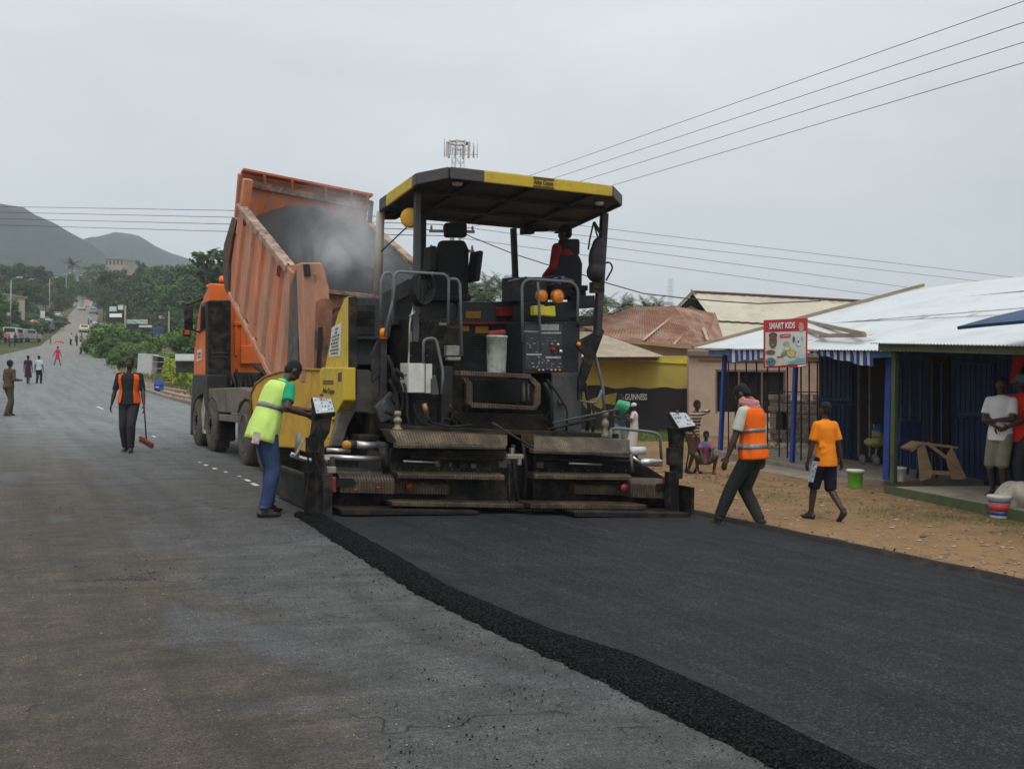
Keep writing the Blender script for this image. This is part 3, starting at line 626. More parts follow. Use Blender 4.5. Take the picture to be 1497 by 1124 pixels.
for (x, y, r_) in ((792.5, 432, .075), (815.5, 433, .088)):
    a = oY(x, y, 11.78); g = MB(); g.lathe(a, (.15, -1, .05), [(r_ * .9, -.06), (r_, -.05), (r_, 0), (r_ * .86, .02), (r_ * .3, .035), (.004, .036)], 24); o = obj('amber_lamp', g, AMB, con)
    g = MB(); g.ring(a + V((.15, -1, .05)).normalized() * .005, (.15, -1, .05), r_ * .93, r_ * 1.04, .03, 24); g.ring(a + V((.15, -1, .05)).normalized() * .03, (.15, -1, .05), r_ * .26, r_ * .32, .012, 16); obj('lens_rim', g, M('amber rim', (.5, .16, .015), .4), o)
g = MB(); g.yq([(781, 447), (795, 445), (797, 448), (812, 447), (813, 463), (781, 461)], 11.8, .12); obj('yellow_lamp_base', g, M('lemon plastic', (.62, .55, .04), .5, var=.1, dirt=(.3, .25, .05), damt=.4), con, bevel=.015)
g = MB(); rr = random.Random(9)
for k in range(16):
    x = rr.uniform(752, 832); y = 408 + rr.uniform(-4, 4); a = oY(x, y, 11.8 + rr.uniform(-.05, .1)); g.tube([a, a + V((rr.uniform(-.12, .12), 0, rr.uniform(-.03, .03))), a + V((rr.uniform(-.2, .2), 0, -.05))], .012, 5)
obj('tied_rag', g, M('blue and red rag', (.16, .17, .28), .9, var=.9, scale=9), con)
g = MB(); g.yq([(843, 500), (880, 480), (884, 484), (862, 545), (846, 585), (846, 556), (856, 520), (843, 506)], 11.62, .05); obj('side_gusset', g, BLK, P, bevel=.006)
g = MB(); a = oY(846, 503, 11.6); g.ell(a, (.03, .03, .03)); obj('side_marker', g, AMB, P)
g = MB(); g.yb(868, 412, 884, 428, 11.6, .12); g.yb(870, 420, 882, 422, 11.58, .02); obj('post_clamp', g, BLK, P, bevel=.005)
# left amber beacon and its arm
a = oY(560.5, 486, 12.05); g = MB(); g.lathe(a, (0, 0, 1), [(.045, -.06), (.048, .0), (.04, .045), (.01, .055)], 16); o = obj('side_beacon', g, AMB, P); g = MB(); g.cyl(a - V((0, 0, .09)), a - V((0, 0, .06)), .05, .05, 14); obj('beacon_base', g, M('red base', (.25, .03, .02), .5), o)
g = MB(); g.yq([(552, 498), (566, 500), (564, 545), (545, 560), (543, 520)], 12.1, .06); g.yb(557, 496, 566, 600, 12.05, .1); obj('lift_arm', g, DGR, P, bevel=.01)
g = MB()
for k, pts in enumerate(([(572, 545), (585, 560), (590, 590), (580, 615), (570, 620)], [(570, 555), (578, 572), (582, 600), (572, 618)], [(590, 560), (596, 580), (595, 610), (600, 624)], [(578, 540), (592, 552), (600, 575)], [(604, 590), (612, 618), (640, 624), (690, 626)], [(566, 520), (575, 540), (577, 560)], [(650, 612), (700, 624), (745, 628)], [(855, 560), (862, 600), (858, 630)], [(866, 590), (870, 615), (866, 632)], [(560, 600), (575, 605), (585, 620), (583, 632)])): T(g, pts, 11.9 - .05 * (k % 3), .02 + .006 * (k % 2))
obj('hydraulic_hose', g, RUB, P)
g = MB(); g.yq([(549, 595), (572, 572), (580, 585), (575, 612), (558, 618)], 12.0, .08); obj('cast_bracket', g, GRY, P, bevel=.01)
for (x, y0, y1) in ((581, 601, 629), (884, 600, 640)):
    g = MB(); a = oY(x, y0, 11.55); b_ = oY(x, y1, 11.55); h = (a - b_).length; g.lathe(b_, (0, 0, 1), [(.06, 0), (.06, h * .12), (.035, h * .16), (.035, h * .4), (.05, h * .45), (.05, h * .6), (.03, h * .65), (.03, h * .78), (.045, h * .8), (.04, h)], 14); obj('depth_spindle', g, M('brass grey', (.30, .26, .19), .5, metal=.4, var=.3, dirt=(.08, .06, .04), damt=.4), P)
g = MB(); T(g, [(624, 606), (630, 618), (660, 624), (690, 621)], 11.6, .014); obj('gas_hose', g, RUB, P)
g = MB(); T(g, [(620, 590), (624, 605)], 11.7, .035); obj('copper_elbow', g, M('copper', (.32, .17, .07), .5, metal=.5, var=.3), P)
# tow arm and side frame (dusty)
g = MB(); g.yq([(506, 540), (540, 541), (556, 556), (570, 590), (560, 618), (548, 638), (541, 604), (519, 602), (508, 625), (500, 652), (484, 652), (492, 620), (500, 585)], 12.4, .12); obj('tow_arm', g, DUSTG, P, bevel=.012)
g = MB(); g.yb(524, 636, 556, 652, 12.1, .3); g.yb(541, 604, 560, 640, 12.3, .3); obj('tow_arm_block', g, OILY, P, bevel=.012)
# hopper
g = MB(); HX = 3.86
g.prism([oX(x, y, HX) for x, y in ((368, 576), (374, 562), (388, 551), (410, 544), (440, 541), (468, 542), (480, 560), (490, 650), (448, 662), (430, 655), (380, 652), (371, 640))], (.10, 0, 0))
hp = obj('hopper_wing', g, YEL2, P, bevel=.02)
g = MB(); pts = [oX(x, y, HX) for x, y in ((369, 650), (367, 577), (373, 562), (388, 550.5), (410, 543.5), (440, 540), (468, 541))]; g.tube([p + V((0.0, 0, .0)) for p in pts], .022, 8); obj('wing_rim', g, M('dark amber paint', (.30, .15, .02), .5, var=.2, dirt=(.1, .06, .03), damt=.4), hp)
g = MB(); x0, x1 = HX + .1, 7.6; g.box((x0, 13.5, .45), (x1, 13.6, 1.55)); g.box((x0, 13.6, .45), (x1, 16.6, .52)); g.box((x1, 13.4, .5), (x1 + .1, 17.2, 1.6)); obj('hopper_tub', g, DGR, P, bevel=.01)
g = MB(); g.prism([oX(x, y, 3.92) for x, y in ((508, 433), (503, 437), (494, 458), (485, 488), (478, 520), (474, 545), (508, 545))], (.08, 0, 0)); fin = obj('hopper_fin', g, YEL, P, bevel=.015)
g = MB(); g.prism([oX(x, y, 3.84) for x, y in ((467, 541), (470, 537), (502, 537), (502, 585), (492, 603), (489, 614), (481, 614), (480, 604), (467, 602))], (.16, 0, 0)); bx_ = obj('hopper_guard_box', g, YEL, P, bevel=.015)
g = MB(); g.prism([oX(x, y, 3.93) for x, y in ((509, 434), (511, 434), (511, 575), (503, 590), (503, 582), (508, 570))], (.10, 0, 0)); obj('fin_edge', g, BLK, fin, bevel=.005)
g = MB(); g.prism([oX(x, y, 3.914) for x, y in ((485, 479), (499, 471), (497, 520), (481, 522))], (.004, 0, 0)); nb = obj('paper_notice', g, M('paper', (.66, .66, .62), .7, var=.06), fin)
g = MB(); rr = random.Random(3)
for row in range(8):
    f0 = .10 + row * .11; x = .15 if row % 2 else .08
    if row in (0, 1): x = .35
    while x < (.62 if row < 2 else .86):
        w_ = rr.uniform(.05, .13)
        def q(u, t): a_ = oX(485 - 4 * t, 479 + 43 * t, 3.911); b_ = oX(499 - 2 * t, 471 + 49 * t, 3.911); return a_ + (b_ - a_) * u
        if x + w_ < .9: g.add([q(x, f0), q(x + w_, f0), q(x + w_, f0 + .065), q(x, f0 + .065)], [(3, 2, 1, 0)])
        x += w_ + .05
obj('notice_text', g, TXD, nb)
g = MB()
for a in ([(472, 556), (487, 556), (487, 558.5), (472, 558.5)], [(472, 559.5), (487, 559.5), (487, 562), (472, 562)], [(494, 545), (499, 544), (499, 557), (494, 558)]): g.prism([oX(x, y, 3.836) for x, y in a], (.005, 0, 0))
obj('maker_bar', g, TXB, bx_)
a = oX(480, 575, 3.835); txt('Atlas Copco', .10, TXB, bx_, a, (0, -1, 0), (0, 0, 1), 'maker_lettering')
for (x0, x1, y0, y1, Y, n_) in ((690, 728, 492, 512, 12.69, 6), (520, 545, 455, 478, 12.73, 7), (614, 640, 500, 520, 12.14, 5)):
    g = MB()
    for k in range(n_): y = y0 + (y1 - y0) * k / n_; g.yb(x0, y, x1, y + (y1 - y0) / n_ * .45, Y, .012)
    obj('access_louvre', g, BLK, P)
g = MB(); rr = random.Random(12)
for (x0, x1, y, Y, n_) in ((512, 552, 437, 12.74, 5), (512, 552, 493, 12.74, 5), (679, 760, 468, 12.68, 8), (812, 846, 550, 11.84, 4), (812, 846, 626, 11.84, 4), (768, 842, 472.5, 11.94, 6), (602, 672, 470, 12.14, 6), (602, 672, 520, 12.14, 4), (490, 575, 690, 11.29, 6), (585, 735, 686, 11.31, 9), (785, 915, 688, 11.31, 8), (480, 520, 640, 12.38, 4)):
    for k in range(n_): a = oY(x0 + (x1 - x0) * k / max(1, n_ - 1) + rr.uniform(-1, 1), y + rr.uniform(-.6, .6), Y); g.cyl(a, a - V((0, .014, 0)), .012, .010, 6)
obj('bolt_row', g, M('dull bolt', (.16, .15, .14), .4, metal=.6, var=.3), P)
for k in range(16):
    x = rr.choice([rr.uniform(560, 600), rr.uniform(640, 680), rr.uniform(780, 860), rr.uniform(600, 780)]); y = rr.uniform(590, 628) if x > 600 else rr.uniform(500, 620); g = MB(); pts = [(x, y)]
    for q in range(3): pts.append((pts[-1][0] + rr.uniform(-14, 14), pts[-1][1] + rr.uniform(2, 12)))
    T(g, [(a, min(b, 632)) for a, b in pts], 11.85 + rr.uniform(-.1, .1), rr.uniform(.007, .016)); obj('hose', g, rr.choice([RUB, RUB, OILY, DUSTG]), P)
for k in range(9):
    x = rr.uniform(585, 900); y = 668 if 735 > x or x > 785 else 660; g = MB(); w_ = rr.uniform(3, 12); g.yb(x, y + rr.uniform(0, 12), x + w_, y + rr.uniform(13, 19), 11.28, .05); obj('screed_fitting', g, rr.choice([OILY, DUSTG, BLK]), P, bevel=.006)
# ---------------- screed
def plate(name, q, Y, dep, m, bev=.008, par=None):
    g = MB(); g.yq(q, Y, dep); return obj(name, g, m, par or SCR, bevel=bev)
g = MB(); g.yq([(572, 655), (742, 660), (742, 745), (560, 742)], 11.32, 1.1); g.yq([(742, 662), (782, 664), (782, 745), (742, 745)], 11.6, .8); g.yq([(780, 664), (925, 668), (975, 700), (978, 750), (780, 748)], 11.32, 1.1); g.yq([(484, 690), (575, 692), (575, 745), (484, 742)], 11.3, .7)
SCR = obj('screed', g, BLK, P, bevel=.01)
plate('extension_walkway', [(498, 744), (700, 747), (700, 752), (500, 753)], 10.78, .42, OILY)
plate('extension_walkway', [(838, 748), (1009, 750), (1011, 758), (840, 755)], 10.5, .5, OILY)
plate('screed_walkway', [(572, 733), (772, 737), (772, 743), (574, 740)], 10.9, .35, CHQ)
plate('screed_walkway', [(776, 736), (946, 738), (946, 745), (776, 743)], 10.72, .35, CHQ)
plate('screed_base', [(490, 752), (1005, 757), (1005, 762), (480, 757)], 11.05, 1.2, BLK)
def rounded(name, q, Y, dep, m):   # cover with a rounded top edge
    g = MB(); p = [oY(a, b, Y) for a, b in q]; n = 5; A_, B_, C_, D_ = p; h = (A_ - D_).length; secA = []; secB = []
    for i in range(n + 1):
        t = i / n * PI / 2; secA.append(A_ + V((0, dep * .5 * (1 - math.cos(t)), -h * .4 * (1 - math.sin(t))))); secB.append(B_ + V((0, dep * .5 * (1 - math.cos(t)), -h * .4 * (1 - math.sin(t)))))
    secA = [D_] + secA + [A_ + V((0, dep, 0)), D_ + V((0, dep, 0))]; secB = [C_] + secB + [B_ + V((0, dep, 0)), C_ + V((0, dep, 0))]; k = len(secA)
    g.add(secA + secB, [(i, (i + 1) % k, k + (i + 1) % k, k + i) for i in range(k)] + [tuple(range(k))[::-1], tuple(range(k, 2 * k))])
    return obj(name, g, m, SCR, bevel=.005)
e1 = rounded('extension_cover', [(497, 692), (577, 694), (577, 722), (497, 720)], 11.05, .3, CHQ)
rounded('extension_cover', [(578, 701), (656, 703), (656, 723), (578, 721)], 11.2, .25, CHQ)
e2 = rounded('extension_cover', [(923, 699), (980, 702), (980, 729), (923, 727)], 10.92, .3, CHQ)
rounded('extension_cover', [(840, 705), (920, 706), (920, 724), (840, 722)], 11.15, .25, CHQ)
def slot(x0, x1, y0, y1, Y, nm='cover_slot'):
    g = MB(); n = 8; pts = []
    for i in range(n + 1): t = -PI / 2 + PI * i / n; pts.append((x1 + (y1 - y0) / 2 * math.cos(t), (y0 + y1) / 2 + (y1 - y0) / 2 * math.sin(t)))
    pts += [(x0, y1), (x0, y0)]; g.yq(pts[::-1], Y, .01); return obj(nm, g, M('deep black', (.006,) * 3, .9, bmp=0), e1 if x0 < 600 else e2)
slot(493, 513, 699, 712, 11.035); slot(960, 980, 707, 719, 10.905)
for a in ([(582, 690), (738, 693), (738, 702), (582, 699)], [(782, 691), (924, 694), (924, 702), (782, 700)]): rounded('middle_step', a, 11.0, .22, CHQ)
for a in ([(570, 629), (742, 636), (742, 652), (582, 649)], [(780, 637), (921, 643), (921, 661), (782, 657)]):
    g = MB(); p = [oY(*a[3], 11.05), oY(*a[2], 11.05), oY(*a[1], 11.2), oY(*a[0], 11.2)]; d = V((0, .35, 0)); g.hexa([p[0], p[1], p[1] + d, p[0] + d, p[3], p[2], p[2] + d, p[3] + d]); obj('top_step', g, CHQ, SCR, bevel=.008)
for a in ([(580, 648), (740, 651), (740, 657), (580, 655)], [(780, 656), (921, 660), (921, 666), (780, 663)]): rounded('step_nosing', a, 10.98, .12, CHQ)
# rods, cylinders and pipes in the dark band
for pts, Y, r, m_ in (([(478, 658), (512, 659)], 11.5, .026, CHR), ([(480, 668), (560, 671)], 11.3, .03, CHR), ([(520, 650), (551, 652)], 11.5, .045, CHR), ([(550, 652), (572, 655)], 11.45, .06, DGR), ([(506, 649), (520, 650)], 11.5, .05, DGR),
                      ([(590, 674), (640, 676)], 11.15, .012, CHR), ([(600, 668), (735, 672)], 11.2, .02, OILY), ([(832, 677), (880, 679)], 11.1, .012, CHR), ([(790, 671), (920, 675)], 11.2, .02, OILY), ([(921, 659), (942, 659)], 11.1, .055, M('white tube', (.6, .62, .6), .4)), ([(935, 675), (966, 677)], 11.1, .05, CHR), ([(925, 668), (940, 680)], 11.05, .02, CHR),
                      ([(922, 664), (925, 690)], 11.0, .02, DUSTG), ([(560, 655), (565, 690)], 11.2, .05, BLK), ([(484, 668), (486, 700)], 11.2, .04, BLK), ([(720, 618), (745, 634), (784, 657)], 11.1, .014, DGR), ([(808, 618), (905, 598)], 11.3, .014, GRY), ([(800, 628), (870, 612)], 11.6, .02, BLK)):
    g = MB(); T(g, pts, Y, r, 12); obj('slide_rod' if m_ is CHR else 'screed_rod', g, m_, SCR)
a = oY(506, 650, 11.42); g = MB(); g.cyl(a, a - V((.0, .05, 0)), .05, .05, 14); obj('flange_cap', g, M('orange flange', (.55, .25, .03), .5), SCR)
for (x, y, r_) in ((599, 711, .05), (912, 713, .05), (520, 716, .018), (553, 713, .018)):
    a = oY(x, y, 11.15 if x > 580 and x < 900 else 11.0); g = MB(); g.cyl(a, a - V((0, .02, 0)), r_, r_, 14); obj('red_reflector', g, REDP, SCR)
for (x0, y0, x1, y1, Y) in ((473, 697, 492, 720, 11.05), (976, 697, 990, 722, 10.85)):
    g = MB(); g.yb(x0, y0, x1, y1, Y, .12); obj('red_bracket', g, REDP, SCR, bevel=.012)
for (x0, y0, x1, y1, Y) in ((478, 682, 492, 692, 11.1), (742, 664, 766, 671, 11.0), (758, 668, 763, 680, 11.0), (747, 655, 752, 668, 11.2)):
    g = MB(); g.yb(x0, y0, x1, y1, Y, .06); obj('small_clamp', g, M('dull zinc', (.32, .30, .26), .45, metal=.4, var=.2), SCR, bevel=.01)
g = MB(); T(g, [(750, 650), (752, 700), (760, 745)], 11.3, .03); T(g, [(765, 650), (770, 690), (765, 740)], 11.3, .02); obj('centre_hose', g, RUB, SCR)
g = MB(); T(g, [(744, 690), (745, 738)], 11.1, .012); T(g, [(781, 690), (781, 738)], 11.1, .012); obj('step_bracket', g, OILY, SCR)
# end gates
g = MB(); g.box((3.24, 10.95, .03), (3.31, 13.05, .36)); g.box((3.23, 10.9, .03), (3.33, 11.0, .50)); g.box((3.22, 10.98, .36), (3.3, 12.9, .42)); obj('end_gate', g, BLK, SCR, bevel=.008)
g = MB(); T(g, [(425, 664), (446, 672), (480, 676)], 11.9, .03); obj('gate_rail', g, CHR, SCR)
g = MB(); g.yb(978, 690, 993, 753, 10.75, .1); g.box((8.02, 10.7, -.12), (8.07, 12.6, .22)); obj('end_gate', g, BLK, SCR, bevel=.008)
for k, (q, Y, st, kn) in enumerate((([(455, 580), (485, 582), (491, 603), (461, 606)], 11.0, (452, 604, 482, 762, 11.02), (470, 579)), ([(977, 602), (1003, 603), (1019, 623), (992, 627)], 10.75, (981, 618, 1001, 712, 10.8), (990, 603)))):
    g = MB()
    if k == 0:
        g.yq([(460, 608), (486, 606), (482, 632), (474, 646), (477, 700), (478, 764), (462, 764), (461, 700), (456, 640)], 11.05, .10); g.yb(450, 640, 468, 662, 11.0, .10); g.yb(446, 690, 462, 752, 11.1, .06); T(g, [(462, 625), (448, 645), (452, 690), (446, 740)], 11.05, .012); T(g, [(470, 612), (458, 660), (470, 700)], 11.0, .010)
    else: g.yq([(982, 625), (1003, 625), (1000, 645), (998, 700), (986, 700), (984, 660)], 10.8, .10); g.yb(979, 655, 990, 680, 10.78, .08); T(g, [(1000, 630), (1008, 655), (1002, 690)], 10.78, .011)
    cp = obj('control_stand', g, BLK, SCR, bevel=.015)
    p = [oY(q[3][0], q[3][1], Y), oY(q[2][0], q[2][1], Y), oY(q[1][0], q[1][1], Y + .18), oY(q[0][0], q[0][1], Y + .18)]; dn = V((0, .03, -.05))
    g = MB(); g.hexa([p[0] + dn, p[1] + dn, p[2] + dn, p[3] + dn, p[0], p[1], p[2], p[3]]); fr = obj('panel_frame', g, BLK, cp, bevel=.008)
    n_ = (p[1] - p[0]).cross(p[3] - p[0]).normalized(); c_ = sum(p, V()) / 4
    g = MB(); qq = [c_ + (x - c_) * .9 + n_ * .006 for x in p]; g.prism(qq, n_ * -.003); pf2 = obj('panel_face', g, PANW, cp)
    g = MB(); g2 = MB(); rr = random.Random(4 + k)
    for i in range(6):
        for j in range(4):
            if rr.random() < .22: continue
            u, t = .08 + i * .15, .1 + j * .22; du, dt = rr.uniform(.05, .11), rr.uniform(.05, .14)
            f = lambda a_, b_: qq[0] + (qq[1] - qq[0]) * a_ + (qq[3] - qq[0]) * b_ + n_ * .003
            (g if rr.random() < .75 else g2).add([f(u, t), f(u + du, t), f(u + du, t + dt), f(u, t + dt)], [(0, 1, 2, 3)])
    obj('panel_key', g, M('blue-grey keys', (.08, .10, .16), .5), pf2); obj('panel_key', g2, M('white keys', (.6, .6, .6), .5), pf2)
    a = oY(*kn, Y + .16); g = MB(); g.cyl(a, a + V((0, 0, .03)), .018, .02, 10); obj('stop_button', g, REDP, pf2)
g = MB(); T(g, [(893, 627), (905, 626), (955, 632), (965, 637), (967, 673)], 11.4, .02); T(g, [(893, 627), (892, 650)], 11.4, .02); obj('guard_rail', g, M('grey tube', (.2,) * 3, .5), SCR)
g = MB(); g.yb(475, 665, 482, 672, 11.0, .05); T(g, [(445, 640), (438, 655), (430, 668)], 11.3, .012); T(g, [(436, 632), (434, 668)], 11.6, .03); obj('pale_strut', g, M('pale strut', (.42, .4, .36), .6, dirt=(.15, .12, .1), damt=.4), SCR)
# ------------------------------------------------------------------ dump truck
ORC = M('orange cab paint', (.74, .155, .02), .4, var=.08, scale=2, bmp=.03, dirt=(.25, .10, .05), damt=.25)
m, nt, b = nmat('faded orange bed'); v = coords(nt, False, (1, 1, .35)); n1 = noi(nt, v, 3, 6, .7); n2 = noi(nt, coords(nt, False, (1, 2.2, .5)), 2.2, 6, .75, .5); n3 = noi(nt, coords(nt), 18, 4, .7)
c = ramp(nt, n1, [(.3, srgb(196, 100, 58)), (.5, srgb(212, 122, 80)), (.7, srgb(220, 150, 118))])
c = mixc(nt, ramp(nt, n2, [(.42, 0), (.62, .85)]), c, srgb(158, 126, 108)); c = mixc(nt, ramp(nt, n3, [(.62, 0), (.70, .6)]), c, srgb(92, 66, 54))
nt.links.new(c, b.inputs['Base Color']); b.inputs['Roughness'].default_value = .7; bump(nt, b, n3, .25, .01); ORB = m
ORB2 = ORB.copy(); ORB2.name = 'faded orange bed, rubbed'
for n_ in ORB2.node_tree.nodes:
    if n_.type == 'VALTORGB' and len(n_.color_ramp.elements) == 3:
        for e_, c_ in zip(n_.color_ramp.elements, (srgb(176, 112, 84), srgb(198, 138, 108), srgb(210, 152, 124))): e_.color = c_ + (1,)
ORD = M('scuffed orange', (.34, .15, .09), .75, var=.3, scale=5, bmp=.2, dirt=(.10, .075, .06), damt=.7, dscale=3)
RAIL = M('dusty rail', (.42, .28, .20), .8, var=.3, scale=7, bmp=.3, dirt=(.12, .09, .08), damt=.6, dscale=5)
TYRE = M('dusty tyre', (.10, .085, .068), .9, var=.25, scale=8, bmp=.4, dirt=(.045, .04, .035), damt=.5)
TR = thing('dump_truck', 'orange four axle dump truck with raised bed full of steaming asphalt', 'truck', (5.2, 19.5, 0))
BX = 3.97
# bed side: outline surveyed on its own plane
side = [(352, 299), (423.5, 389), (440, 384), (443, 545), (441, 640), (395.5, 548), (336, 430), (336.5, 385), (343, 345)]
g = MB(); g.prism([oX(x, y, BX) for x, y in side], (.05, 0, 0)); bed = obj('bed_side', g, ORB, TR)
g = MB(); e = oX(352, 299, 6.39) ; pts = [oX(x, y, BX) for x, y in side]; g.prism([p + V((2.37, 0, -.1)) for p in pts], (.05, 0, 0)); obj('bed_side', g, ORB, TR)
def onl(p, q, t): return (p[0] + (q[0] - p[0]) * t, p[1] + (q[1] - p[1]) * t)
for k in range(8):      # hollow ribs square to the floor
    t = .06 + k * .118; bpt = onl((336, 430), (444, 641), t); lean = .115
    # hit the rail
    u = 0
    for q in range(400):
        y_ = bpt[1] - q; x_ = bpt[0] + lean * q
        yr = 299 + (x_ - 352) * (90 / 71.5) if x_ < 423.5 else 386
        if y_ <= yr + 8 or y_ < 240: break
    tp = (x_, y_); w_ = 6.5 + k * .75
    g = MB(); a0, a1 = oX(bpt[0] - w_ * .5, bpt[1] - w_ * 1.0, BX), oX(bpt[0] + w_ * .5, bpt[1] + w_ * 1.0, BX); b0, b1 = oX(tp[0] - w_ * .5, tp[1] - w_ * .6, BX), oX(tp[0] + w_ * .5, tp[1] + w_ * .6, BX)
    o_ = V((-.045, 0, 0)); ma, mb_ = (a1 - a0) * .14, (b1 - b0) * .14
    g.hexa([a0, a1, b1, b0, a0 + ma + o_, a1 - ma + o_, b1 - mb_ + o_, b0 + mb_ + o_]); obj('side_rib', g, ORB2 if k % 2 else ORB, bed, bevel=.006)
g = MB(); a, b_ = oX(352, 303, BX), oX(424, 393, BX); g.bar(a + V((.0, 0, 0)), b_, .17, .12); rl = obj('bed_rail', g, RAIL, bed, bevel=.015)
g = MB(); g.bar(a + V((2.4, 0, -.1)), oX(440, 414, BX) + V((2.4, 0, -.1)), .15, .12); obj('bed_rail', g, RAIL, TR, bevel=.015)
for (x, y) in ((359, 325), (409, 398)):
    g = MB(); c0 = oX(x, y, BX - .05); pts = [c0 + V((-.02, .06 * math.cos(t), .09 * math.sin(t))) for t in [k * PI / 8 - PI * .2 for k in range(13)]]; g.tube(pts, .016, 6); obj('tie_hook', g, M('dark rust', (.10, .045, .03), .8, var=.3), bed)
g = MB(); g.bar(oX(336, 430, BX - .03), oX(396, 549, BX - .03), .07, .09); g.bar(oX(396, 549, BX - .03), oX(441, 640, BX - .03), .07, .09); obj('bottom_rail', g, ORB2, bed, bevel=.01)
# clods and dust along the rail
g = MB(); rr = random.Random(8)
for k in range(5):
    t = rr.random() ** .8; p = a + (b_ - a) * t + V((rr.uniform(-.06, .1), 0, .06)); r_ = rr.uniform(.008, .026); g.ell(p, (r_ * 1.3, r_ * 1.5, r_), nu=6, nv=4)
tag(obj('spilled_clods', g, M('asphalt clods', (.03, .028, .027), .9, var=.4)), kind='stuff')
# headboard
TL, TRt = oX(352, 254, BX), oY(540, 291, 18.66); BL = V((BX, 19.5, 3.0)); BR = V((TRt.x, 19.5, 2.8))
g = MB(); d_ = V((0, .07, .03)); g.hexa([BL, BR, BR + d_, BL + d_, TL, TRt, TRt + d_, TL + d_]); hb = obj('headboard', g, ORB, TR)
g = MB(); lip = V((0, -.22, .02)); g.hexa([TL + lip, TRt + lip, TRt, TL, TL + lip + V((0, 0, .05)), TRt + lip + V((0, 0, .05)), TRt + V((0, 0, .05)), TL + V((0, 0, .05))]); obj('headboard_lip', g, M('red-orange lip', (.52, .12, .045), .6, var=.2, dirt=(.3, .2, .15), damt=.4), hb, bevel=.01)
g = MB(); dn = V((0, -.03, -.16)); g.hexa([TL + dn + V((.1, -.02, -.07)), TRt + dn + V((0, -.02, -.07)), TRt + dn + V((0, .02, -.07)), TL + dn + V((.1, .02, -.07)), TL + dn + V((.1, -.06, .05)), TRt + dn + V((0, -.06, .05)), TRt + dn + V((0, .02, .05)), TL + dn + V((.1, .02, .05))]); obj('headboard_band', g, RAIL, hb, bevel=.01)
for t in (.17, .38, .64, .84, .97):
    g = MB(); p = TL + (TRt - TL) * t; g.hexa([p + V((-.05, -.2, .0)), p + V((.0, -.2, .0)), p + V((.05, -.04, -.22)), p + V((0, -.04, -.22)), p + V((-.05, -.2, .03)), p + V((0, -.2, .03)), p + V((.05, 0, .0)), p + V((0, 0, 0))]); obj('lip_gusset', g, ORB, hb)
g = MB(); p0, p1 = oX(357, 262, BX), oX(352, 318, BX); g.bar(p0 + V((.06, -.03, 0)), p1 + V((.02, .05, -.3)), .16, .14); g.bar(TL + V((0, .02, 0)), oX(346, 318, BX), .08, .12); obj('corner_post', g, ORB, hb, bevel=.012)
g = MB(); g.bar(TRt + V((.04, 0, -.03)), TRt + V((.06, .25, -.9)), .06, .16); obj('side_cover', g, GRY, hb, bevel=.01)
g = MB(); g.prism([oX(x, y, BX + .0) for x, y in ((343, 318), (350, 322), (343, 350), (338, 385), (337, 432), (332, 422), (329, 400), (331, 358))], (-.05, 0, 0)); obj('rolled_cover', g, M('dark brown rust', (.09, .05, .035), .85, var=.5, scale=9, bmp=.4), bed, bevel=.01)
# floor and rear frame
g = MB(); g.hexa([V((BX, 14.3, .55)), V((6.3, 14.3, .45)), V((6.3, 19.5, 2.8)), V((BX, 19.5, 2.9)), V((BX, 14.3, .65)), V((6.3, 14.3, .55)), V((6.3, 19.45, 2.95)), V((BX, 19.45, 3.05))]); obj('bed_floor', g, ORD, TR)
Yr = 13.95
g = MB(); g.yq([(441, 384), (470, 384), (476, 400), (482, 424), (480, 560), (447, 560)], Yr, .3); ps = obj('rear_post', g, ORB2, bed, bevel=.02)
g = MB(); g.yq([(462, 442), (468, 437), (480, 437), (486, 443), (484, 560), (458, 560)], Yr - .01, .02); obj('post_recess', g, ORD, ps)
g = MB(); g.prism([oX(x, y, BX - .01) for x, y in ((434, 420), (443, 392), (449, 386), (444, 545), (428, 545))], (-.1, 0, 0)); obj('post_side', g, M('grimy grey steel', (.09, .08, .078), .8, var=.4, scale=6, bmp=.2, dirt=(.2, .12, .08), damt=.4), ps, bevel=.015)
g = MB(); g.yq([(444, 386), (453, 386), (455, 402), (446, 404)], Yr - .04, .05); g.yq([(466, 478), (472, 478), (469, 538), (463, 538)], Yr - .04, .05); obj('post_hinge', g, M('black hinge', (.03, .025, .022), .8, var=.4), ps, bevel=.006)
g = MB(); g.yq([(480, 428), (552, 436), (640, 446), (640, 560), (480, 560)], Yr + .12, .08); tg = obj('tailgate', g, ORD, TR, bevel=.01)
g = MB(); g.yq([(478, 423), (552, 431), (640, 441), (640, 447), (478, 429)], Yr + .06, .2); obj('tailgate_rim', g, RAIL, tg, bevel=.01)
# load of hot asphalt
g = MB(); nu, ns = 34, 60; vs = []
fr = [(13.9, 2.72), (15.25, 3.14), (18.62, 4.55), (19.2, 4.7)]
for j in range(ns + 1):
    Y = 14.05 + (18.75 - 14.05) * j / ns
    for i in range(nu + 1):
        u = i / nu; X = BX + .05 + (6.34 - BX - .05) * u; rl_ = interp(fr, Y) - .1 * u
        crown = .42 * math.sin(PI * (u * .92 + .04)) ** .8 * (1 - .45 * max(0, (Y - 17.6) / 1.2)) * min(1, .5 + (Y - 14) / 1.6) - .16 + (-.20 * (1 - u / .3) if u < .3 else 0)
        z = rl_ + crown - .1 * max(0, (16 - Y) / 2) + .05 * noise.noise((X * 1.7, Y * 1.7, 1)) + .018 * noise.noise((X * 9, Y * 9, 2)) + .10 * math.exp(-((X - 4.9) / .5) ** 2 - ((Y - 17.9) / .5) ** 2)
        vs.append((X, Y, z))
g.add(vs, [(j * (nu + 1) + i, j * (nu + 1) + i + 1, (j + 1) * (nu + 1) + i + 1, (j + 1) * (nu + 1) + i) for j in range(ns) for i in range(nu)], True)
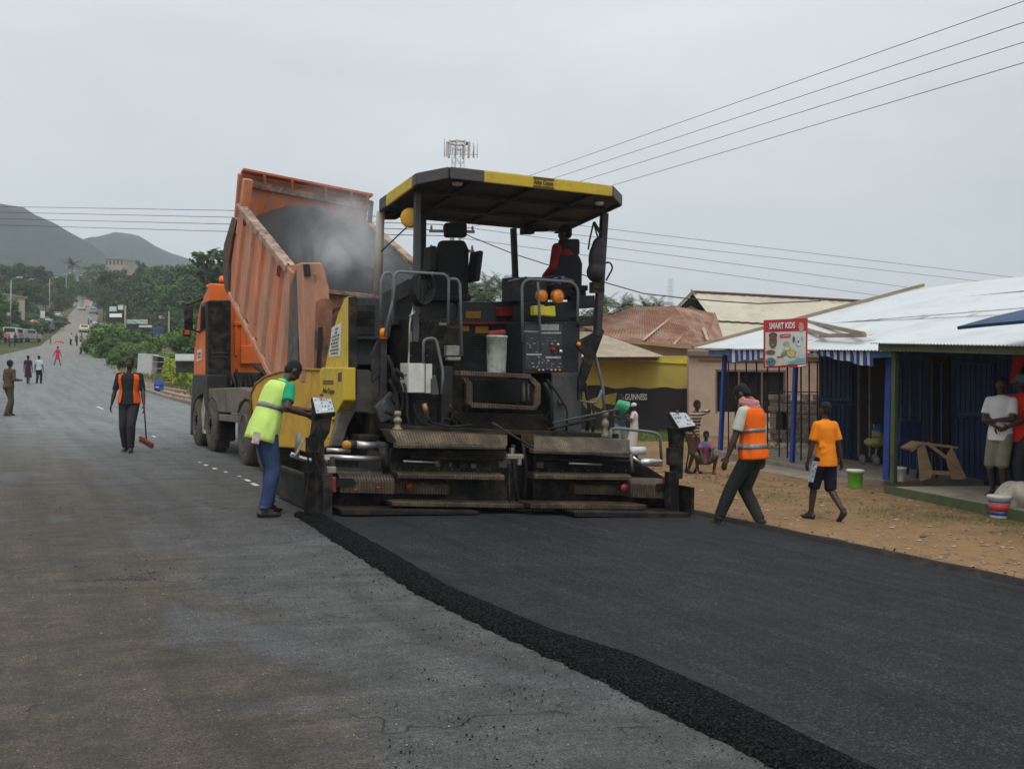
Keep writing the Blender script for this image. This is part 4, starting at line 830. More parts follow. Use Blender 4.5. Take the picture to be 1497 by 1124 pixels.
m, nt, b = nmat('hot asphalt'); v = coords(nt); f_ = noi(nt, v, 30, 4, .8); c = ramp(nt, f_, [(.3, (.012, .012, .012)), (.6, (.045, .046, .048)), (.75, (.09, .09, .09))]); nt.links.new(c, b.inputs['Base Color']); b.inputs['Roughness'].default_value = .8; bump(nt, b, f_, .9, .04)
tag(obj('asphalt_load', g, m), 'mound of dark hot asphalt filling the raised orange truck bed', 'asphalt', kind=None)
# steam
g = MB(); g.box((3.6, 13.5, 2.6), (6.7, 18.9, 5.5)); st = tag(obj('steam', g, None), kind='stuff')
m = bpy.data.materials.new('steam'); m.use_nodes = True; nt = m.node_tree; nt.nodes.remove(nt.nodes['Principled BSDF'])
vol = N(nt, 'ShaderNodeVolumePrincipled'); vol.inputs['Color'].default_value = (.86, .88, .9, 1); vol.inputs['Anisotropy'].default_value = .2
v = coords(nt, False, (1, 1, .65)); nn = noi(nt, v, 1.5, 5, .65, 1.2)
def blob(c, r):
    mp = N(nt, 'ShaderNodeMapping', vector_type='TEXTURE'); mp.inputs['Location'].default_value = c; mp.inputs['Scale'].default_value = r
    gg = N(nt, 'ShaderNodeNewGeometry'); nt.links.new(gg.outputs['Position'], mp.inputs['Vector'])
    gr = N(nt, 'ShaderNodeTexGradient', gradient_type='QUADRATIC_SPHERE'); nt.links.new(mp.outputs[0], gr.inputs['Vector']); return gr.outputs['Fac']
def mth(op, a, b):
    n = N(nt, 'ShaderNodeMath', operation=op)
    for i, x in enumerate((a, b)):
        if hasattr(x, 'is_output'): nt.links.new(x, n.inputs[i])
        else: n.inputs[i].default_value = x
    return n.outputs[0]
dn_ = mth('ADD', mth('MULTIPLY', blob((4.75, 15.2, 3.3), (1.0, 1.6, 1.2)), 1.9), mth('MULTIPLY', blob((5.3, 17.1, 4.4), (1.3, 1.5, .8)), .7))
dens = mth('MULTIPLY', dn_, ramp(nt, nn, [(.42, .05), (.6, 1.5)]))
nt.links.new(dens, vol.inputs['Density']); nt.links.new(vol.outputs[0], nt.nodes['Material Output'].inputs['Volume']); st.data.materials.clear(); st.data.materials.append(m)
# --- cab
CX = 4.05; CY = 22.35
g = MB(); prof = [(283, 548), (283.5, 512), (286, 498), (288, 470), (292, 447), (298, 432), (303, 422)]
pp = [oX(x, y, CX) for x, y in prof]; zr = oX(303, 424, CX).z
out = pp + [V((CX, 22.9, 3.40)), V((CX, CY, 3.42)), V((CX, CY, pp[0].z))]
ncx = 2.42; g.prism(out, (ncx, 0, 0)); cab = obj('cab', g, ORC, TR, bevel=.07, seg=3)
g = MB(); g.prism([oX(x, y, CX - .012) for x, y in ((293.5, 446), (299, 442), (303, 442), (303, 479), (291.5, 484))], (.02, 0, 0)); obj('side_window', g, M('dark glass', (.012, .014, .016), .12, var=.1, bmp=0), cab)
g = MB(); g.prism([oX(x, y, CX - .012) for x, y in ((288, 512), (294, 510), (294, 526), (287.5, 529))], (.01, 0, 0)); dc = obj('door_sticker', g, WHT, cab)
g = MB(); g.prism([oX(x, y, CX - .016) for x, y in ((289, 516), (293, 515), (293, 518), (289, 519))], (.004, 0, 0)); g.prism([oX(x, y, CX - .016) for x, y in ((289, 521), (293, 520), (293, 523), (289, 524))], (.004, 0, 0)); obj('sticker_text', g, REDP, dc)
g = MB(); g.prism([oX(x, y, CX - .02) for x, y in ((290.5, 484), (303, 478), (303, 480), (290.5, 486))], (.02, 0, 0)); obj('window_trim', g, BLK, cab)
for k in range(3):
    g = MB(); g.yq([(343 + k * 9, 440), (347 + k * 9, 440), (347 + k * 9, 520), (343 + k * 9, 520)], CY - .03, .04); obj('wall_rib', g, ORC, cab, bevel=.01)
g = MB(); g.yb(342, 470, 380, 476, CY - .045, .05); g.yb(352, 505, 384, 532, CY - .09, .08); obj('rear_panel', g, ORC, cab, bevel=.015)
g = MB(); a = V((4.45, 22.9, 3.44)); g.cyl(a, a + V((0, 0, .05)), .10, .10, 14); o = obj('roof_beacon', g, BLK, cab); g = MB(); g.lathe(a + V((0, 0, .05)), (0, 0, 1), [(.085, 0), (.09, .06), (.075, .13), (.02, .15)], 16); obj('beacon_dome', g, M('orange dome', (.8, .16, .015), .3), o)
g = MB(); g.yb(304.5, 439, 338, 562, CY - .42, .36); tw = obj('air_intake', g, BLK, TR, bevel=.03)
g = MB()
for y in (515, 521): g.yb(310, y, 333, y + 1.2, CY - .435, .02)
obj('intake_band', g, GRY, tw)
# mirror
g = MB(); a, b_ = oX(297, 437, CX), oX(272, 447, 3.75); g.tube([a, b_], .02, 6); g.tube([oX(292, 486, CX), oX(275, 480, 3.75)], .018, 6); mi_ = obj('mirror_arm', g, BLK, cab)
g = MB(); g.yb(270, 447, 282.5, 482, 23.6, .12); g.yb(268, 481, 279, 492, 23.5, .14); obj('side_mirror', g, BLK, mi_, bevel=.03)
g = MB(); g.yb(270, 482.5, 277, 489, 23.49, .02); obj('mirror_back', g, M('mirror orange', (.6, .12, .03), .4), mi_)
# fenders, chassis, cylinders
g = MB(); g.prism([oX(x, y, 3.83) for x, y in ((282, 548), (280.5, 575), (278.5, 600), (278, 636), (280, 634), (281, 606), (284, 588), (289, 580), (296, 575), (300, 600), (303, 600), (303, 548))], (.4, 0, 0)); obj('front_fender', g, DGR, TR, bevel=.02)
g = MB(); g.yb(303, 562, 345, 590, CY - .5, .45); g.box((4.6, 14.6, .75), (5.8, 23.6, 1.25)); g.box((4.5, 19.6, 1.2), (5.9, 21.9, 1.55)); obj('chassis', g, BLK, TR, bevel=.02)
g = MB(); g.tube([V((5.0, 19.3, 1.2)), V((5.1, 19.9, 2.3)), V((5.1, 20.3, 2.9))], [.11, .10, .07], 12); g.tube([V((4.5, 17.5, 1.1)), V((4.55, 18.6, 1.45)), V((4.55, 20.2, 1.7))], .05, 8); obj('lift_cylinder', g, OILY, TR)
g = MB(); rr = random.Random(2)
for k in range(9):
    y0 = 17.5 + k * .42; g.tube([V((4.15 + rr.random() * .3, y0, 1.0)), V((4.3, y0 + .2, 1.35 + rr.random() * .25)), V((4.45, y0 + .7, 1.15))], .03, 6)
g.box((4.1, 18.8, 1.0), (4.5, 21.9, 1.2)); obj('air_pipe', g, OILY, TR)
DUSTT = M('road dust paint', (.17, .145, .115), .85, var=.25, scale=5, bmp=.25, dirt=(.07, .055, .045), damt=.5)
for q in ([(300, 568), (353, 566), (366, 572), (371, 590), (366, 586), (358, 583), (350, 590), (346, 604), (318, 602), (316, 588), (310, 581), (303, 586), (300, 598)], [(319, 605), (347, 607), (347, 618), (320, 615)]):
    g = MB(); g.prism([oX(x, y, 3.86) for x, y in q[::-1]], (.5, 0, 0)); obj('mud_guard', g, DUSTT, TR, bevel=.02)
g = MB(); g.prism([oX(x, y, 3.84) for x, y in ((298, 572), (301, 570), (300, 600), (297, 628), (300, 634), (296, 634), (294, 600))], (.1, 0, 0)); obj('splash_guard', g, M('pale dusty steel', (.36, .33, .28), .7, dirt=(.15, .13, .1), damt=.4), TR, bevel=.01)
g = MB(); g.yb(319, 612, 345, 645, 20.2, .5); obj('fuel_tank', g, BLK, TR, bevel=.04)
def wheel(Y, X=3.85, r=.53, w_=.32, front=True):
    g = MB(); z0 = -.04 + r; c0 = V((X, Y, z0)); g.lathe(c0, (1, 0, 0), [(r * .56, .0), (r * .86, -.005), (r * .97, .03), (r, .07), (r, w_ - .05), (r * .9, w_)], 36)
    t_ = obj('tyre', g, TYRE, TR)
    g = MB(); g.lathe(c0, (1, 0, 0), [(r * .10, .0 if front else .1), (r * .2, .0 if front else .1), (r * .24, .03 if front else .12), (r * .48, .06 if front else .14), (r * .55, -.012), (r * .58, -.008), (r * .58, .05)], 28); rm = obj('rim', g, M('dusty rim', (.13, .11, .085), .75, var=.3, scale=6, dirt=(.06, .05, .04), damt=.5), t_)
    g = MB()
    for k in range(10): a = k * PI / 5; p = c0 + V((.015 if front else .12, r * .33 * math.cos(a), r * .33 * math.sin(a))); g.cyl(p, p - V((.03, 0, 0)), .015, .015, 6)
    tag(obj('wheel_nut', g, OILY, t_))
    # tread blocks
    g = MB(); n = 44
    for k in range(n):
        a = 2 * PI * k / n; dv = V((0, math.cos(a), math.sin(a))); g.cbox(c0 + dv * (r + .003) + V((w_ * .3, 0, 0)), (w_ * .36, .035, .02), Matrix.Rotation(a - PI / 2, 3, 'X')); g.cbox(c0 + dv * (r + .003) + V((w_ * .7, 0, 0)), (w_ * .3, .035, .02), Matrix.Rotation(a - PI / 2 + .04, 3, 'X'))
    obj('tread', g, TYRE, t_)
for Y, f_ in ((22.45, True), (20.85, True), (17.8, False), (16.4, False)): wheel(Y, r=.55 if f_ else .56, front=f_, w_=.32 if f_ else .6)
# ------------------------------------------------------------------ people
def onG(px, py, dz=0.0):
    d = ray(px, py); t = 3.0
    while t < 900:
        p = EYE + d * t
        if p.z <= gz(p.x, p.y) + dz: break
        t *= 1.003
    return V((p.x, p.y, gz(p.x, p.y) + dz))
SKIN = M('dark brown skin', (.055, .028, .017), .55, var=.12, scale=8, bmp=.05)
HAIR = M('black hair', (.008, .007, .007), .9, var=.3, scale=30, bmp=.5, bscale=90)
def CLOTH(name, c, var=.16, **k): return M(name, c, .9, var=var, scale=5, bmp=.5, bscale=9, spec=.2, **k)
def ik(a, c, l1, l2, pole):
    d = c - a; L = min(d.length, (l1 + l2) * .998); u = d.normalized(); c = a + u * L
    x = (l1 * l1 - l2 * l2 + L * L) / (2 * L); h = math.sqrt(max(0, l1 * l1 - x * x))
    p = pole - u * pole.dot(u); p = p.normalized() if p.length > 1e-5 else V((0, 1, 0))
    return a + u * x + p * h, c
def cap(g, a, b, ra, rb, n=10):
    g.tube([a, b], [ra, rb], n); g.ell(a, (ra,) * 3, nu=n, nv=6); g.ell(b, (rb,) * 3, nu=n, nv=6)
def person(label, loc, head_to, H=1.72, lean=0., pel=(0, 0), pelz=None, feet=None, hands=None, headp=0., heady=0., fem=False, vox=.011, cat='person', group=None,
           shirt=None, sleeve=.62, trousers=None, tlen=1.0, dress=None, skirt=None, vest=None, shoes=None, hat=None, hair=True, fingers=True, toew=None, twist=0., elbow=None, knee=None, shirtlen=.0, bulk=1.0, curl=.5):
    loc = V(loc); S = H / 1.75; ht = V(head_to); rz = math.atan2(-ht.x, ht.y) if len(ht) == 3 else math.atan2(-ht[0], ht[1])
    root = thing('person', label, cat, loc, rz, group, world=False); RM = Matrix.Rotation(-rz, 3, 'Z')
    tol = lambda p: (RM @ (V(p) - loc)) if len(p) == 3 and p[0] is not None else p
    pz = (.955 if pelz is None else pelz) * S if pelz is None else pelz
    Pp = V((pel[0], pel[1], pz))
    def up(a): return V((0, math.sin(a), math.cos(a)))
    u1, u2 = up(lean * .7), up(lean * 1.15); xr = V((math.cos(twist), math.sin(twist), 0)); f2 = xr.cross(u2) * -1; f1 = V((1, 0, 0)).cross(u1) * -1
    wa = Pp + u1 * .20 * S; ch = wa + u2 * .20 * S; nb = ch + u2 * .155 * S; hd_u = up(lean * 1.15 + headp * .6)
    hc = nb + hd_u * .045 * S + up(lean + headp) * .118 * S
    shw = (.172 if fem else .178) * S * bulk
    SH = [ch + u2 * .088 * S + xr * s * shw for s in (-1, 1)]
    HP = [Pp + V((s * .09 * S, 0, -.03 * S)) for s in (-1, 1)]
    feet = feet or [(-.09, 0), (.09, 0)]
    F = []
    for s, ft in zip((-1, 1), feet):
        if len(ft) == 2: ft = (ft[0], ft[1], 0)
        F.append(V((ft[0], ft[1], ft[2] + .085 * S)))
    K = []; A_ = []
    for i in (0, 1):
        k_, a_ = ik(HP[i], F[i], .44 * S, .43 * S, V(knee[i]) if knee else V((0, 1, .15))); K.append(k_); A_.append(a_)
    hands = hands or [(-.26, .05, .83), (.26, .05, .83)]
    E = []; W_ = []
    for i in (0, 1):
        t = hands[i]
        if t[0] == 'w': tgt = tol(t[1])
        else: tgt = V(t) * S if abs(t[2]) < 3 else V(t)
        e_, w_ = ik(SH[i], tgt, .29 * S, .26 * S, V(elbow[i]) if elbow else V(((-1, 1)[i] * .4, -1, -.1))); E.append(e_); W_.append(w_)
    b = bulk
    tr = [(Pp - u1 * .06 * S, .14, .105), (Pp + u1 * .03 * S, .158 + .012 * fem, .12), (wa, .128, .10), (wa + (ch - wa) * .6, .147, .112), (ch + u2 * .03 * S, .163, .118), (ch + u2 * .10 * S, .150, .095), (nb - u2 * .012 * S, .085, .065)]
    def rings(off, idx=None, zs=1.0, lo=None):
        out = []
        for k, (c, rx, ry) in enumerate(tr):
            q = xr if k > 2 else V((1, 0, 0)); ff = f2 if k > 2 else f1
            out.append((c, q * (rx * b * S + off), ff * (ry * b * S + off)))
        return out
    # --- body, one continuous surface
    g = MB(); g.loft(rings(-.008), 16)
    cap(g, nb - u2 * .03 * S, nb + hd_u * .07 * S, .052 * S, .048 * S)
    hr = Matrix.Rotation(-(lean + headp), 3, 'X'); hy = Matrix.Rotation(heady, 3, 'Z'); hm = hr @ hy if True else hr
    hp = lambda x, y, z: hc + hm @ (V((x, y, z)) * S)
    g.ell(hc + hm @ V((0, -.008, .015)) * S, (.073 * S, .092 * S, .10 * S), hm); g.ell(hp(0, .022, -.05), (.054 * S, .066 * S, .058 * S), hm); g.ell(hp(0, .088, -.02), (.016 * S, .018 * S, .022 * S), hm, 8, 6); g.ell(hp(0, .076, -.058), (.026 * S, .016 * S, .013 * S), hm, 8, 6)
    for s in (-1, 1): g.ell(hp(s * .076, -.005, -.012), (.010 * S, .02 * S, .032 * S), hm, 8, 6)
    for i in (0, 1):
        s = (-1, 1)[i]
        cap(g, nb - u2 * .02 * S, SH[i] - u2 * .005 * S, .045 * S, .046 * S); cap(g, SH[i] - xr * s * .03 * S, SH[i], .055 * S, .048 * S * b); cap(g, SH[i], E[i], .05 * S * b, .038 * S * b); cap(g, E[i], E[i].lerp(W_[i], .35), .038 * S, .040 * S * b); cap(g, E[i].lerp(W_[i], .35), W_[i], .040 * S * b, .025 * S)
        # hand: flat palm, four unequal bent fingers, thumb from its side
        d = (W_[i] - E[i]).normalized(); side = V((s, 0, 0)); side = (side - d * side.dot(d)).normalized(); fw = d.cross(side) * (1 if s < 0 else -1); fw = fw.normalized()
        if fw.y < 0 and abs(d.z) > .5: fw = -fw
        pc = W_[i] + d * .05 * S
        g.loft([(W_[i] - d * .005, fw * .024 * S, side * .018 * S), (W_[i] + d * .03 * S, fw * .036 * S, side * .016 * S), (W_[i] + d * .08 * S, fw * .041 * S, side * .014 * S), (W_[i] + d * .098 * S, fw * .036 * S, side * .011 * S)], 12)
        if fingers:
            for k, (o_, L) in enumerate(((.030, .070), (.010, .078), (-.010, .072), (-.029, .056))):
                p0 = W_[i] + d * .09 * S + fw * o_ * S; dd = d
                for q, fr_ in enumerate((.45, .32, .23)):
                    dd = (dd - side * curl * (.5 + .3 * q)).normalized(); p1 = p0 + dd * L * fr_ * 1.1 * S; cap(g, p0, p1, (.0098 - .0008 * q) * S, (.0092 - .0008 * q) * S, 8); p0 = p1
            p0 = W_[i] + d * .035 * S + fw * .03 * S; p1 = p0 + (d * .5 + fw * .75 - side * .3).normalized() * .036 * S; p2 = p1 + (d * .85 + fw * .25 - side * .4).normalized() * .032 * S
            cap(g, p0, p1, .014 * S, .011 * S, 8); cap(g, p1, p2, .011 * S, .009 * S, 8)
        else: cap(g, W_[i] + d * .09 * S, W_[i] + (d - side * .3).normalized() * .16 * S, .026 * S, .018 * S)
        # leg and foot
        g.ell(HP[i], (.085 * S, .09 * S, .09 * S)); cap(g, HP[i], K[i], .082 * S * b, .055 * S); cap(g, K[i], K[i].lerp(A_[i], .35), .053 * S, .056 * S); cap(g, K[i].lerp(A_[i], .35), A_[i], .055 * S, .036 * S)
        tw = (toew[i] if toew else 0); lift = F[i].z - .085 * S
        td = V((s * .18, 1, -tw)).normalized(); hl = A_[i] - td * .045 * S - V((0, 0, .045 * S)); tp = A_[i] + td * .145 * S - V((0, 0, .062 * S))
        cap(g, hl, tp, .040 * S, .026 * S); cap(g, A_[i], A_[i].lerp(tp, .5), .038 * S, .034 * S)
    body = obj('body', g, SKIN, root); remesh(body, vox, 1)
    far = vox > .02
    def clothes(name, g, m, par=root, sm=3, vx=None):
        o = obj(name, g, m, par); remesh(o, vx or max(vox, .013), sm); return o
    if shirt:
        g = MB(); rg = rings(.012); base = Pp - u1 * (.06 + shirtlen) * S
        rg = [(base, V((1, 0, 0)) * (.16 * b * S + .02), f1 * (.125 * b * S + .02))] + rg[1:]; g.loft(rg, 18)
        for i in (0, 1):
            s = (-1, 1)[i]; cap(g, nb - u2 * .03 * S, SH[i] - u2 * .004 * S, .052 * S, .054 * S); cap(g, SH[i] - xr * s * .035 * S, SH[i], .060 * S, .055 * S * b)
            if sleeve <= 1: e = SH[i].lerp(E[i], sleeve); g.tube([SH[i], e], [.055 * S * b, (.066 if sleeve < .9 else .052) * S * b], 12); g.tube([e, e + (e - SH[i]).normalized() * .01], (.066 if sleeve < .9 else .052) * S * b, 12)
            else: cap(g, SH[i], E[i], .062 * S * b, .05 * S * b); g.tube([E[i], E[i].lerp(W_[i], min(1, sleeve - 1))], [.05 * S * b, .038 * S * b], 12)
        cap(g, nb - u2 * .03 * S, nb - u2 * .005 * S, .062 * S, .058 * S)
        rs = random.Random(int(loc.x * 100)); 
        for k in range(0 if far else 24):   # soft folds
            a = rs.uniform(0, 6.28); t = rs.uniform(-.05, .33); c = Pp + u1 * t * S; p = c + V((math.cos(a) * .148, math.sin(a) * .112, 0)) * S * b; q = p + V((rs.uniform(-.05, .05), rs.uniform(-.02, .02), rs.uniform(-.09, -.03))) * S; cap(g, p, q, .017, .010, 6)
        sh = clothes('dress' if dress else 'shirt', g, shirt)
    if trousers or skirt:
        g = MB()
        if trousers:
            rg = rings(.014)[:2]; g.loft([(Pp - u1 * .10 * S, V((.15 * S * b, 0, 0)), f1 * .11 * S * b), (Pp - u1 * .02 * S, V((.168 * S * b, 0, 0)), f1 * .128 * S * b), (Pp + u1 * .09 * S, V((.15 * S * b, 0, 0)), f1 * .115 * S * b)], 18)
            for i in (0, 1):
                cap(g, HP[i], K[i], .098 * S * b, .075 * S * b)
                if tlen > .55: e = K[i].lerp(A_[i], (tlen - .5) * 2 * .93); g.tube([K[i], K[i].lerp(e, .45), e], [.075 * S * b, .072 * S * b, .060 * S], 14)
                else: e = K[i] + (A_[i] - K[i]) * .08; g.tube([HP[i], e], [.10 * S * b, .088 * S * b], 14)
                if tlen > .9 and not far:
                    for q in range(4): t = .72 + .075 * q; c = K[i].lerp(A_[i], t); g.tube([c + V((0, .012 * (-1) ** q, 0)), c + V((0, .012 * (-1) ** q, -.018))], .065 * S, 12)
        else:
            kz = min(K[0].z, K[1].z) - skirt * S; mid = (K[0] + K[1]) / 2
            g.loft([(Pp + u1 * .1 * S, V((.14 * S, 0, 0)), V((0, .11 * S, 0))), (Pp, V((.175 * S, 0, 0)), V((0, .14 * S, 0))), (V((mid.x, mid.y * .8, kz)), V((.22 * S, 0, 0)), V((0, .19 * S, 0)))], 18)
        clothes('trousers' if trousers and tlen > .6 else ('shorts' if trousers else 'skirt'), g, trousers or dress)
    if shoes:
        g = MB()
        for i in (0, 1):
            s = (-1, 1)[i]; tw = (toew[i] if toew else 0); td = V((s * .18, 1, -tw)).normalized(); hl = A_[i] - td * .05 * S - V((0, 0, .048 * S)); tp = A_[i] + td * .165 * S - V((0, 0, .063 * S)); xs = td.cross(V((0, 0, 1))).normalized()
            zz = xs.cross(td)
            g2 = MB(); g2.loft([(hl - td * .035 * S, xs * .012 * S, zz * .02 * S), (hl, xs * .042 * S, zz * .046 * S), (hl.lerp(tp, .45), xs * .043 * S, zz * .040 * S), (hl.lerp(tp, .85), xs * .047 * S, zz * .028 * S), (tp + td * .02 * S, xs * .02 * S, zz * .014 * S)], 14); cap(g2, A_[i] - V((0, 0, .02 * S)), A_[i] + V((0, 0, .02 * S)), .046 * S, .045 * S)
            o = obj('shoe', g2, shoes, root); remesh(o, max(vox, .012), 1)
    if hair:
        g = MB(); g.ell(hp(0, -.018, .035), (.080 * S, .093 * S, .086 * S), hm, 16, 10); g.ell(hp(0, -.045, -.005), (.072 * S, .062 * S, .075 * S), hm, 14, 8)
        if fem: g.ell(hp(0, -.05, .075), (.055 * S, .055 * S, .05 * S), hm, 12, 8)
        obj('hair', g, HAIR, root)
    if hat:
        g = MB(); g.ell(hp(0, -.012, .045), (.086 * S, .10 * S, .082 * S), hm, 16, 10); g.ell(hp(0, .095, .03), (.06 * S, .06 * S, .010 * S), hm, 12, 6); obj('cap', g, hat, root)
    if not far:
        for s in (-1, 1):
            g = MB(); g.ell(hp(s * .03, .079, .004), (.014 * S, .008 * S, .009 * S), hm, 8, 6); e = obj('eye', g, M('eye white', (.22, .19, .16), .3, var=.05, bmp=0), root); g = MB(); g.ell(hp(s * .03, .085, .004), (.006 * S, .004 * S, .006 * S), hm, 8, 6); obj('iris', g, HAIR, e)
    if vest:
        vm, gap, stripe, L_ = vest; rg = rings(.030)
        rg = [(Pp - u1 * L_ * S, V((.168 * b * S + .026, 0, 0)), f1 * (.130 * b * S + .026))] + rg[1:6] + [(nb - u2 * .03 * S, xr * (.115 * S), f2 * (.072 * S)), (nb - u2 * .0 * S, xr * (.070 * S), f2 * (.062 * S))]
        # finer rings with gentle folds
        fine = []; rs = random.Random(3)
        for (c0, a0, b0), (c1, a1, b1) in zip(rg, rg[1:]):
            for q in range(4): t = q / 4; fine.append((c0.lerp(c1, t), a0.lerp(a1, t), b0.lerp(b1, t)))
        fine.append(rg[-1]); g = MB(); n = 56; arc = (PI / 2 + gap, PI / 2 + 2 * PI - gap); vs = []
        for k, (c, ax, ay) in enumerate(fine):
            for j in range(n + 1):
                t = arc[0] + (arc[1] - arc[0]) * j / n; wv = 1 + (.060 * noise.noise((math.cos(t) * 3.2, math.sin(t) * 3.2, k * .22)) + .022 * math.sin(t * 9 + k * .12)) * max(0, 1 - k / len(fine))
                vs.append(c + (ax * math.cos(t) + ay * math.sin(t)) * wv)
        g.add(vs, [(k * (n + 1) + j, k * (n + 1) + j + 1, (k + 1) * (n + 1) + j + 1, (k + 1) * (n + 1) + j) for k in range(len(fine) - 1) for j in range(n)], True)
        vo_ = obj('safety_vest', g, vm, root, solid=.008)
        for z0, z1 in stripe:
            g = MB(); vs = []
            for q in range(3):
                kk = z0 + (z1 - z0) * q / 2; k = int(kk); fr_ = kk - k; c = fine[k][0].lerp(fine[k + 1][0], fr_); ax = fine[k][1].lerp(fine[k + 1][1], fr_); ay = fine[k][2].lerp(fine[k + 1][2], fr_)
                for j in range(n + 1):
                    t = arc[0] + (arc[1] - arc[0]) * j / n; wv = 1.035 + (.060 * noise.noise((math.cos(t) * 3.2, math.sin(t) * 3.2, kk * .22)) + .022 * math.sin(t * 9 + kk * .12)) * max(0, 1 - kk / len(fine)); vs.append(c + (ax * math.cos(t) + ay * math.sin(t)) * wv)
            g.add(vs, [(k * (n + 1) + j, k * (n + 1) + j + 1, (k + 1) * (n + 1) + j + 1, (k + 1) * (n + 1) + j) for k in range(2) for j in range(n)], True)
            obj('reflective_stripe', g, M('grey reflective tape', (.22, .22, .22), .4, metal=.3, var=.2), vo_, solid=.003)
    root['_h'] = 0; del root['_h']
    return root, dict(hand=[root.matrix_world, W_], hc=hc, nb=nb, tolocal=tol, P=Pp, hp=hp, u2=u2, rz=rz, E=E, W=W_)
def wl(info, loc, p): return V(loc) + Matrix.Rotation(info['rz'], 3, 'Z') @ V(p)
VD = V((_f.x, _f.y, 0)).normalized(); VL = V((-VD.y, VD.x, 0))       # away from the camera, to the picture's left
ORV = CLOTH('orange vest cloth', (.86, .14, .012)); LIM = CLOTH('lime vest cloth', (.58, .80, .20), var=.1); JEAN = CLOTH('blue jeans', (.035, .06, .13), var=.35)
BLKC = CLOTH('black cloth', (.014, .014, .016)); CHAR = CLOTH('charcoal trousers', (.035, .035, .038)); BOOT = M('black boot', (.015, .014, .013), .6, bmp=.2)
# 1 worker at the control stand
p = onG(389, 753); p.z = 0
person('man in a lime safety vest and jeans leaning over the left control panel', p, V((.88, .22, 0)), H=1.79, lean=.44, headp=.34, heady=-.2, pel=(0, -.04), pelz=.985,
       feet=[(-.13, .10), (.15, -.10)], hands=[('w', oY(452, 600, 11.55)), ('w', oY(450, 607, 11.2))], elbow=[(-.6, -.6, -.6), (.5, -.7, -.6)],
       shirt=CLOTH('green shirt', (.02, .30, .16)), sleeve=.72, trousers=JEAN, shoes=BOOT, vest=(LIM, .35, [(8.0, 9.6)], .16), vox=.009, bulk=1.08)
g = MB(); a = oY(374.5, 640, 10.95); g.cbox(a, (.07, .05, .12), Matrix.Rotation(.2, 3, 'Y')); g.cbox(a + V((.0, -.026, -.02)), (.04, .012, .05), Matrix.Rotation(.2, 3, 'Y'))
tag(obj('hand_radio', g, M('white plastic with red', (.55, .45, .43), .5, var=.3, scale=20)), 'small white and red radio hanging at the back of the blue jeans', 'radio')
# 2 sweeper
p = onG(188, 661)
r_, inf = person('man in open orange vest and dark clothes walking nearer with a broom', p, V((-.38, -.92, 0)), H=1.76, lean=.02, heady=.05, feet=[(-.07, .10), (.10, -.13)], toew=[0, .35],
       hands=[(.0 - .30, .06, .80), (.34, .03, .80)], shirt=CLOTH('dark grey shirt', (.026, .03, .034)), sleeve=.95, trousers=CHAR, shoes=BOOT, vest=(ORV, .62, [], .03), vox=.011, bulk=1.1)
hw = wl(inf, p, inf['W'][0]); top = hw + V((0, -.05, -.05)); bot = oY(214, 644, hw.y - .12)
B = thing('push_broom', 'long handled push broom with reddish brush carried by the man in dark clothes', 'broom', bot)
g = MB(); g.tube([top + (top - bot).normalized() * .35, bot], .014, 8); obj('handle', g, M('dark wood', (.10, .045, .03), .6), B)
g = MB(); hd = VL * -1 * .125 + V((0, 0, -.07)); g.bar(bot - hd, bot + hd, .07, .05); br = obj('broom_head', g, M('red-brown wood', (.20, .04, .03), .7), B, bevel=.01)
g = MB(); g.bar(bot - hd + V((0, 0, -.05)), bot + hd + V((0, 0, -.05)), .06, .07); obj('bristle', g, M('dark bristle', (.09, .03, .025), .95, var=.4, scale=30, bmp=.8), br)
# 3 paver hand in orange vest
p = onG(1101, 776)
r_, inf = person('man in a bright orange vest with grey stripes walking bent along the mat edge', p, VD * .62 + VL * .75, H=1.80, lean=.11, headp=.62, heady=.1, pel=(0, .02), pelz=.925, feet=[(-.10, .42), (.11, -.05)], toew=[0, .1],
       hands=[(-.31, .20, .82), (.34, .06, .80)], shirt=CLOTH('cream shirt', (.50, .50, .42)), sleeve=.78, trousers=CLOTH('dark green trousers', (.032, .036, .032)), shoes=BOOT, vest=(ORV, .3, [(4.4, 5.8), (9.2, 10.6)], .07), vox=.010, bulk=1.06)
g = MB(); q = inf['nb'] + V((0, -.01, .015))
for k, (r1, z) in enumerate(((.092, -.01), (.088, .035), (.10, .01))):
    pts = [q + V((r1 * math.cos(t), r1 * .92 * math.sin(t) + .01 * k, z + .03 * math.sin(t) + .01 * math.sin(4 * t))) for t in [i * 2 * PI / 20 for i in range(21)]]; g.tube(pts, [.032 + .006 * math.sin(i * 1.7) for i in range(21)], 8)
m, nt, b = nmat('red check cloth'); v = coords(nt); ck = N(nt, 'ShaderNodeTexChecker'); ck.inputs['Scale'].default_value = 60; nt.links.new(v, ck.inputs['Vector']); nt.links.new(mixc(nt, ck.outputs['Fac'], (.42, .07, .07), (.55, .36, .33)), b.inputs['Base Color']); b.inputs['Roughness'].default_value = .95
sc = obj('neck_scarf', g, m, None); sc.parent = r_; ROOTL['neck_scarf'] = V((0, 0, 0)); 
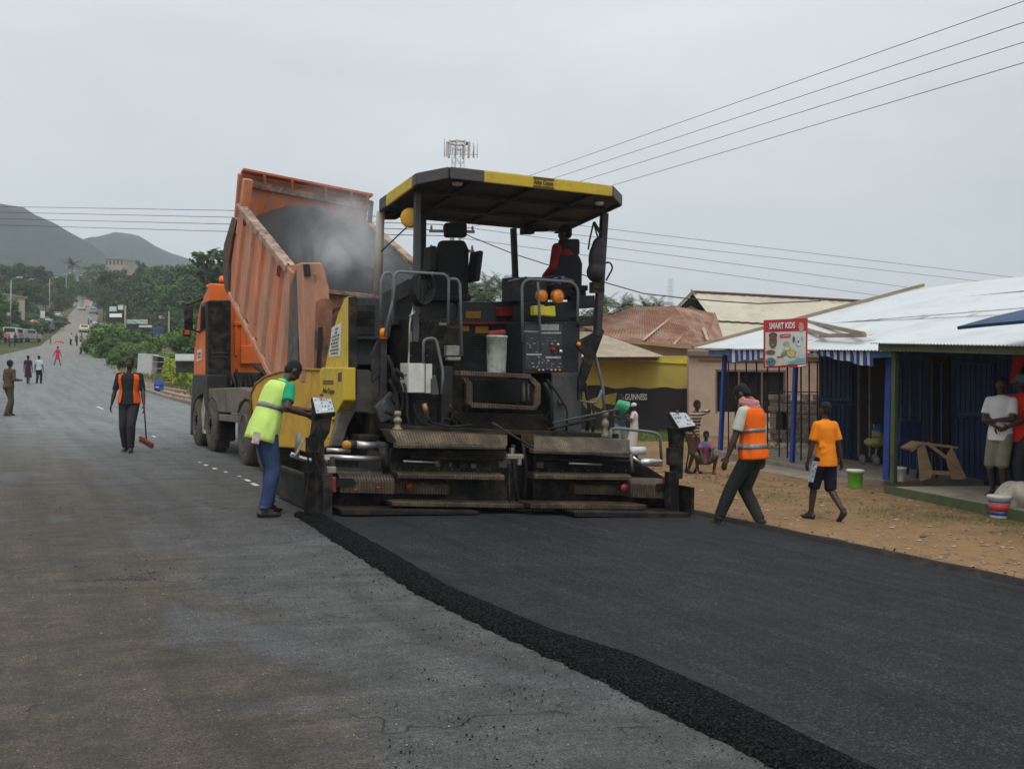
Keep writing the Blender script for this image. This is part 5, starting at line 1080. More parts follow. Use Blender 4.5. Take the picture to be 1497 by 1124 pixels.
# 4 boy in orange
p = onG(1205, 760)
r_, inf = person('boy in an orange t-shirt and dark shorts walking away on the dirt verge', p, VD * .85 + VL * .45, H=1.43, lean=.05, heady=.1, feet=[(-.06, .17), (.09, -.22, .06)], toew=[0, .9], hands=[(-.28, .10, .80), (.30, -.05, .80)], shirt=CLOTH('orange t-shirt', (.80, .24, .015)), sleeve=.8,
       trousers=CLOTH('navy shorts', (.012, .014, .028)), tlen=.5, shoes=M('brown sandal', (.035, .025, .02), .8), vox=.010, bulk=1.05, shirtlen=.08)
sp_ = [c for c in r_.children if c.name.startswith('shorts')]
if sp_:
    g = MB(); Pq = inf['P']; g.prism([Pq + V((-.150, -.03, -.05)), Pq + V((-.150, .055, -.05)), Pq + V((-.165, .12, -.31)), Pq + V((-.165, .03, -.31))], (-.01, 0, 0)); o = obj('side_panel', g, M('white and blue print', (.40, .45, .50), .9, var=.8, scale=26, bmp=0), None); o.parent = r_
# 5 paver operator, seated
seatp = oY(823, 428, 12.5)
person('paver operator in dark red shirt and black cap sitting in the right hand seat', (seatp.x - .03, 12.42, seatp.z - .45), V((-.45, .9, 0)), H=1.72, lean=-.02, headp=.15, heady=.3, pel=(0, 0), pelz=.56, feet=[(-.14, .52), (.14, .52)], hands=[(-.26, .20, .62), (.25, .30, .62)], knee=[(0, .3, 1)] * 2,
       shirt=CLOTH('dark red shirt', (.20, .02, .022)), sleeve=1.8, trousers=BLKC, shoes=BOOT, hat=BLKC, vox=.012, bulk=1.2)
# 6 woman in white, 7 person in red on the porch
p = onG(1460, 727, .10)
person('person in a white t-shirt and khaki shorts with folded arms on the porch', p, VL * .75 - VD * .6, H=1.62, lean=-.02, headp=.15, heady=.2, feet=[(-.10, .04), (.10, -.04)], hands=[(-.01, .24, 1.15), (.01, .20, 1.08)], elbow=[(-1, -.3, -.7), (1, -.3, -.7)],
       shirt=CLOTH('white t-shirt', (.70, .70, .72), var=.05), sleeve=.7, trousers=CLOTH('khaki shorts', (.20, .20, .14)), tlen=.5, shoes=M('red-brown sandal', (.10, .03, .025), .8), vox=.010, shirtlen=.05, bulk=1.05)
p = onG(1491, 728, .10)
person('person in a red t-shirt and dark trousers standing at the right edge of the picture', p, VL * .9 - VD * .3, H=1.66, lean=.05, feet=[(-.10, .08), (.10, -.08)], hands=[(-.12, .34, 1.05), (.12, .30, 1.02)], shirt=CLOTH('red t-shirt', (.66, .035, .02)), sleeve=.7, trousers=CHAR, shoes=BOOT, vox=.011, shirtlen=.08, bulk=1.15, hat=CLOTH('teal headscarf', (.08, .22, .20)))
# 8 squatting child, 9 striped child, 10-11 children at the dark wall
p = onG(1031, 692)
person('small child in a blue and red shirt squatting on the dirt near the kerb', p, -VD + VL * .1, H=1.15, lean=.30, headp=-.1, pel=(0, -.10), pelz=.22, feet=[(-.14, .08), (.14, .08)], hands=[(-.10, .42, .42), (.12, .42, .45)], knee=[(-.5, 1, 1.2), (.5, 1, 1.2)],
       shirt=M('blue shirt with red', (.03, .17, .36), .9, var=.3, dirt=(.5, .06, .04), damt=.75, dscale=9), sleeve=.7, trousers=CLOTH('olive shorts', (.16, .15, .09)), tlen=.5, shoes=M('red shoe', (.42, .03, .03), .7), vox=.012, fingers=False)
m, nt, b = nmat('brown and cream stripes'); v = coords(nt, False, (0, 0, 1)); wv = N(nt, 'ShaderNodeTexWave'); wv.bands_direction = 'Z'; wv.inputs['Scale'].default_value = 5.5; wv.inputs['Distortion'].default_value = .8; nt.links.new(v, wv.inputs['Vector']); nt.links.new(ramp(nt, wv.outputs['Fac'], [(.45, (.06, .03, .02)), (.55, (.40, .33, .22))]), b.inputs['Base Color']); b.inputs['Roughness'].default_value = .95
p = onG(1012, 692)
person('child in a brown and cream striped shirt behind the right control stand', p, -VL * .5 - VD * .5, H=1.27, lean=.15, feet=[(-.08, .03), (.08, -.03)], hands=[(-.20, .10, 1.45), (.22, .22, .95)], elbow=[(-1, .4, .3), (1, -1, 0)], shirt=m, sleeve=.8, trousers=CLOTH('brown shorts', (.10, .05, .04)), tlen=.5, shoes=BOOT, vox=.012, fingers=False)
p = onG(905, 668); p2 = onG(926, 670)
r_, inf = person('small child in a teal top carrying a green bowl near the dark painted wall', p, VL * -.6 - VD * .6, H=1.27, lean=.05, feet=[(-.08, .10), (.08, -.05)], hands=[(-.20, .25, 1.15), (.18, .25, 1.12)], shirt=CLOTH('teal top', (.05, .14, .15)), sleeve=.5, trousers=CLOTH('pale shorts', (.25, .30, .28)), tlen=.5, shoes=BOOT, vox=.014, fingers=False)
c_ = oY(911, 593, p.y - .3); g = MB(); g.lathe(c_, V((.9, -.1, -.35)), [(.085, -.12), (.12, .08), (.13, .09), (.12, .08), (.08, -.10)], 18); tag(obj('green_bowl', g, M('green plastic', (.03, .35, .14), .4, bmp=.03)), 'green plastic bowl held up by the small child in teal', 'bowl')
person('small child in a long white dress near the dark painted wall', p2, VL + VD * .2, H=1.10, lean=.02, headp=.1, hands=[(-.15, .25, 1.35), (.18, .05, .85)], shirt=CLOTH('white dress', (.62, .55, .55), var=.06), dress=CLOTH('white dress', (.62, .55, .55)), skirt=.12, sleeve=.6, feet=[(-.07, .05), (.07, -.05)], vox=.014, fingers=False, hat=CLOTH('white cap', (.6, .6, .6)))
# left: people up the street
p = onG(12, 608)
person('person in brown clothes and cap seen from behind at the left edge of the road', p, VD * .8 - VL * .5, H=1.70, lean=.06, feet=[(-.08, .12), (.08, -.12)], hands=[(-.14, .24, 1.15), (.20, .25, 1.15)], shirt=CLOTH('brown jacket', (.085, .06, .04), var=.35), sleeve=1.9, trousers=CLOTH('olive trousers', (.07, .065, .045)), shoes=BOOT, hat=CLOTH('dark brown cap', (.03, .022, .018)), vox=.014, fingers=False, bulk=1.15)
PUR = CLOTH('dark purple dress', (.045, .02, .035)); WSH = CLOTH('pale blue shirt', (.48, .54, .62), var=.06)
person('woman in a dark purple dress walking beside the man in a white shirt', onG(40.5, 562), VD * .9 + VL * .15, H=1.66, feet=[(-.06, .13), (.07, -.10)], shirt=PUR, dress=PUR, skirt=.05, sleeve=.6, shoes=BOOT, vox=.02, fingers=False, fem=True)
person('man in a white shirt walking up the street beside the woman in purple', onG(56.5, 562), VD * .9 + VL * .1, H=1.66, feet=[(-.07, -.12), (.08, .14)], shirt=WSH, sleeve=.7, trousers=BLKC, shoes=BOOT, vox=.02, fingers=False)
RD = CLOTH('bright red dress', (.62, .02, .07))
person('woman in a bright red dress crossing the street with a long stride', onG(84, 535), VD * .3 + VL * .9, H=1.70, feet=[(-.07, .27), (.07, -.30)], hands=[(-.28, .22, .95), (.28, -.15, .92)], shirt=RD, dress=RD, skirt=-.05, sleeve=.6, shoes=BOOT, vox=.02, fingers=False, fem=True)
# far ones, a few pixels each
FARP = [(104, 505.5, 'white', 'dark', 'person in a white top and dark trousers leftmost of the group by the hedge corner'), (111.5, 507, 'navy', 'dark', 'person in dark blue walking in the group by the hedge corner'), (119, 506, 'grey', 'dark', 'person in grey rightmost of the group by the hedge corner'), (117.5, 519, 'white', 'navy', 'person in white top and dark skirt standing nearest at the hedge corner'),
        (13, 507, 'wine', 'dark', 'person in dark wine red leftmost of the group by the parked cars'), (22, 506, 'navy', 'dark', 'person in black and white standing beside the white van'), (54.5, 503, 'coral', 'khaki', 'person in coral walking beside the grey parked car'), (73, 503.5, 'khaki', 'khaki', 'person in khaki standing by the red barrier'), (61, 492, 'grey', 'dark', 'person in grey behind the parked cars'),
        (133, 474, 'white', 'navy', 'person in white beside the parasols on the right of the street'), (140, 484, 'purple', 'dark', 'person in purple beside the white umbrella'), (98, 452 + 27, 'dark', 'dark', None), (8, 503, 'coral', 'dark', 'person in orange at the extreme left edge by the stalls'), (27, 499, 'white', 'dark', 'person in a white top between the parked vehicles at left'), (33, 489, 'wine', 'navy', 'person in dark red near the red and pink umbrella'), (46, 492, 'khaki', 'dark', 'person in a yellowish top right of the dusty off-roader'), (76, 477, 'white', 'dark', 'person in white just right of the grey van'), (80, 474, 'navy', 'dark', 'person in navy right of the person in white by the van'), (129, 478, 'purple', 'navy', 'person in purple under the lilac umbrella'), (145, 492, 'coral', 'khaki', 'person in orange under the blue green umbrella'), (92, 455, 'white', 'dark', 'tiny person in white high on the left pavement'), (104, 448, 'wine', 'dark', 'tiny person in dark red high on the left pavement')]
FC = {'white': (.55, .55, .55), 'navy': (.03, .04, .08), 'grey': (.18, .18, .19), 'wine': (.12, .015, .04), 'coral': (.55, .12, .07), 'khaki': (.2, .17, .11), 'purple': (.16, .10, .24), 'dark': (.02, .02, .022)}
for k, (x, y, c1, c2, lb) in enumerate(FARP):
    if lb is None: continue
    rr = random.Random(k); q = onG(x, y); a = rr.uniform(0, 6.28)
    person(lb, q, V((math.sin(a), math.cos(a), 0)), H=rr.uniform(1.6, 1.75), feet=[(-.08, .15 * rr.random()), (.08, -.15 * rr.random())], shirt=CLOTH(c1 + ' far cloth', FC[c1]), sleeve=.7, trousers=CLOTH(c2 + ' far cloth', FC[c2]), shoes=None, vox=.03, fingers=False, group='people far up the street')
# ------------------------------------------------------------------ buildings on the right
class Pl:      # a standing plane through a surveyed ground point, seen from its front
    def __init__(s, P0, n): s.P = V(P0); s.n = V(n).normalized()
    def at(s, px, py, off=0):
        d = ray(px, py); P = s.P - s.n * off; t = (P - EYE).dot(s.n) / d.dot(s.n); return EYE + d * t
def slab(g, P, q, th, off=0):   # polygon on plane P, thickness away from the viewer
    return g.prism([P.at(x, y, off) for x, y in q], P.n * th)
def corr(g, A, B, Cc, D, n, amp=.02, th=.0):   # corrugated sheet A-B eave, D-C ridge
    A, B, Cc, D = map(V, (A, B, Cc, D)); nn = (B - A).cross(D - A).normalized(); vs = []
    for k in range(2 * n + 1):
        t = k / (2 * n); o = nn * (amp if k % 2 else -amp); vs += [A.lerp(B, t) + o, D.lerp(Cc, t) + o]
    return g.add(vs, [(2 * k, 2 * k + 2, 2 * k + 3, 2 * k + 1) for k in range(2 * n)])
TINW = M('white metal roofing', (.56, .60, .62), .55, metal=.0, var=.05, scale=.6, bmp=0, dirt=(.42, .43, .41), damt=.4, dscale=.9, spec=.4)
TINR = M('rusty roofing', (.27, .13, .08), .85, var=.3, scale=1.2, bmp=.1, dirt=(.40, .31, .24), damt=.55, dscale=1.6, stretch=(1, 1, 1))
TINB = M('buff roofing', (.46, .40, .30), .85, var=.12, scale=1, bmp=.1, dirt=(.28, .21, .15), damt=.4)
CREAM = M('cream sheet roofing', (.52, .48, .38), .85, var=.08, scale=.5, bmp=.05, dirt=(.36, .31, .23), damt=.45, dscale=.7)
YW = M('yellow wall paint', (.50, .40, .09), .85, var=.08, scale=1.5, bmp=.1, dirt=(.33, .26, .09), damt=.35)
DW = M('dark wall paint', (.02, .017, .018), .8, var=.2, scale=2, bmp=.1)
PK = M('pinkish render', (.47, .35, .27), .9, var=.07, scale=1.2, bmp=.15, dirt=(.30, .22, .17), damt=.4, dscale=1.2)
BLUE = M('blue gloss paint', (.025, .07, .33), .5, var=.15, dirt=(.03, .05, .12), damt=.4)
BLU2 = M('blue fascia paint', (.04, .16, .36), .6, var=.2, dirt=(.03, .07, .14), damt=.4)
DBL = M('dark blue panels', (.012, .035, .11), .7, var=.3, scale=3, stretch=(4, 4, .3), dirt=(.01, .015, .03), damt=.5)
GRN = M('green paint', (.085, .12, .05), .7, var=.2, dirt=(.05, .06, .03), damt=.4)
CONC = M('dusty concrete', (.27, .235, .19), .9, var=.15, scale=2, bmp=.25, dirt=(.17, .125, .09), damt=.5)
DARK = M('dark interior', (.01, .010, .011), .9, var=.3, bmp=0)  # stands for shade in the openings and gable vent; also colours the bag
TIM = M('weathered timber', (.30, .23, .16), .85, var=.25, scale=4, stretch=(.3, .3, 3), bmp=.2)
IRON = M('dark iron', (.03, .02, .018), .7, var=.3)
# yellow building with the painted dark lower wall
WY = Pl(oD(930, 547, 30.0), VD)
T_ = thing('painted_building', 'low yellow walled building with a black painted lower wall', 'building', WY.at(925, 640))
g = MB(); slab(g, WY, [(800, 628), (1007, 631), (1007, 520), (800, 520)], 4.5); obj('wall', g, YW, T_)
g = MB(); q = [(800, 632), (1006, 636)] + [(1006 - k * 8.2, 567 + 1.3 * math.sin(k * 1.1) + (0 if k < 13 else (k - 13) * -.9)) for k in range(26)]; slab(g, WY, q, .02, .03); dk = obj('dark_paint', g, DW, T_)
g = MB(); slab(g, WY, [(936, 529), (1007, 532), (1007, 527), (936, 524)], .03, .05); obj('wall_trim', g, M('bright yellow trim', (.6, .5, .04), .8), T_)
g = MB(); OC = M('ochre mural paint', (.36, .29, .06), .85, var=.2)
for q in ([(851, 580), (858, 575), (862, 584), (874, 580), (902, 574), (899, 592), (886, 590), (879, 598), (868, 592), (860, 600), (853, 592)], [(852, 573), (857, 573), (859, 578), (855, 580), (851, 577)], [(860, 602), (868, 596), (872, 604), (863, 606)]): slab(g, WY, q, .012, .045)
obj('mural_shape', g, OC, dk)
a = WY.at(913.5, 584.5, .05); b_ = WY.at(946, 584.5, .05); txt('GUINNESS', .25, M('white lettering', (.7, .7, .68), .7, bmp=0), dk, (a + b_) / 2, b_ - a, (0, 0, 1), 'wall_lettering', bold=.004, fit=.64)
g = MB(); A, B = WY.at(820, 522, 1.1), WY.at(972, 521.5, 1.1); D = WY.at(838, 484, -1.5); Cc = WY.at(874, 487, -1.5); corr(g, A, B, Cc, D, 40, .018)
obj('roof', g, TINB, T_, solid=.01)
g = MB(); corr(g, WY.at(700, 522, 1.1), A, D, WY.at(700, 484, -1.5), 20, .018); B2 = WY.at(930, 508, -1.4); g.add([B, B + VD * 3, Cc], [(0, 1, 2)]); g.box(A - V((0, 0, .08)), A + V((.01, .01, .01))); o = obj('side_roof', g, TINB, T_, solid=.01)
g = MB(); g.bar(WY.at(800, 525, 1.0), WY.at(960, 524.5, 1.0), .05, .10); obj('eave_board', g, M('dark eave', (.09, .06, .045), .9), T_)
# rusty hipped roof house and the long cream roof with its gable vent
WR = Pl(oD(960, 547, 33.0), VD)
T_ = thing('hipped_house', 'house behind with a rusty brown hipped sheet roof', 'house', WR.at(975, 628))
g = MB(); slab(g, WR, [(885, 628), (1060, 632), (1060, 500), (885, 498)], 5, -.5); obj('wall', g, PK, T_)
RB = Pl(oD(960, 547, 37.0), VD)
g = MB(); c1 = WR.at(880, 484); corr(g, WR.at(905, 497), WR.at(1031, 509), RB.at(986, 448), RB.at(922, 449), 26, .03); obj('roof', g, TINR, T_, solid=.012)
g = MB(); corr(g, WR.at(1031, 509), WR.at(1076, 503) + VD * 2.5, RB.at(1046, 458), RB.at(986, 448), 16, .03); g.add([WR.at(1031, 509), WR.at(1080, 505) + VD * 2, RB.at(1046, 458)], [(0, 1, 2)]); obj('hip_roof', g, TINR, T_, solid=.012)
g = MB(); corr(g, WR.at(840, 470) + VD * 1, WR.at(905, 497), RB.at(922, 449), RB.at(895, 462), 16, .03); obj('hip_roof', g, TINR, T_, solid=.012)
g = MB(); g.bar(WR.at(905, 498, .03), WR.at(1031, 510, .03), .03, .10); g.bar(WR.at(1031, 510, .03), WR.at(1076, 504) + VD * 2.5, .03, .08); obj('eave_board', g, TIM, T_)
g = MB()
for (x0, y0, x1, y1) in ((940, 500, 995, 455), (985, 506, 1023, 462), (1035, 500, 1024, 472)):
    a = WR.at(x0, y0, .0); c = RB.at(x1, y1); g.bar(a + V((0, 0, .06)), c + V((0, 0, .06)), .10, .02)
obj('pale_flashing', g, M('bleached flashing', (.42, .30, .22), .9), T_)
WC = Pl(oD(1100, 547, 36.5), VD); WCr = Pl(oD(1100, 547, 41.0), VD)
T_ = thing('long_roofed_house', 'long house with a cream sheet roof and a dark gable vent', 'house', WC.at(1150, 620))
rL, rR = WCr.at(1012, 427.5), WCr.at(1330, 445); eL, eR = WC.at(1072, 512), WC.at(1390, 530); mL, mR = eL.lerp(rL, .47), eR.lerp(rR, .47)
g = MB(); corr(g, mL + V((0, 0, .05)), mR + V((0, 0, .05)), rR, rL, 22, .012); obj('roof', g, CREAM, T_, solid=.012)
g = MB(); corr(g, eL, eR, mR - V((0, 0, .03)), mL - V((0, 0, .03)), 22, .012); obj('lower_roof', g, CREAM, T_, solid=.012)
g = MB(); g.bar(rL + V((0, 0, .04)), rR + V((0, 0, .04)), .25, .06); obj('ridge_cap', g, M('dull red ridge', (.17, .08, .06), .8), T_)
g = MB(); bk = (rL - mL); back = V((bk.x, bk.y, -bk.z * 1.0)); corr(g, rL, rR, rR + back, rL + back, 22, .012); obj('back_roof', g, CREAM, T_, solid=.012)
PV = Pl(WCr.at(1012, 440, .15), VD)
g = MB(); slab(g, PV, [(986, 457), (1038, 457), (1012, 431)], .05); obj('gable_vent', g, DARK, T_)
g = MB(); g.bar(PV.at(983, 457, .05), PV.at(1013, 426, .05), .06, .10); g.bar(PV.at(1045, 458, .05), PV.at(1011, 426, .05), .06, .10); g.bar(PV.at(1011, 429, .05), PV.at(1011, 423, .05), .05, .05); obj('bargeboard', g, TIM, T_)
g = MB(); slab(g, PV, [(990, 457), (1010, 447), (1030, 457)], .03, .06); slab(g, WC, [(1060, 540), (1330, 540), (1330, 512), (1060, 512)], .2, -.2); obj('gable_panel', g, M('brown board', (.22, .14, .09), .9), T_)
# pink rendered house
WP = Pl(oD(1100, 549, 29.0), VD)
T_ = thing('rendered_house', 'pinkish rendered house wall with a wide dark window beside the yellow building', 'house', WP.at(1100, 632))
g = MB(); wq = [(1007, 640), (1048, 640), (1048, 513), (1007, 511)]
for q in (wq, [(1048, 640), (1147, 642), (1147, 604), (1048, 602)], [(1048, 541), (1147, 542), (1147, 515), (1048, 513)], [(1147, 642), (1300, 645), (1300, 520), (1147, 515)]): slab(g, WP, q, .3)
slab(g, WP, [(1048, 640), (1300, 645), (1300, 520), (1048, 513)], .1, -2.5); obj('wall', g, PK, T_)
g = MB(); slab(g, WP, [(1048, 602), (1147, 604), (1147, 542), (1048, 541)], .02, -.15); w_ = obj('window', g, M('dark window', (.025, .02, .02), .2, var=.4, scale=.8, bmp=0), T_)
g = MB()
for q in ([(1046, 604), (1048.5, 604), (1048.5, 540), (1046, 540)], [(1079.5, 603), (1081.5, 603), (1081.5, 541), (1079.5, 541)], [(1113, 603), (1115, 603), (1115, 541), (1113, 541)], [(1147, 605), (1149, 605), (1149, 541), (1147, 541)], [(1046, 543), (1149, 544), (1149, 541), (1046, 540)]): slab(g, WP, q, .1, .01)
obj('window_frame', g, M('grey-brown frame', (.16, .12, .10), .8), w_)
g = MB()
for k in range(12): y = 530 + k * 3.9; slab(g, WP, [(1152, y + 2.6), (1192, y + 3), (1192, y), (1152, y - .4)], .03, .03)
obj('louvre_panel', g, PK, T_)
g = MB(); slab(g, WP, [(1007, 520), (1300, 524), (1300, 517), (1007, 513)], .3, .15); slab(g, WP, [(1022, 528), (1200, 530), (1200, 528), (1022, 526)], .05, .04); obj('wall_band', g, M('brown band', (.20, .14, .10), .9, var=.2), T_)
# rubble block wall and heap behind the railing
WB = Pl(oD(1160, 549, 25.5), VD)
g = MB(); rr = random.Random(6)
for r_ in range(9):
    x = 1126 + (r_ % 2) * 3
    while x < 1205:
        w_ = rr.uniform(6, 10); y = 650 - r_ * 8.2
        if not (r_ == 8 and rr.random() < .3): slab(g, WB, [(x, y), (x + w_ - .8, y), (x + w_ - .8, y - 7.4), (x, y - 7.4)], .22, rr.uniform(-.02, .02))
        x += w_
tag(obj('block_wall', g, M('rough grey block', (.17, .145, .12), .95, var=.45, scale=5, bmp=.5)), 'rough grey concrete block wall behind the thin iron railing', 'wall')
# --- blue shop
AX = V((-.208, -.978, 0)); DP = V((.978, -.208, 0))        # along the shop fronts towards the camera, and into the shops
b1, b3 = oZ(1053, 658, .03), oZ(1298, 701, .05); AX = V((b3.x - b1.x, b3.y - b1.y, 0)).normalized(); DP = V((-AX.y, AX.x, 0))
if DP.x < 0: DP = -DP
FR_ = Pl(b1, DP)
def sp(s, t, z): return V((b1.x, b1.y, 0)) + AX * s + DP * t + V((0, 0, z))
S3 = (b3 - b1).dot(AX)
BS = thing('blue_shop', 'blue shop with wide white sheet roof, striped valance and dark blue doors', 'shop', sp(S3 / 2, 2, 0))
s0 = (FR_.at(1038, 520) - sp(0, 0, 0)).dot(AX)
pa, pb = FR_.at(1060, 509.5, .4), FR_.at(1283, 512.5, .4); eZ = pa.z; rdg = 5.1; sa, sb_ = (pa - sp(0, 0, 0)).dot(AX), (pb - sp(0, 0, 0)).dot(AX); eS = (pb.z - pa.z) / (sb_ - sa); ez = lambda s: eZ + eS * (s - sa)
def roofpt(s, t): return sp(s, t, eZ + (3.72 - eZ) * (t + .4) / (rdg + .4))
g = MB(); corr(g, sp(s0, -.4, ez(s0)), sp(S3 + 8, -.4, ez(S3 + 8)), sp(S3 + 8, rdg, 3.68), sp(-.2, rdg, 3.80), 150, .009); rf = obj('roof', g, TINW, BS, solid=.008)
g = MB(); corr(g, sp(-.2, rdg, 3.80), sp(S3 + 8, rdg, 3.68), sp(S3 + 8, rdg * 2, 2.3), sp(-.2, rdg * 2, 2.3), 150, .009); obj('roof', g, TINW, BS, solid=.008)
g = MB(); g.bar(sp(s0 - .02, -.42, ez(s0) + .03), sp(-.22, rdg, 3.86), .16, .07); obj('bargeboard', g, TIM, rf)
for k in range(26):
    s_, t_ = R.uniform(0, S3 + 4), R.choice((.1, 1.62, 1.58, 3.42, 4.9)); g = MB(); c = roofpt(s_, t_) + V((0, 0, .014)); d1 = AX * R.uniform(.02, .08); d2 = (roofpt(0, 1) - roofpt(0, 0)) * R.uniform(.04, .22); g.add([c - d1, c + d1, c + d1 * .6 + d2, c - d1 * .3 + d2 * .8], [(0, 1, 2, 3)]); obj('rust_stain', g, M('roof rust', (.36, .25, .17), .9, var=.3), rf)
for t_ in (1.6, 3.4):
    g = MB(); g.bar(roofpt(0, t_) + V((0, 0, .015)), roofpt(S3 + 8, t_) + V((0, 0, .01)), .05, .012); obj('sheet_lap', g, M('grey lap line', (.45, .47, .48), .7), rf)
for nm, (x0, y0), (x1, y1), m_, w_ in (('post', (1053, 659), (1060, 512), BLUE, .085), ('post', (1158, 679), (1164, 512), BLUE, .075), ('post', (1298, 702), (1303, 516), BLUE, .12)):
    g = MB(); a = FR_.at(x0, y0); b_ = FR_.at(x1, y1); g.bar(a, b_, w_, w_, V((1, 0, 0))); obj(nm, g, m_, BS, bevel=.006)
g = MB(); slab(g, FR_, [(1036, 519), (1068, 519), (1068, 511), (1036, 512)], .06, .3); obj('fascia', g, BLU2, BS); g = MB(); slab(g, FR_, [(1271, 523), (1304, 522), (1304, 513), (1271, 514)], .08, .3); obj('fascia', g, BLU2, BS)
m, nt, b = nmat('blue white stripes'); v = coords(nt); wv = N(nt, 'ShaderNodeTexWave'); wv.bands_direction = 'X'; wv.inputs['Scale'].default_value = 2.1; nt.links.new(v, wv.inputs['Vector']); nt.links.new(ramp(nt, wv.outputs['Fac'], [(.47, (.05, .09, .38)), (.53, (.62, .66, .72))]), b.inputs['Base Color']); b.inputs['Roughness'].default_value = .9
SW = M('white canvas', (.62, .66, .72), .9, var=.05); SB = M('blue canvas', (.04, .08, .34), .9, var=.1)
for q0, n in (([(1066, 511), (1119, 511), (1119, 524), (1066, 529)], 13), ([(1184, 513), (1276, 514), (1276, 537), (1184, 516)], 19)):
    g = MB(); va = None
    for k in range(n):
        g.m = k % 2; t0, t1 = k / n, (k + 1) / n; L = lambda a, b, t: (a[0] + (b[0] - a[0]) * t, a[1] + (b[1] - a[1]) * t)
        A0, A1, B1, B0 = L(q0[0], q0[1], t0), L(q0[0], q0[1], t1), L(q0[3], q0[2], t1), L(q0[3], q0[2], t0)
        o_ = .32 + .03 * math.sin(k * 1.3); P_ = [FR_.at(*A0, .3), FR_.at(*A1, .3), FR_.at(B1[0], B1[1] + 1.2 * math.sin(k), o_), FR_.at(B0[0], B0[1] + 1.2 * math.sin(k), o_)]; g.prism(P_, DP * .012)
    obj('striped_valance', g, [SB, SW], BS)
# slab and step
g = MB(); g.hexa([sp(-.3, -.15, -.3), sp(S3 + .1, -.15, -.3), sp(S3 + .1, 6, -.3), sp(-.3, 6, -.3), sp(-.3, -.15, .03), sp(S3 + .1, -.15, .05), sp(S3 + .1, 6, .05), sp(-.3, 6, .03)]); obj('floor_slab', g, CONC, BS, bevel=.01)
g = MB(); g.hexa([sp(.3, -1.15, -.3), sp(S3 - .4, -.85, -.3), sp(S3 - .4, -.16, -.3), sp(.3, -.16, -.3), sp(.3, -1.15, -.05), sp(S3 - .4, -.85, -.03), sp(S3 - .4, -.16, -.03), sp(.3, -.16, -.05)]); obj('front_step', g, CONC, BS, bevel=.012)
# railing
def bars(name, xs, y0, y1, P, off, r, m, par):
    g = MB()
    for x in xs: g.bar(P.at(x, y0(x), off), P.at(x, y1(x), off), r, r, V((1, 0, 0)))
    return obj(name, g, m, par)
IR = Pl(sp(0, .5, 0), DP)
rg = bars('railing', [1065, 1075, 1091, 1106, 1122, 1139, 1151, 1171, 1183, 1195], lambda x: 665 + (x - 1065) * .16, lambda x: 528, IR, 0, .022, IRON, BS)
g = MB()
for y0, y1 in ((530, 530), (573, 573), (588, 590), (603, 606)): g.bar(IR.at(1060 if y0 < 560 else 1118, y0), IR.at(1196, y1), .02, .02)
obj('railing_bar', g, IRON, rg)
g = MB(); slab(g, IR, [(1134, 628), (1144, 628), (1143, 602), (1135, 602)], .1, .05); obj('hung_bag', g, DARK, BS)
# enclosed rooms: back wall, doors, dark sheets standing for the shade in the openings
BK = Pl(sp(0, 1.7, 0), DP)
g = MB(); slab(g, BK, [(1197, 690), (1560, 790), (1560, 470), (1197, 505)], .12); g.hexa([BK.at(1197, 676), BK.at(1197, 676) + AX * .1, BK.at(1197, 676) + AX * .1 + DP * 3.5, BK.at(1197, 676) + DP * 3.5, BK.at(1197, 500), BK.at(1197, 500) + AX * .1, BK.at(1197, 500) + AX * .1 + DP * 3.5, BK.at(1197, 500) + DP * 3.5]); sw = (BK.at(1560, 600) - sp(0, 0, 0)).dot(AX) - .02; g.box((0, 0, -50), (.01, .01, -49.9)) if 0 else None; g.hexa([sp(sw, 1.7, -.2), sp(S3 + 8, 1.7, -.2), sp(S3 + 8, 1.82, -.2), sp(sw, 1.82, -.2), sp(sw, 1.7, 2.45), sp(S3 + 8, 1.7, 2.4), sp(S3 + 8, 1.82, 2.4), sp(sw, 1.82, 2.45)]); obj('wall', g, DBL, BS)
g = MB(); slab(g, BK, [(1246, 672), (1298, 682), (1298, 512), (1246, 512)], .02, .03); slab(g, BK, [(1357, 690), (1388, 693), (1388, 520), (1357, 520)], .02, .03); obj('opening_shade', g, DARK, BS)
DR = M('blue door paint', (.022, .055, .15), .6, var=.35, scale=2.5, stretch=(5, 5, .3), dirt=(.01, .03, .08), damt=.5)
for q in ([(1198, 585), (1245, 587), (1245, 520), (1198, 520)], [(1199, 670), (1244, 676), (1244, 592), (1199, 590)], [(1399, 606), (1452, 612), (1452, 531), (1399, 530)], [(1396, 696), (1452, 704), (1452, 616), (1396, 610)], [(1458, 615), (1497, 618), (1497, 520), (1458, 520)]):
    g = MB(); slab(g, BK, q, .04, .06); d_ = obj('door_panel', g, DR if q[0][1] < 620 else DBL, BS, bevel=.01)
    g = MB()
    for k in range(7): x = q[0][0] + (q[1][0] - q[0][0]) * (k + .5) / 7; g.bar(BK.at(x, q[0][1] - 3, .07), BK.at(x, q[3][1] + 3, .07), .03, .02, V((1, 0, 0)))
    obj('door_rib', g, DR if q[0][1] < 620 else DBL, d_)
GR = M('dim blue frame', (.03, .06, .17), .6, var=.3); GL = M('dull grey pipe', (.14, .13, .13), .7)
PC = Pl(sp(0, 1.3, 0), DP)
bars('door_frame', [1318, 1331, 1346, 1363, 1377], lambda x: 694, lambda x: 530, BK, .08, .03, GR, BS)
bars('inner_pipe', [1256, 1272], lambda x: 668, lambda x: 530, PC, 0, .04, GL, BS)
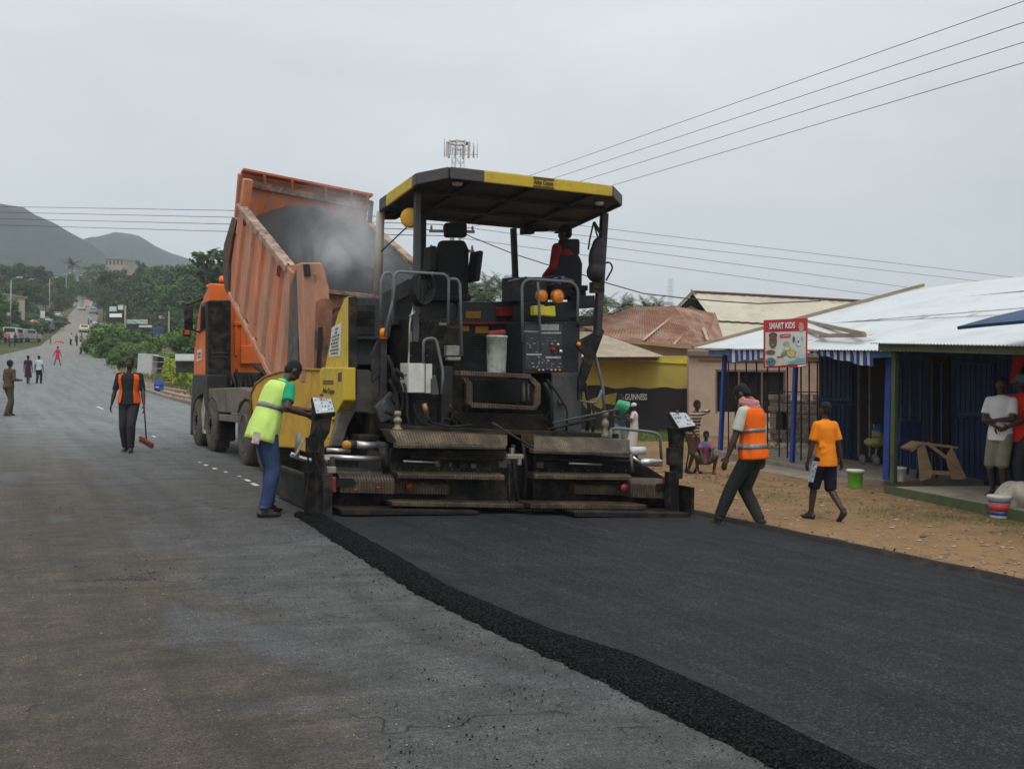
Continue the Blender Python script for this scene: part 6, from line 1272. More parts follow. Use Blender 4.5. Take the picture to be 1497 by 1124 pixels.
# blue stacked chairs / frames inside the green shop
for k, (x, y) in enumerate(((1318, 694), (1342, 697))):
    c = thing('plastic_chair', ('blue chair nearest the green post inside the dim porch', 'blue chair further right behind the wooden bench on the porch')[k], 'chair', oZ(x, y, .08), -.4 + k * .3, group='blue chairs on the porch', world=False)
    for sx in (-.2, .2):
        for sy in (-.2, .2): g = MB(); g.tube([(sx, sy, 0), (sx * .9, sy * .9, .43)], .02, 6); obj('leg', g, GR, c)
    g = MB(); g.box((-.22, -.22, .42), (.22, .22, .46)); obj('seat', g, GR, c, bevel=.02)
    g = MB(); g.box((-.22, .19, .5), (.22, .23, .9)); obj('backrest', g, GR, c, bevel=.02)
# --- green fronted shop
g0 = oZ(1308, 705, .07); GF = Pl(g0, DP); sg = (g0 - sp(0, 0, 0)).dot(AX)
GS = thing('green_trimmed_shop', 'open fronted shop with green fascia, green post and green edged porch', 'shop', sp(sg + 2, 1, 0))
g = MB(); a = GF.at(1306, 706); b_ = GF.at(1309, 512); g.bar(a, b_, .08, .08, V((1, 0, 0))); obj('post', g, GRN, GS, bevel=.006)
ge = GF.at(1284, 501.5, .25).z; gr_ = GF.at(1497, 505.5, .25); gsl = None; sE = (GF.at(1284, 503, .25) - sp(0, 0, 0)).dot(AX); tt = (g0 - sp(0, 0, 0)).dot(DP)
sR = (gr_ - sp(0, 0, 0)).dot(AX); ge8 = ge + (gr_.z - ge) / (sR - sE) * 8
g = MB(); g.hexa([sp(sE, tt - .25, ge - .115), sp(sE + 8, tt - .25, ge8 - .115), sp(sE + 8, tt - .20, ge8 - .115), sp(sE, tt - .20, ge - .115), sp(sE, tt - .25, ge - .01), sp(sE + 8, tt - .25, ge8 - .01), sp(sE + 8, tt - .20, ge8 - .01), sp(sE, tt - .20, ge - .01)]); obj('fascia', g, GRN, GS)
g = MB(); corr(g, sp(sE - .1, tt - .33, ge), sp(sE + 8, tt - .33, ge8), sp(sE + 8, tt + 1.9, ge8 + .62), sp(sE - .1, tt + 1.9, ge + .42), 110, .009); obj('roof', g, TINW, GS, solid=.008)
g = MB(); e1_, e2_ = oZ(1308, 711, .08), oZ(1447, 737, .08); ea = V((e2_.x - e1_.x, e2_.y - e1_.y, 0)).normalized(); e2_ = e1_ + ea * 9; dd = V((-ea.y, ea.x, 0)) * (1 if -ea.y > 0 else -1)
zz = lambda p, z: V((p.x, p.y, z))
g.hexa([zz(e1_, -.3), zz(e2_, -.3), zz(e2_ + dd * 3.4, -.3), zz(e1_ + dd * 3.4, -.3), zz(e1_, .08), zz(e2_, .08), zz(e2_ + dd * 3.4, .08), zz(e1_ + dd * 3.4, .08)]); obj('porch_slab', g, CONC, GS, bevel=.01)
g = MB(); f_ = dd * -.012; g.hexa([zz(e1_ + f_ - ea * .25, -.2), zz(e2_ + f_, -.2), zz(e2_ - f_ * -0, -.2), zz(e1_ - ea * .25, -.2), zz(e1_ + f_ - ea * .25, .076), zz(e2_ + f_, .076), zz(e2_, .076), zz(e1_ - ea * .25, .076)]); obj('porch_edge', g, GRN, GS)
g = MB(); slab(g, BK, [(1476, 560), (1485, 561), (1497, 520), (1481, 520)], .03, .2); tag(obj('hanging_cloth', g, M('red cloth', (.45, .03, .03), .9)), 'red cloth hanging from the shop ceiling behind the people on the porch', 'cloth')
# --- sign board
p2_ = FR_.at(1164, 515); c_ = oD(1158, 540, 17.9); SG = Pl(c_, VD)
sb = thing('sign_board', 'red framed sign board reading SMART KIDS fixed to the second blue post', 'sign', SG.at(1149, 505))
g = MB(); slab(g, SG, [(1117, 539), (1119, 538), (1180, 536), (1181, 465), (1117, 468)], .04); pn = obj('frame', g, M('sign red', (.42, .025, .04), .6, var=.1, dirt=(.3, .08, .08), damt=.2), sb)
g = MB(); slab(g, SG, [(1119, 536), (1178, 531), (1178, 484), (1119, 486)], .012, .006); fc = obj('poster', g, M('poster paper', (.50, .56, .50), .7, var=.08, scale=4, bmp=0), sb)
a, b_ = SG.at(1122.5, 481.5, .015), SG.at(1163.5, 480, .015); txt('SMART KIDS', .15, M('sign white', (.7, .66, .66), .7, bmp=0), pn, (a + b_) / 2 + V((0, 0, .005)), b_ - a, (0, 0, 1), 'sign_lettering', bold=.003, fit=(b_ - a).length * .92)
g = MB(); g.bar(SG.at(1156, 475, -.05), p2_ + V((0, 0, .35)), .03, .03); g.bar(SG.at(1156, 534, -.05), FR_.at(1163, 535), .03, .03); g.bar(p2_ - V((0, 0, .1)), p2_ + V((0, 0, .38)), .04, .04); obj('sign_arm', g, IRON, sb)
def blobs(name, par, lst):
    for q, col in lst:
        g = MB(); g.prism([SG.at(x, y, .012 + .003) for x, y in q], VD * .004); obj(name, g, M('print %.2f %.2f %.2f' % col, col, .75, var=.25, scale=14, bmp=0), par)
def el(cx, cy, rx, ry, n=14): return [(cx + rx * math.cos(2 * PI * k / n), cy - ry * math.sin(2 * PI * k / n)) for k in range(n)][::-1]
blobs('printed_picture', fc, [(el(1130.3, 490.5, 6.2, 4.5), (.04, .04, .03))]); SG.P = SG.P - SG.n * .003
blobs('printed_picture', fc, [(el(1130.3, 499, 5.8, 10.5), (.16, .07, .04)), (el(1126.5, 515, 7, 3.5), (.16, .08, .05)), (el(1127, 529, 7.5, 6.5), (.12, .16, .18)), (el(1150, 502, 4.4, 3.8), (.36, .38, .24)), (el(1151, 509.5, 6, 4), (.50, .40, .34)), (el(1157, 516, 7, 6), (.52, .42, .14)), (el(1146, 517, 4, 3), (.12, .26, .12)), ([(1140.5, 493.5), (1156, 492.8), (1156, 488), (1140.5, 488.7)], (.45, .02, .05)),
    (el(1160.5, 496, 1.6, 5), (.06, .08, .20)), (el(1167.5, 499, 4.2, 7), (.55, .52, .58)), (el(1166, 518, 4, 6), (.55, .5, .5)), ([(1152, 533.5), (1168, 528.5), (1177, 528), (1177, 522), (1152, 529)], (.12, .42, .50)), ([(1136, 523), (1146, 522), (1145, 520), (1136, 521)], (.45, .03, .05)), ([(1136, 535), (1148, 534), (1147, 524), (1136, 525)], (.5, .46, .38)), (el(1171, 478, 4, 7), (.42, .26, .14)), (el(1172.5, 495, 1.6, 4), (.3, .42, .36))])
SG.P = SG.P - SG.n * .003
blobs('printed_picture', fc, [(el(1127.8, 497, 1.1, .9), (.02, .015, .01)), (el(1132.6, 497, 1.1, .9), (.02, .015, .01)), (el(1130.2, 504.3, 2.2, .8), (.35, .25, .2)), ([(1142, 491.6), (1154.5, 491), (1154.5, 490), (1142, 490.6)], (.65, .5, .5)), (el(1167.3, 499.5, 1.3, 1.6), (.02, .02, .02)), (el(1151, 510, 3.4, 1.8), (.62, .6, .56)), (el(1124.5, 529, 1.4, 1.8), (.03, .04, .04)), (el(1129.5, 528, 1.2, 1.6), (.03, .04, .04))])
g = MB(); slab(g, SG, [(1166, 536.5), (1179, 534.5), (1179, 532.5), (1166, 534)], .004, .03); obj('lower_strip', g, M('sign white', (1, 1, 1)), pn)
# --- timber frame lying on the white roof
NR = (roofpt(1, 0) - roofpt(0, 0)).cross(roofpt(0, 1) - roofpt(0, 0)).normalized(); NR = NR if NR.z > 0 else -NR; RP = Pl(roofpt(0, 1) + NR * .05, NR)
RT_ = Pl(roofpt(0, 1) + NR * .30, NR); g = MB(); q = [RT_.at(x, y) for x, y in ((1400, 482), (1440, 478), (1497, 473), (1560, 467), (1560, 440), (1497, 457), (1450, 468))]; g.prism(q, NR * .04); obj('tarpaulin', g, M('blue tarpaulin', (.02, .06, .14), .7, var=.3, scale=2), BS)
g = MB()
for a, b_ in (((1180, 470), (1262, 488)), ((1200, 491), (1264, 490)), ((1180, 482), (1208, 490))): g.bar(RP.at(*a), RP.at(*b_), .07, .07)
tag(obj('timber_offcuts', g, TIM), 'weathered timber lengths lying on the white sheet roof beside the sign', 'timber')
# --- things on the porch and the dirt
def bucket(name, label, base, r, h, m, lid=None, grp=None):
    t = thing(name, label, 'bucket', base, world=True); g = MB(); g.lathe(base, (0, 0, 1), [(r * .78, 0), (r * .8, .01), (r * .96, h * .86), (r * 1.05, h * .87), (r * 1.05, h * .93), (r, h * .94), (r, h)], 24); o = obj('pail', g, m, t)
    if lid: g = MB(); g.lathe(base + V((0, 0, h)), (0, 0, 1), [(r * 1.1, -.025), (r * 1.12, 0), (r * 1.1, .012), (r * .9, .018), (.01, .02)], 24); obj('lid', g, lid, t)
    return t, o
WPL = M('white plastic', (.60, .60, .58), .45, var=.05, bmp=.03, dirt=(.4, .36, .3), damt=.3)
bp = onG(1250, 713); bucket('lidded_bucket', 'bright green bucket with a white lid on the concrete step', bp, .125, .27, M('lime plastic', (.16, .50, .05), .4, var=.06, bmp=.03), WPL)
bp = oZ(1314, 703, .08); bucket('plastic_bucket', 'plain white bucket standing behind the green post', bp, .11, .22, WPL)
bp = onG(1460, 757); t, o = bucket('paint_bucket', 'white paint bucket with a red and blue label on the dirt by the porch', bp, .13, .27, WPL, WPL)
for z0, z1, m_ in ((.09, .18, M('red label', (.50, .05, .05), .5, var=.4, scale=12, bmp=0)), (.04, .085, M('blue label', (.03, .06, .25), .5, var=.3, bmp=0)), (.2, .215, M('blue label', (.03, .06, .25)))):
    g = MB(); f = lambda z: .13 * (.8 + .16 * z / .232) + .003; g.lathe(bp, (0, 0, 1), [(f(z0), z0), (f(z1), z1)], 24); obj('label', g, m_, o)
bp = onG(717 * 0 + 736, 600)
bp = oZ(748, 0 + 900, 0)
# bucket on the paver step
a, b_ = oY(718, 545, 11.62), oY(745, 545, 11.62); c0 = (a + b_) / 2 + V((0, .12, 0)); h = (oY(730, 490, 11.62) - oY(730, 545, 11.62)).z; r_ = (b_ - a).length / 2
t = thing('white_pail', 'tall dirty white pail standing on the rear step of the paver', 'bucket', c0); g = MB(); g.lathe(c0, (0, 0, 1), [(r_ * .9, 0), (r_ * .92, .01), (r_ * .95, h * .3), (r_ * .97, h * .31), (r_ * 1.0, h * .93), (r_ * 1.06, h * .94), (r_ * 1.06, h * .99), (r_, h), (r_ * .93, h), (r_ * .93, h - .06)], 24)
obj('pail', g, M('stained white pail', (.50, .53, .50), .5, var=.12, scale=9, dirt=(.16, .15, .12), damt=.55, dscale=5), t)
g = MB(); g.bar(c0 + V((-.12, 0, h + .02)), c0 + V((.12, .03, h + .05)), .07, .06); obj('red_rag', g, M('red rag', (.28, .03, .03), .9), t, bevel=.015)
# backpack hanging from the right post
bpk = thing('backpack', 'dark backpack hanging from the right canopy post of the paver', 'backpack', oY(872, 345, 11.7))
g = MB(); n_ = 0
for c, r in (((873, 380), (.125, .10, .25)), ((871, 398), (.13, .12, .14)), ((875, 360), (.09, .09, .12))): g.ell(oY(*c, 11.62), r)
o = obj('pack', g, M('dark wine nylon', (.016, .012, .014), .7, var=.4, scale=8, bmp=.3), bpk); remesh(o, .02, 3)
g = MB(); T(g, [(868, 325), (862, 350), (860, 365)], 11.6, .012); T(g, [(868, 325), (873, 345), (880, 362)], 11.6, .012); T(g, [(882, 385), (892, 383), (896, 392), (886, 410)], 11.6, .012); obj('strap', g, BLK, bpk)
# trestle bench
BN = Pl(oZ(1372, 702, .08), VD); bt = thing('trestle_bench', 'rough pale wooden trestle bench on the porch', 'bench', BN.at(1372, 702)); PINE = M('raw timber', (.42, .29, .16), .8, var=.2, scale=4, stretch=(.4, .4, 2), bmp=.1, dirt=(.22, .15, .09), damt=.35)
g = MB(); slab(g, BN, [(1328, 656), (1345, 646), (1401, 653), (1401, 656), (1346, 650), (1334, 660)], .35); obj('bench_top', g, PINE, bt)
for q in ([(1342, 656), (1352, 650), (1364, 690), (1361, 699), (1346, 703)], [(1383, 668), (1392, 654), (1413, 698), (1407, 701), (1392, 700)]): g = MB(); slab(g, BN, q, .04, .05); obj('leg', g, PINE, bt)
g = MB(); g.bar(BN.at(1356, 648, .08), BN.at(1402, 683, .08), .03, .05); obj('brace', g, PINE, bt); g = MB(); g.bar(BN.at(1362, 690, .0), BN.at(1395, 692, .0), .03, .06); obj('stretcher', g, PINE, bt)
# pram in the dim shop
PR = oZ(1281, 679, .05); pr = thing('pram', 'blue child pram with a yellow seat in the dim shop entrance', 'pram', PR)
for dx in (-.16, .16):
    for dy in (-.14, .2):
        g = MB(); g.lathe(PR + V((dx, dy, .09)), (1, 0, 0), [(.05, 0), (.085, .0), (.09, .015), (.085, .03), (.05, .03)], 18); obj('wheel', g, M('grey wheel', (.15, .15, .15), .6), pr)
g = MB(); g.tube([PR + V((-.16, -.14, .1)), PR + V((.0, 0, .35)), PR + V((.12, .2, .75))], .015, 6); g.tube([PR + V((.16, .2, .1)), PR + V((.05, 0, .35)), PR + V((-.1, -.2, .5))], .015, 6); obj('frame', g, M('pale frame', (.35, .35, .38), .4), pr)
g = MB(); g.ell(PR + V((-.05, 0, .42)), (.2, .2, .10)); g.ell(PR + V((.1, .1, .5)), (.12, .16, .16)); o = obj('seat', g, M('yellow green fabric', (.35, .36, .14), .9, var=.4, scale=8), pr); remesh(o, .02, 2)
g = MB(); g.ell(PR + V((.16, .1, .58)), (.13, .14, .18)); obj('hood', g, M('blue fabric', (.03, .12, .35), .9, var=.3), pr)
# sack at the right edge
p = onG(1493, 757); g = MB(); rr = random.Random(3)
for k in range(9): g.ell(p + V((rr.uniform(-.12, .25), rr.uniform(-.1, .3), .12 + rr.uniform(0, .2))), (rr.uniform(.12, .18),) * 3)
o = obj('pale_boulder', g, M('pale spotted stone', (.42, .38, .31), .95, var=.35, scale=6, bmp=.8)); remesh(o, .025, 1); tag(o, 'large pale rough boulder at the right edge beside the paint bucket', 'boulder')
# stones in front of the porch, rubble by the wall
rubb = lambda: (lambda q: (q.x + R.uniform(-.5, .5), q.y + R.uniform(-1, 1), .0))(oZ(R.uniform(1110, 1200), R.uniform(645, 662), 0))
chips('wall_rubble', 500, rubb, .06, M('mixed rubble', (.26, .21, .16), .95, var=.7, scale=2), .0, .7)
def gwl2():
    pass
def gwl():
    q = WY.at(R.uniform(850, 1005), 631, R.uniform(.2, 4)); return q.x, q.y, -.03
grass('wall_grass', 5000, gwl, .10, M('bright grass', (.12, .18, .04), .9, var=.4, scale=2, bmp=0))
# ------------------------------------------------------------------ vegetation
def leafmat(name, lo, hi):
    m, nt, b = nmat(name); v = coords(nt); n = noi(nt, v, .9, 4, .7); oi = N(nt, 'ShaderNodeObjectInfo')
    c = ramp(nt, n, [(.3, lo), (.7, hi)]); hs = N(nt, 'ShaderNodeHueSaturation'); nt.links.new(c, hs.inputs['Color'])
    mr = N(nt, 'ShaderNodeMapRange'); mr.inputs[3].default_value = .7; mr.inputs[4].default_value = 1.3; nt.links.new(oi.outputs['Random'], mr.inputs[0]); nt.links.new(mr.outputs[0], hs.inputs['Value'])
    nt.links.new(hs.outputs[0], b.inputs['Base Color']); b.inputs['Roughness'].default_value = .7; b.inputs['Specular IOR Level'].default_value = .3; return m
LF1 = leafmat('dark foliage', (.02, .048, .011), (.055, .11, .025)); LF2 = leafmat('mid foliage', (.035, .08, .014), (.09, .17, .035)); LF3 = leafmat('bright foliage', (.07, .14, .02), (.16, .26, .05)); LF4 = leafmat('palm foliage', (.05, .08, .03), (.10, .14, .06)); LFY = leafmat('lime foliage', (.16, .22, .02), (.36, .42, .05))
BARK = M('bark', (.12, .095, .07), .95, var=.3, scale=3, bmp=.4)
def crown(g, clumps, per, leaf, rr):
    for c, r in clumps:
        for _ in range(int(per * r * r)):
            u = V((rr.gauss(0, 1), rr.gauss(0, 1), rr.gauss(0, 1))).normalized(); d = r * (.55 + .5 * rr.random()) ; p = V(c) + V((u.x * d, u.y * d, u.z * d * .8))
            if u.z < -.5 and rr.random() < .5: continue
            s = leaf * rr.uniform(.6, 1.3); a = (u + V((rr.uniform(-.7, .7), rr.uniform(-.7, .7), rr.uniform(-.2, .9)))).normalized(); x = a.orthogonal().normalized(); x = Matrix.Rotation(rr.uniform(0, 6.28), 3, a) @ x; y = a.cross(x)
            g.add([p + x * s, p + y * s * .55, p - x * s, p - y * s * .55], [(0, 1, 2, 3)])
def tree_proto(name, label, cat, seed, H, W, leaf, per, lm, trunk=.3, flat=.7, nb=14, low=.35, group=None):
    rr = random.Random(seed); t = thing(name, label, cat, (0, 0, -500), world=False, group=group); g = MB(); top = []
    g.tube([(0, 0, -.5), (.1, 0, H * .2), (-.1, .1, H * .4)], [H * .03 * trunk / .3, H * .024 * trunk / .3, H * .016 * trunk / .3], 7); cl = []
    for k in range(nb):
        a = k * 2.4 + rr.uniform(-.4, .4); hh = low + (1 - low) * ((k + .5) / nb) ** .8; rad = W * .5 * math.sqrt(max(.05, 1 - ((hh - low - .22) / (1.02 - low - .2)) ** 2 * flat)) * rr.uniform(.35, .75)
        c = V((rad * math.cos(a), rad * math.sin(a), H * hh * .93)); r = W * rr.uniform(.13, .22); cl.append((c, r)); g.tube([(-.1, .1, H * min(.4, hh * .6)), c * .6 + V((0, 0, H * .1)), c], [H * .012, H * .007, H * .003], 5)
        for _ in range(3): u = V((rr.gauss(0, 1), rr.gauss(0, 1), rr.gauss(0, .7))).normalized(); cl.append((c + u * r * .9, r * rr.uniform(.35, .6)))
    obj('trunk', g, BARK, t); g = MB(); crown(g, cl, per, leaf, rr); obj('crown', g, lm, t); return t
def palm_proto(seed, H, label):
    rr = random.Random(seed); t = thing('palm_tree', label, 'palm', (0, 0, -500), world=False, group='palm trees'); g = MB(); g.tube([(0, 0, -.5), (.2, 0, H * .4), (.5, .1, H * .75), (.6, .1, H)], [.22, .17, .14, .13], 7); obj('trunk', g, BARK, t); g = MB(); c = V((.6, .1, H))
    for k in range(22):
        a = k * 2.399; el_ = rr.uniform(-.1, 1.25); L = rr.uniform(2.8, 3.8); pts = []; d = V((math.cos(a) * math.cos(el_), math.sin(a) * math.cos(el_), math.sin(el_))); p = c.copy()
        for i in range(9): pts.append(p.copy()); p = p + d * L / 8; d = (d + V((0, 0, -.17))).normalized()
        for i in range(1, 9):
            dd = (pts[i] - pts[i - 1]).normalized(); s = dd.cross(V((0, 0, 1))).normalized(); w_ = .75 * math.sin(PI * (i + .6) / 9.8)
            for sg_ in (-1, 1):
                for j in range(2): q = pts[i - 1].lerp(pts[i], j / 2); g.add([q, q + dd * .14, q + s * sg_ * w_ + dd * .35 - V((0, 0, w_ * .45)), ], [(0, 1, 2)])
    obj('crown', g, LF4, t); return t
LF5 = leafmat('olive foliage', (.05, .065, .02), (.12, .13, .045))
pE = tree_proto('broadleaf_tree', None, 'tree', 21, 12, 11, .30, 60, LF5, flat=.8, nb=15, group='trees along the street')
pA = tree_proto('broadleaf_tree', None, 'tree', 1, 12, 12, .34, 60, LF1, group='trees along the street')
pB = tree_proto('broadleaf_tree', None, 'tree', 2, 13, 10, .32, 60, LF2, flat=.9, nb=16, group='trees along the street')
pC = tree_proto('broadleaf_tree', None, 'tree', 3, 9, 13, .36, 50, LF1, flat=.6, nb=15, low=.45, group='trees along the street')
pD = tree_proto('slender_tree', None, 'tree', 4, 12, 4.2, .26, 120, LF2, flat=.5, nb=16, low=.2)
pS = tree_proto('leafy_shrub', None, 'shrub', 5, 3.2, 4.6, .17, 330, LF2, flat=.6, nb=16, low=.12)
pS2 = tree_proto('leafy_shrub', None, 'shrub', 6, 2.6, 4.0, .14, 420, LF3, flat=.6, nb=14, low=.12)
pP, pP2 = palm_proto(3, 12, None), palm_proto(8, 14, None)
HTOP = {}
for q_ in (pE, pA, pB, pC, pD, pS, pS2, pP, pP2): HTOP[q_.name] = sorted(v.co.z for ch in q_.children for v in ch.data.vertices)[-40]
used = {}
def put(proto, px, d, ytop, label, ws=1.0, ybase=None, grp=None):
    """stand a copy so that its top reaches the surveyed height"""
    p = oD(px, 540, d); z = gz(p.x, p.y); topz = max(z + 1.6, oD(px, ytop, d).z); H0 = HTOP[proto.name]; s = max(.25, (topz - z) / H0)
    if proto.name not in used: o = proto; used[proto.name] = 1; o.location = (p.x, p.y, z); o.rotation_euler = (0, 0, R.uniform(0, 6)); o.scale = (s * ws, s * ws, s); o['label'] = label
    else: o = copy_tree(proto, None, (p.x, p.y, z), R.uniform(0, 6), (s * ws, s * ws, s), label)
    if grp: o['group'] = grp
    return o
LT = 'one of the dark green trees massed along the left of the street'; RT = 'one of the dark green trees massed beyond the shrubs right of the street'
for px, d, y in ((-40, 190, 400), (-12, 230, 395), (8, 250, 388), (30, 270, 386), (50, 290, 390), (68, 300, 396), (20, 205, 412), (45, 235, 408), (66, 250, 412), (84, 270, 404), (100, 320, 400), (112, 330, 404), (86, 235, 428), (104, 290, 418), (-20, 150, 420), (2, 165, 430)): put(R.choice([pA, pB, pC, pE, pB]), px, d, y, LT, R.uniform(.8, 1.1), grp='trees left of the street')
for px, d, y in ((152, 330, 402), (168, 300, 395), (150, 240, 420), (180, 250, 408), (200, 270, 398), (216, 280, 390), (232, 260, 388), (250, 240, 392), (266, 230, 388), (284, 230, 386), (300, 225, 391), (322, 220, 392), (345, 225, 396), (170, 200, 440), (196, 205, 430), (222, 200, 420), (246, 190, 418), (270, 190, 414), (296, 185, 420), (325, 185, 418), (350, 190, 420), (210, 165, 452), (250, 160, 448), (285, 158, 440), (320, 155, 445)): put(R.choice([pA, pB, pC, pE, pB]), px, d, y, RT, R.uniform(.85, 1.15), grp='trees right of the street')
LS = 'one of the low shrubs filling the ground under the trees at left'
for px, d, y in ((-15, 140, 478), (2, 160, 470), (16, 185, 462), (30, 200, 460), (44, 205, 458), (55, 215, 460), (66, 225, 452), (76, 240, 450), (85, 255, 446), (94, 270, 442), (60, 190, 468), (46, 175, 470), (88, 215, 462), (80, 200, 468), (98, 300, 436), (30, 170, 468), (104, 330, 432)): put(pS, px, d, y, LS, R.uniform(1.0, 1.8), grp='shrubs left of the street')
put(pD, 205, 262, 382, 'tall dark narrow cypress-like tree standing above the tree mass', .7)
put(pD, 160, 262, 396, 'light green tree in front of the tall concrete building', 1.9)
put(pD, 137, 420, 388, 'dark hazy tree left of the tall concrete building', 2.2)
put(pD, 317, 110, 364, 'airy pale leafed tree rising beside the orange truck cab', 1.5)
put(pP, 103, 300, 378, 'tall palm standing above the trees at the left of the street')
for px, d, y in ((672, 125, 412), (690, 130, 405), (705, 120, 402), (722, 128, 405), (740, 118, 400), (758, 130, 408), (776, 125, 406), (890, 120, 428), (905, 112, 431), (925, 118, 436), (940, 120, 432), (962, 115, 431), (640, 130, 410)): put(R.choice([pP, pP2]), px, d, y, 'one of the palms seen through and beyond the paver cab', grp='palms behind the paver')
for px, d, y in ((660, 105, 438), (690, 110, 432), (720, 112, 430), (750, 108, 434), (800, 110, 440), (850, 105, 446), (885, 100, 450), (915, 96, 453), (945, 95, 450), (975, 95, 446), (1000, 98, 447), (625, 110, 440), (590, 115, 436), (400, 150, 440), (450, 150, 445), (500, 140, 440), (550, 130, 440), (1040, 100, 450)): put(R.choice([pA, pB, pE]), px, d, y, 'one of the grey green trees behind the paver and the rusty roofed house', R.uniform(.9, 1.3), grp='trees behind the paver')
SL = 'one of the leafy shrubs crowding the bank beside the bend of the street'
for px, d, y, pr_ in ((128, 128, 497, pS2), (138, 126, 493, pS2), (150, 124, 490, pS2), (152, 120, 474, pS), (165, 118, 472, pS2), (176, 116, 478, pS), (160, 112, 494, pS), (190, 115, 482, pS), (205, 112, 486, pS), (178, 104, 502, pS), (196, 102, 500, pS2), (172, 96, 515, pS), (190, 95, 512, pS), (212, 100, 500, pS2), (228, 105, 492, pS), (240, 112, 488, pS2), (222, 98, 508, pS), (256, 118, 490, pS), (270, 112, 492, pS), (285, 100, 480, pS), (240, 88, 515, pS2), (300, 95, 470, pS), (182, 88, 524, pS)): put(pr_, px, d, y, SL, R.uniform(.9, 1.2), grp='shrubs on the bank')
for px, d, y, w_ in ((258, 66, 527, .8), (250, 69, 529, .6), (268, 64, 529, .7)):
    o = put(pS2, px, d, y, 'one of the yellow green bushes behind the white kiosk', w_, grp='lime bushes')
    for ch in o.children:
        if ch.name.startswith('crown'): me = ch.data.copy(); me.materials.clear(); me.materials.append(LFY); ch.data = me
# ------------------------------------------------------------------ street furniture
GALV = M('galvanised steel', (.36, .38, .38), .5, metal=.4, var=.1)
def lamp(px, ytop, d, k):
    p = oD(px, 540, d); z = gz(p.x, p.y); top = oD(px, ytop, d).z; t = thing('street_lamp', 'grey street lamp with a single short arm, number %s from the left' % ('one two three four five six seven'.split()[k]), 'street lamp', (p.x, p.y, z), group='street lamps on the left of the street'); b0 = V((p.x, p.y, z))
    g = MB(); g.tube([b0 - V((0, 0, .3)), V((p.x, p.y, top - .5))], [.10, .065], 8); obj('pole', g, GALV, t); r = -VL
    g = MB(); tp = V((p.x, p.y, top - .5)); g.tube([tp, tp + r * .25 + V((0, 0, .28)), tp + r * 1.0 + V((0, 0, .42))], [.06, .05, .045], 6); ar = obj('arm', g, GALV, t)
    g = MB(); g.cbox(tp + r * 1.35 + V((0, 0, .45)), (.9, .32, .14), Matrix.Rotation(-YAW, 3, 'Z')); obj('lamp_head', g, M('pale lamp head', (.62, .64, .64), .4), ar, bevel=.04)
for k, a in enumerate(((14.5, 405, 163), (36.5, 408, 235), (71, 405, 225), (87, 401, 280), (95, 399, 310), (100.5, 396, 330), (112, 402, 370))): lamp(*a, k)
WOOD = M('grey pole timber', (.34, .28, .21), .9, var=.2, scale=3, bmp=.3)
WIRE = M('black cable', (.03, .03, .033), .7, bmp=0)
def pole(px, ytop, d, label, r=.14, arm=None, yb_=None):
    p = oD(px, 540, d); z = gz(p.x, p.y) - .3; top = oD(px, ytop, d).z; t = thing('utility_pole', label, 'utility pole', (p.x, p.y, z)); g = MB(); g.tube([(p.x, p.y, z), (p.x, p.y, top)], [r, r * .75], 8); obj('pole', g, WOOD, t)
    if arm:
        for dz in (.5, 1.35):
            g = MB(); c = V((p.x, p.y, top - dz)); g.bar(c - VL * arm, c + VL * arm, .12, .12); ca = obj('crossarm', g, M('dark timber', (.08, .07, .06), .8), t)
            for s in (-.9, -.35, .35, .9): g = MB(); q = c + VL * arm * s + V((0, 0, .06)); g.lathe(q, (0, 0, 1), [(.03, 0), (.06, .06), (.05, .16), (.02, .2)], 8); obj('insulator', g, M('brown glaze', (.12, .06, .04), .3), ca)
    return V((p.x, p.y, top))
t1 = pole(182, 447, 150, 'pale utility pole standing in the shrubs at the bend of the street', .17)
t2 = pole(246, 455, 145, 'grey utility pole between the shrubs and the truck cab', .16)
t3 = pole(266.5, 471, 160, 'thin short utility pole farthest right beside the truck mirror', .10)
tp = pole(657, 322, 45, 'utility pole with double crossarms rising behind the paver seat', .13, arm=1.0)
def wire(pts, r, label, sag=.0, cat='cable', grp=None):
    q = []
    for i in range(len(pts) - 1):
        a, b = V(pts[i]), V(pts[i + 1])
        for k in range(12 if sag else 1): t = k / (12 if sag else 1); q.append(a.lerp(b, t) - V((0, 0, sag * 4 * t * (1 - t))))
    q.append(V(pts[-1])); g = MB(); g.tube(q, r, 5); return tag(obj('overhead_cable', g, WIRE), label, cat, grp)
U = ('topmost', 'second from the top', 'third from the top', 'lowest')
for k, (x0, y0, x1, y1) in enumerate(((783, 254, 1497, 2), (822, 257, 1497, 33), (856, 263, 1497, 62), (893, 272, 1497, 92))):
    s = (y1 - y0) / (x1 - x0); wire([oD(657, y0 + s * (657 - x0), 45), oD(1750, y0 + s * (1750 - x0), 15.5)], .0075, 'cable crossing the upper right sky, %s of the four' % U[k], grp='cables in the upper right sky')
for k, (a, b) in enumerate((((-250, 298), (344, 308)), ((-250, 305), (344, 318)), ((-250, 314), (344, 328)), ((-250, 322), (344, 339)))): wire([oD(*a, 120), oD(*b, 62), oD(657, 321 + k * 8, 45)], .018, 'cable level across the left sky above the hills, %s of the four' % U[k], grp='cables in the left sky')
for k, (a, b) in enumerate((((890, 335), (1560, 415)), ((890, 349), (1560, 426)), ((890, 361), (1560, 452)), ((890, 378), (1560, 470)))):
    s = (b[1] - a[1]) / (b[0] - a[0]); wire([oD(657, a[1] - 233 * s, 45), oD(*b, 60)], .011, 'thin cable sloping right behind the canopy, %s of the four' % U[k], grp='cables behind the canopy')
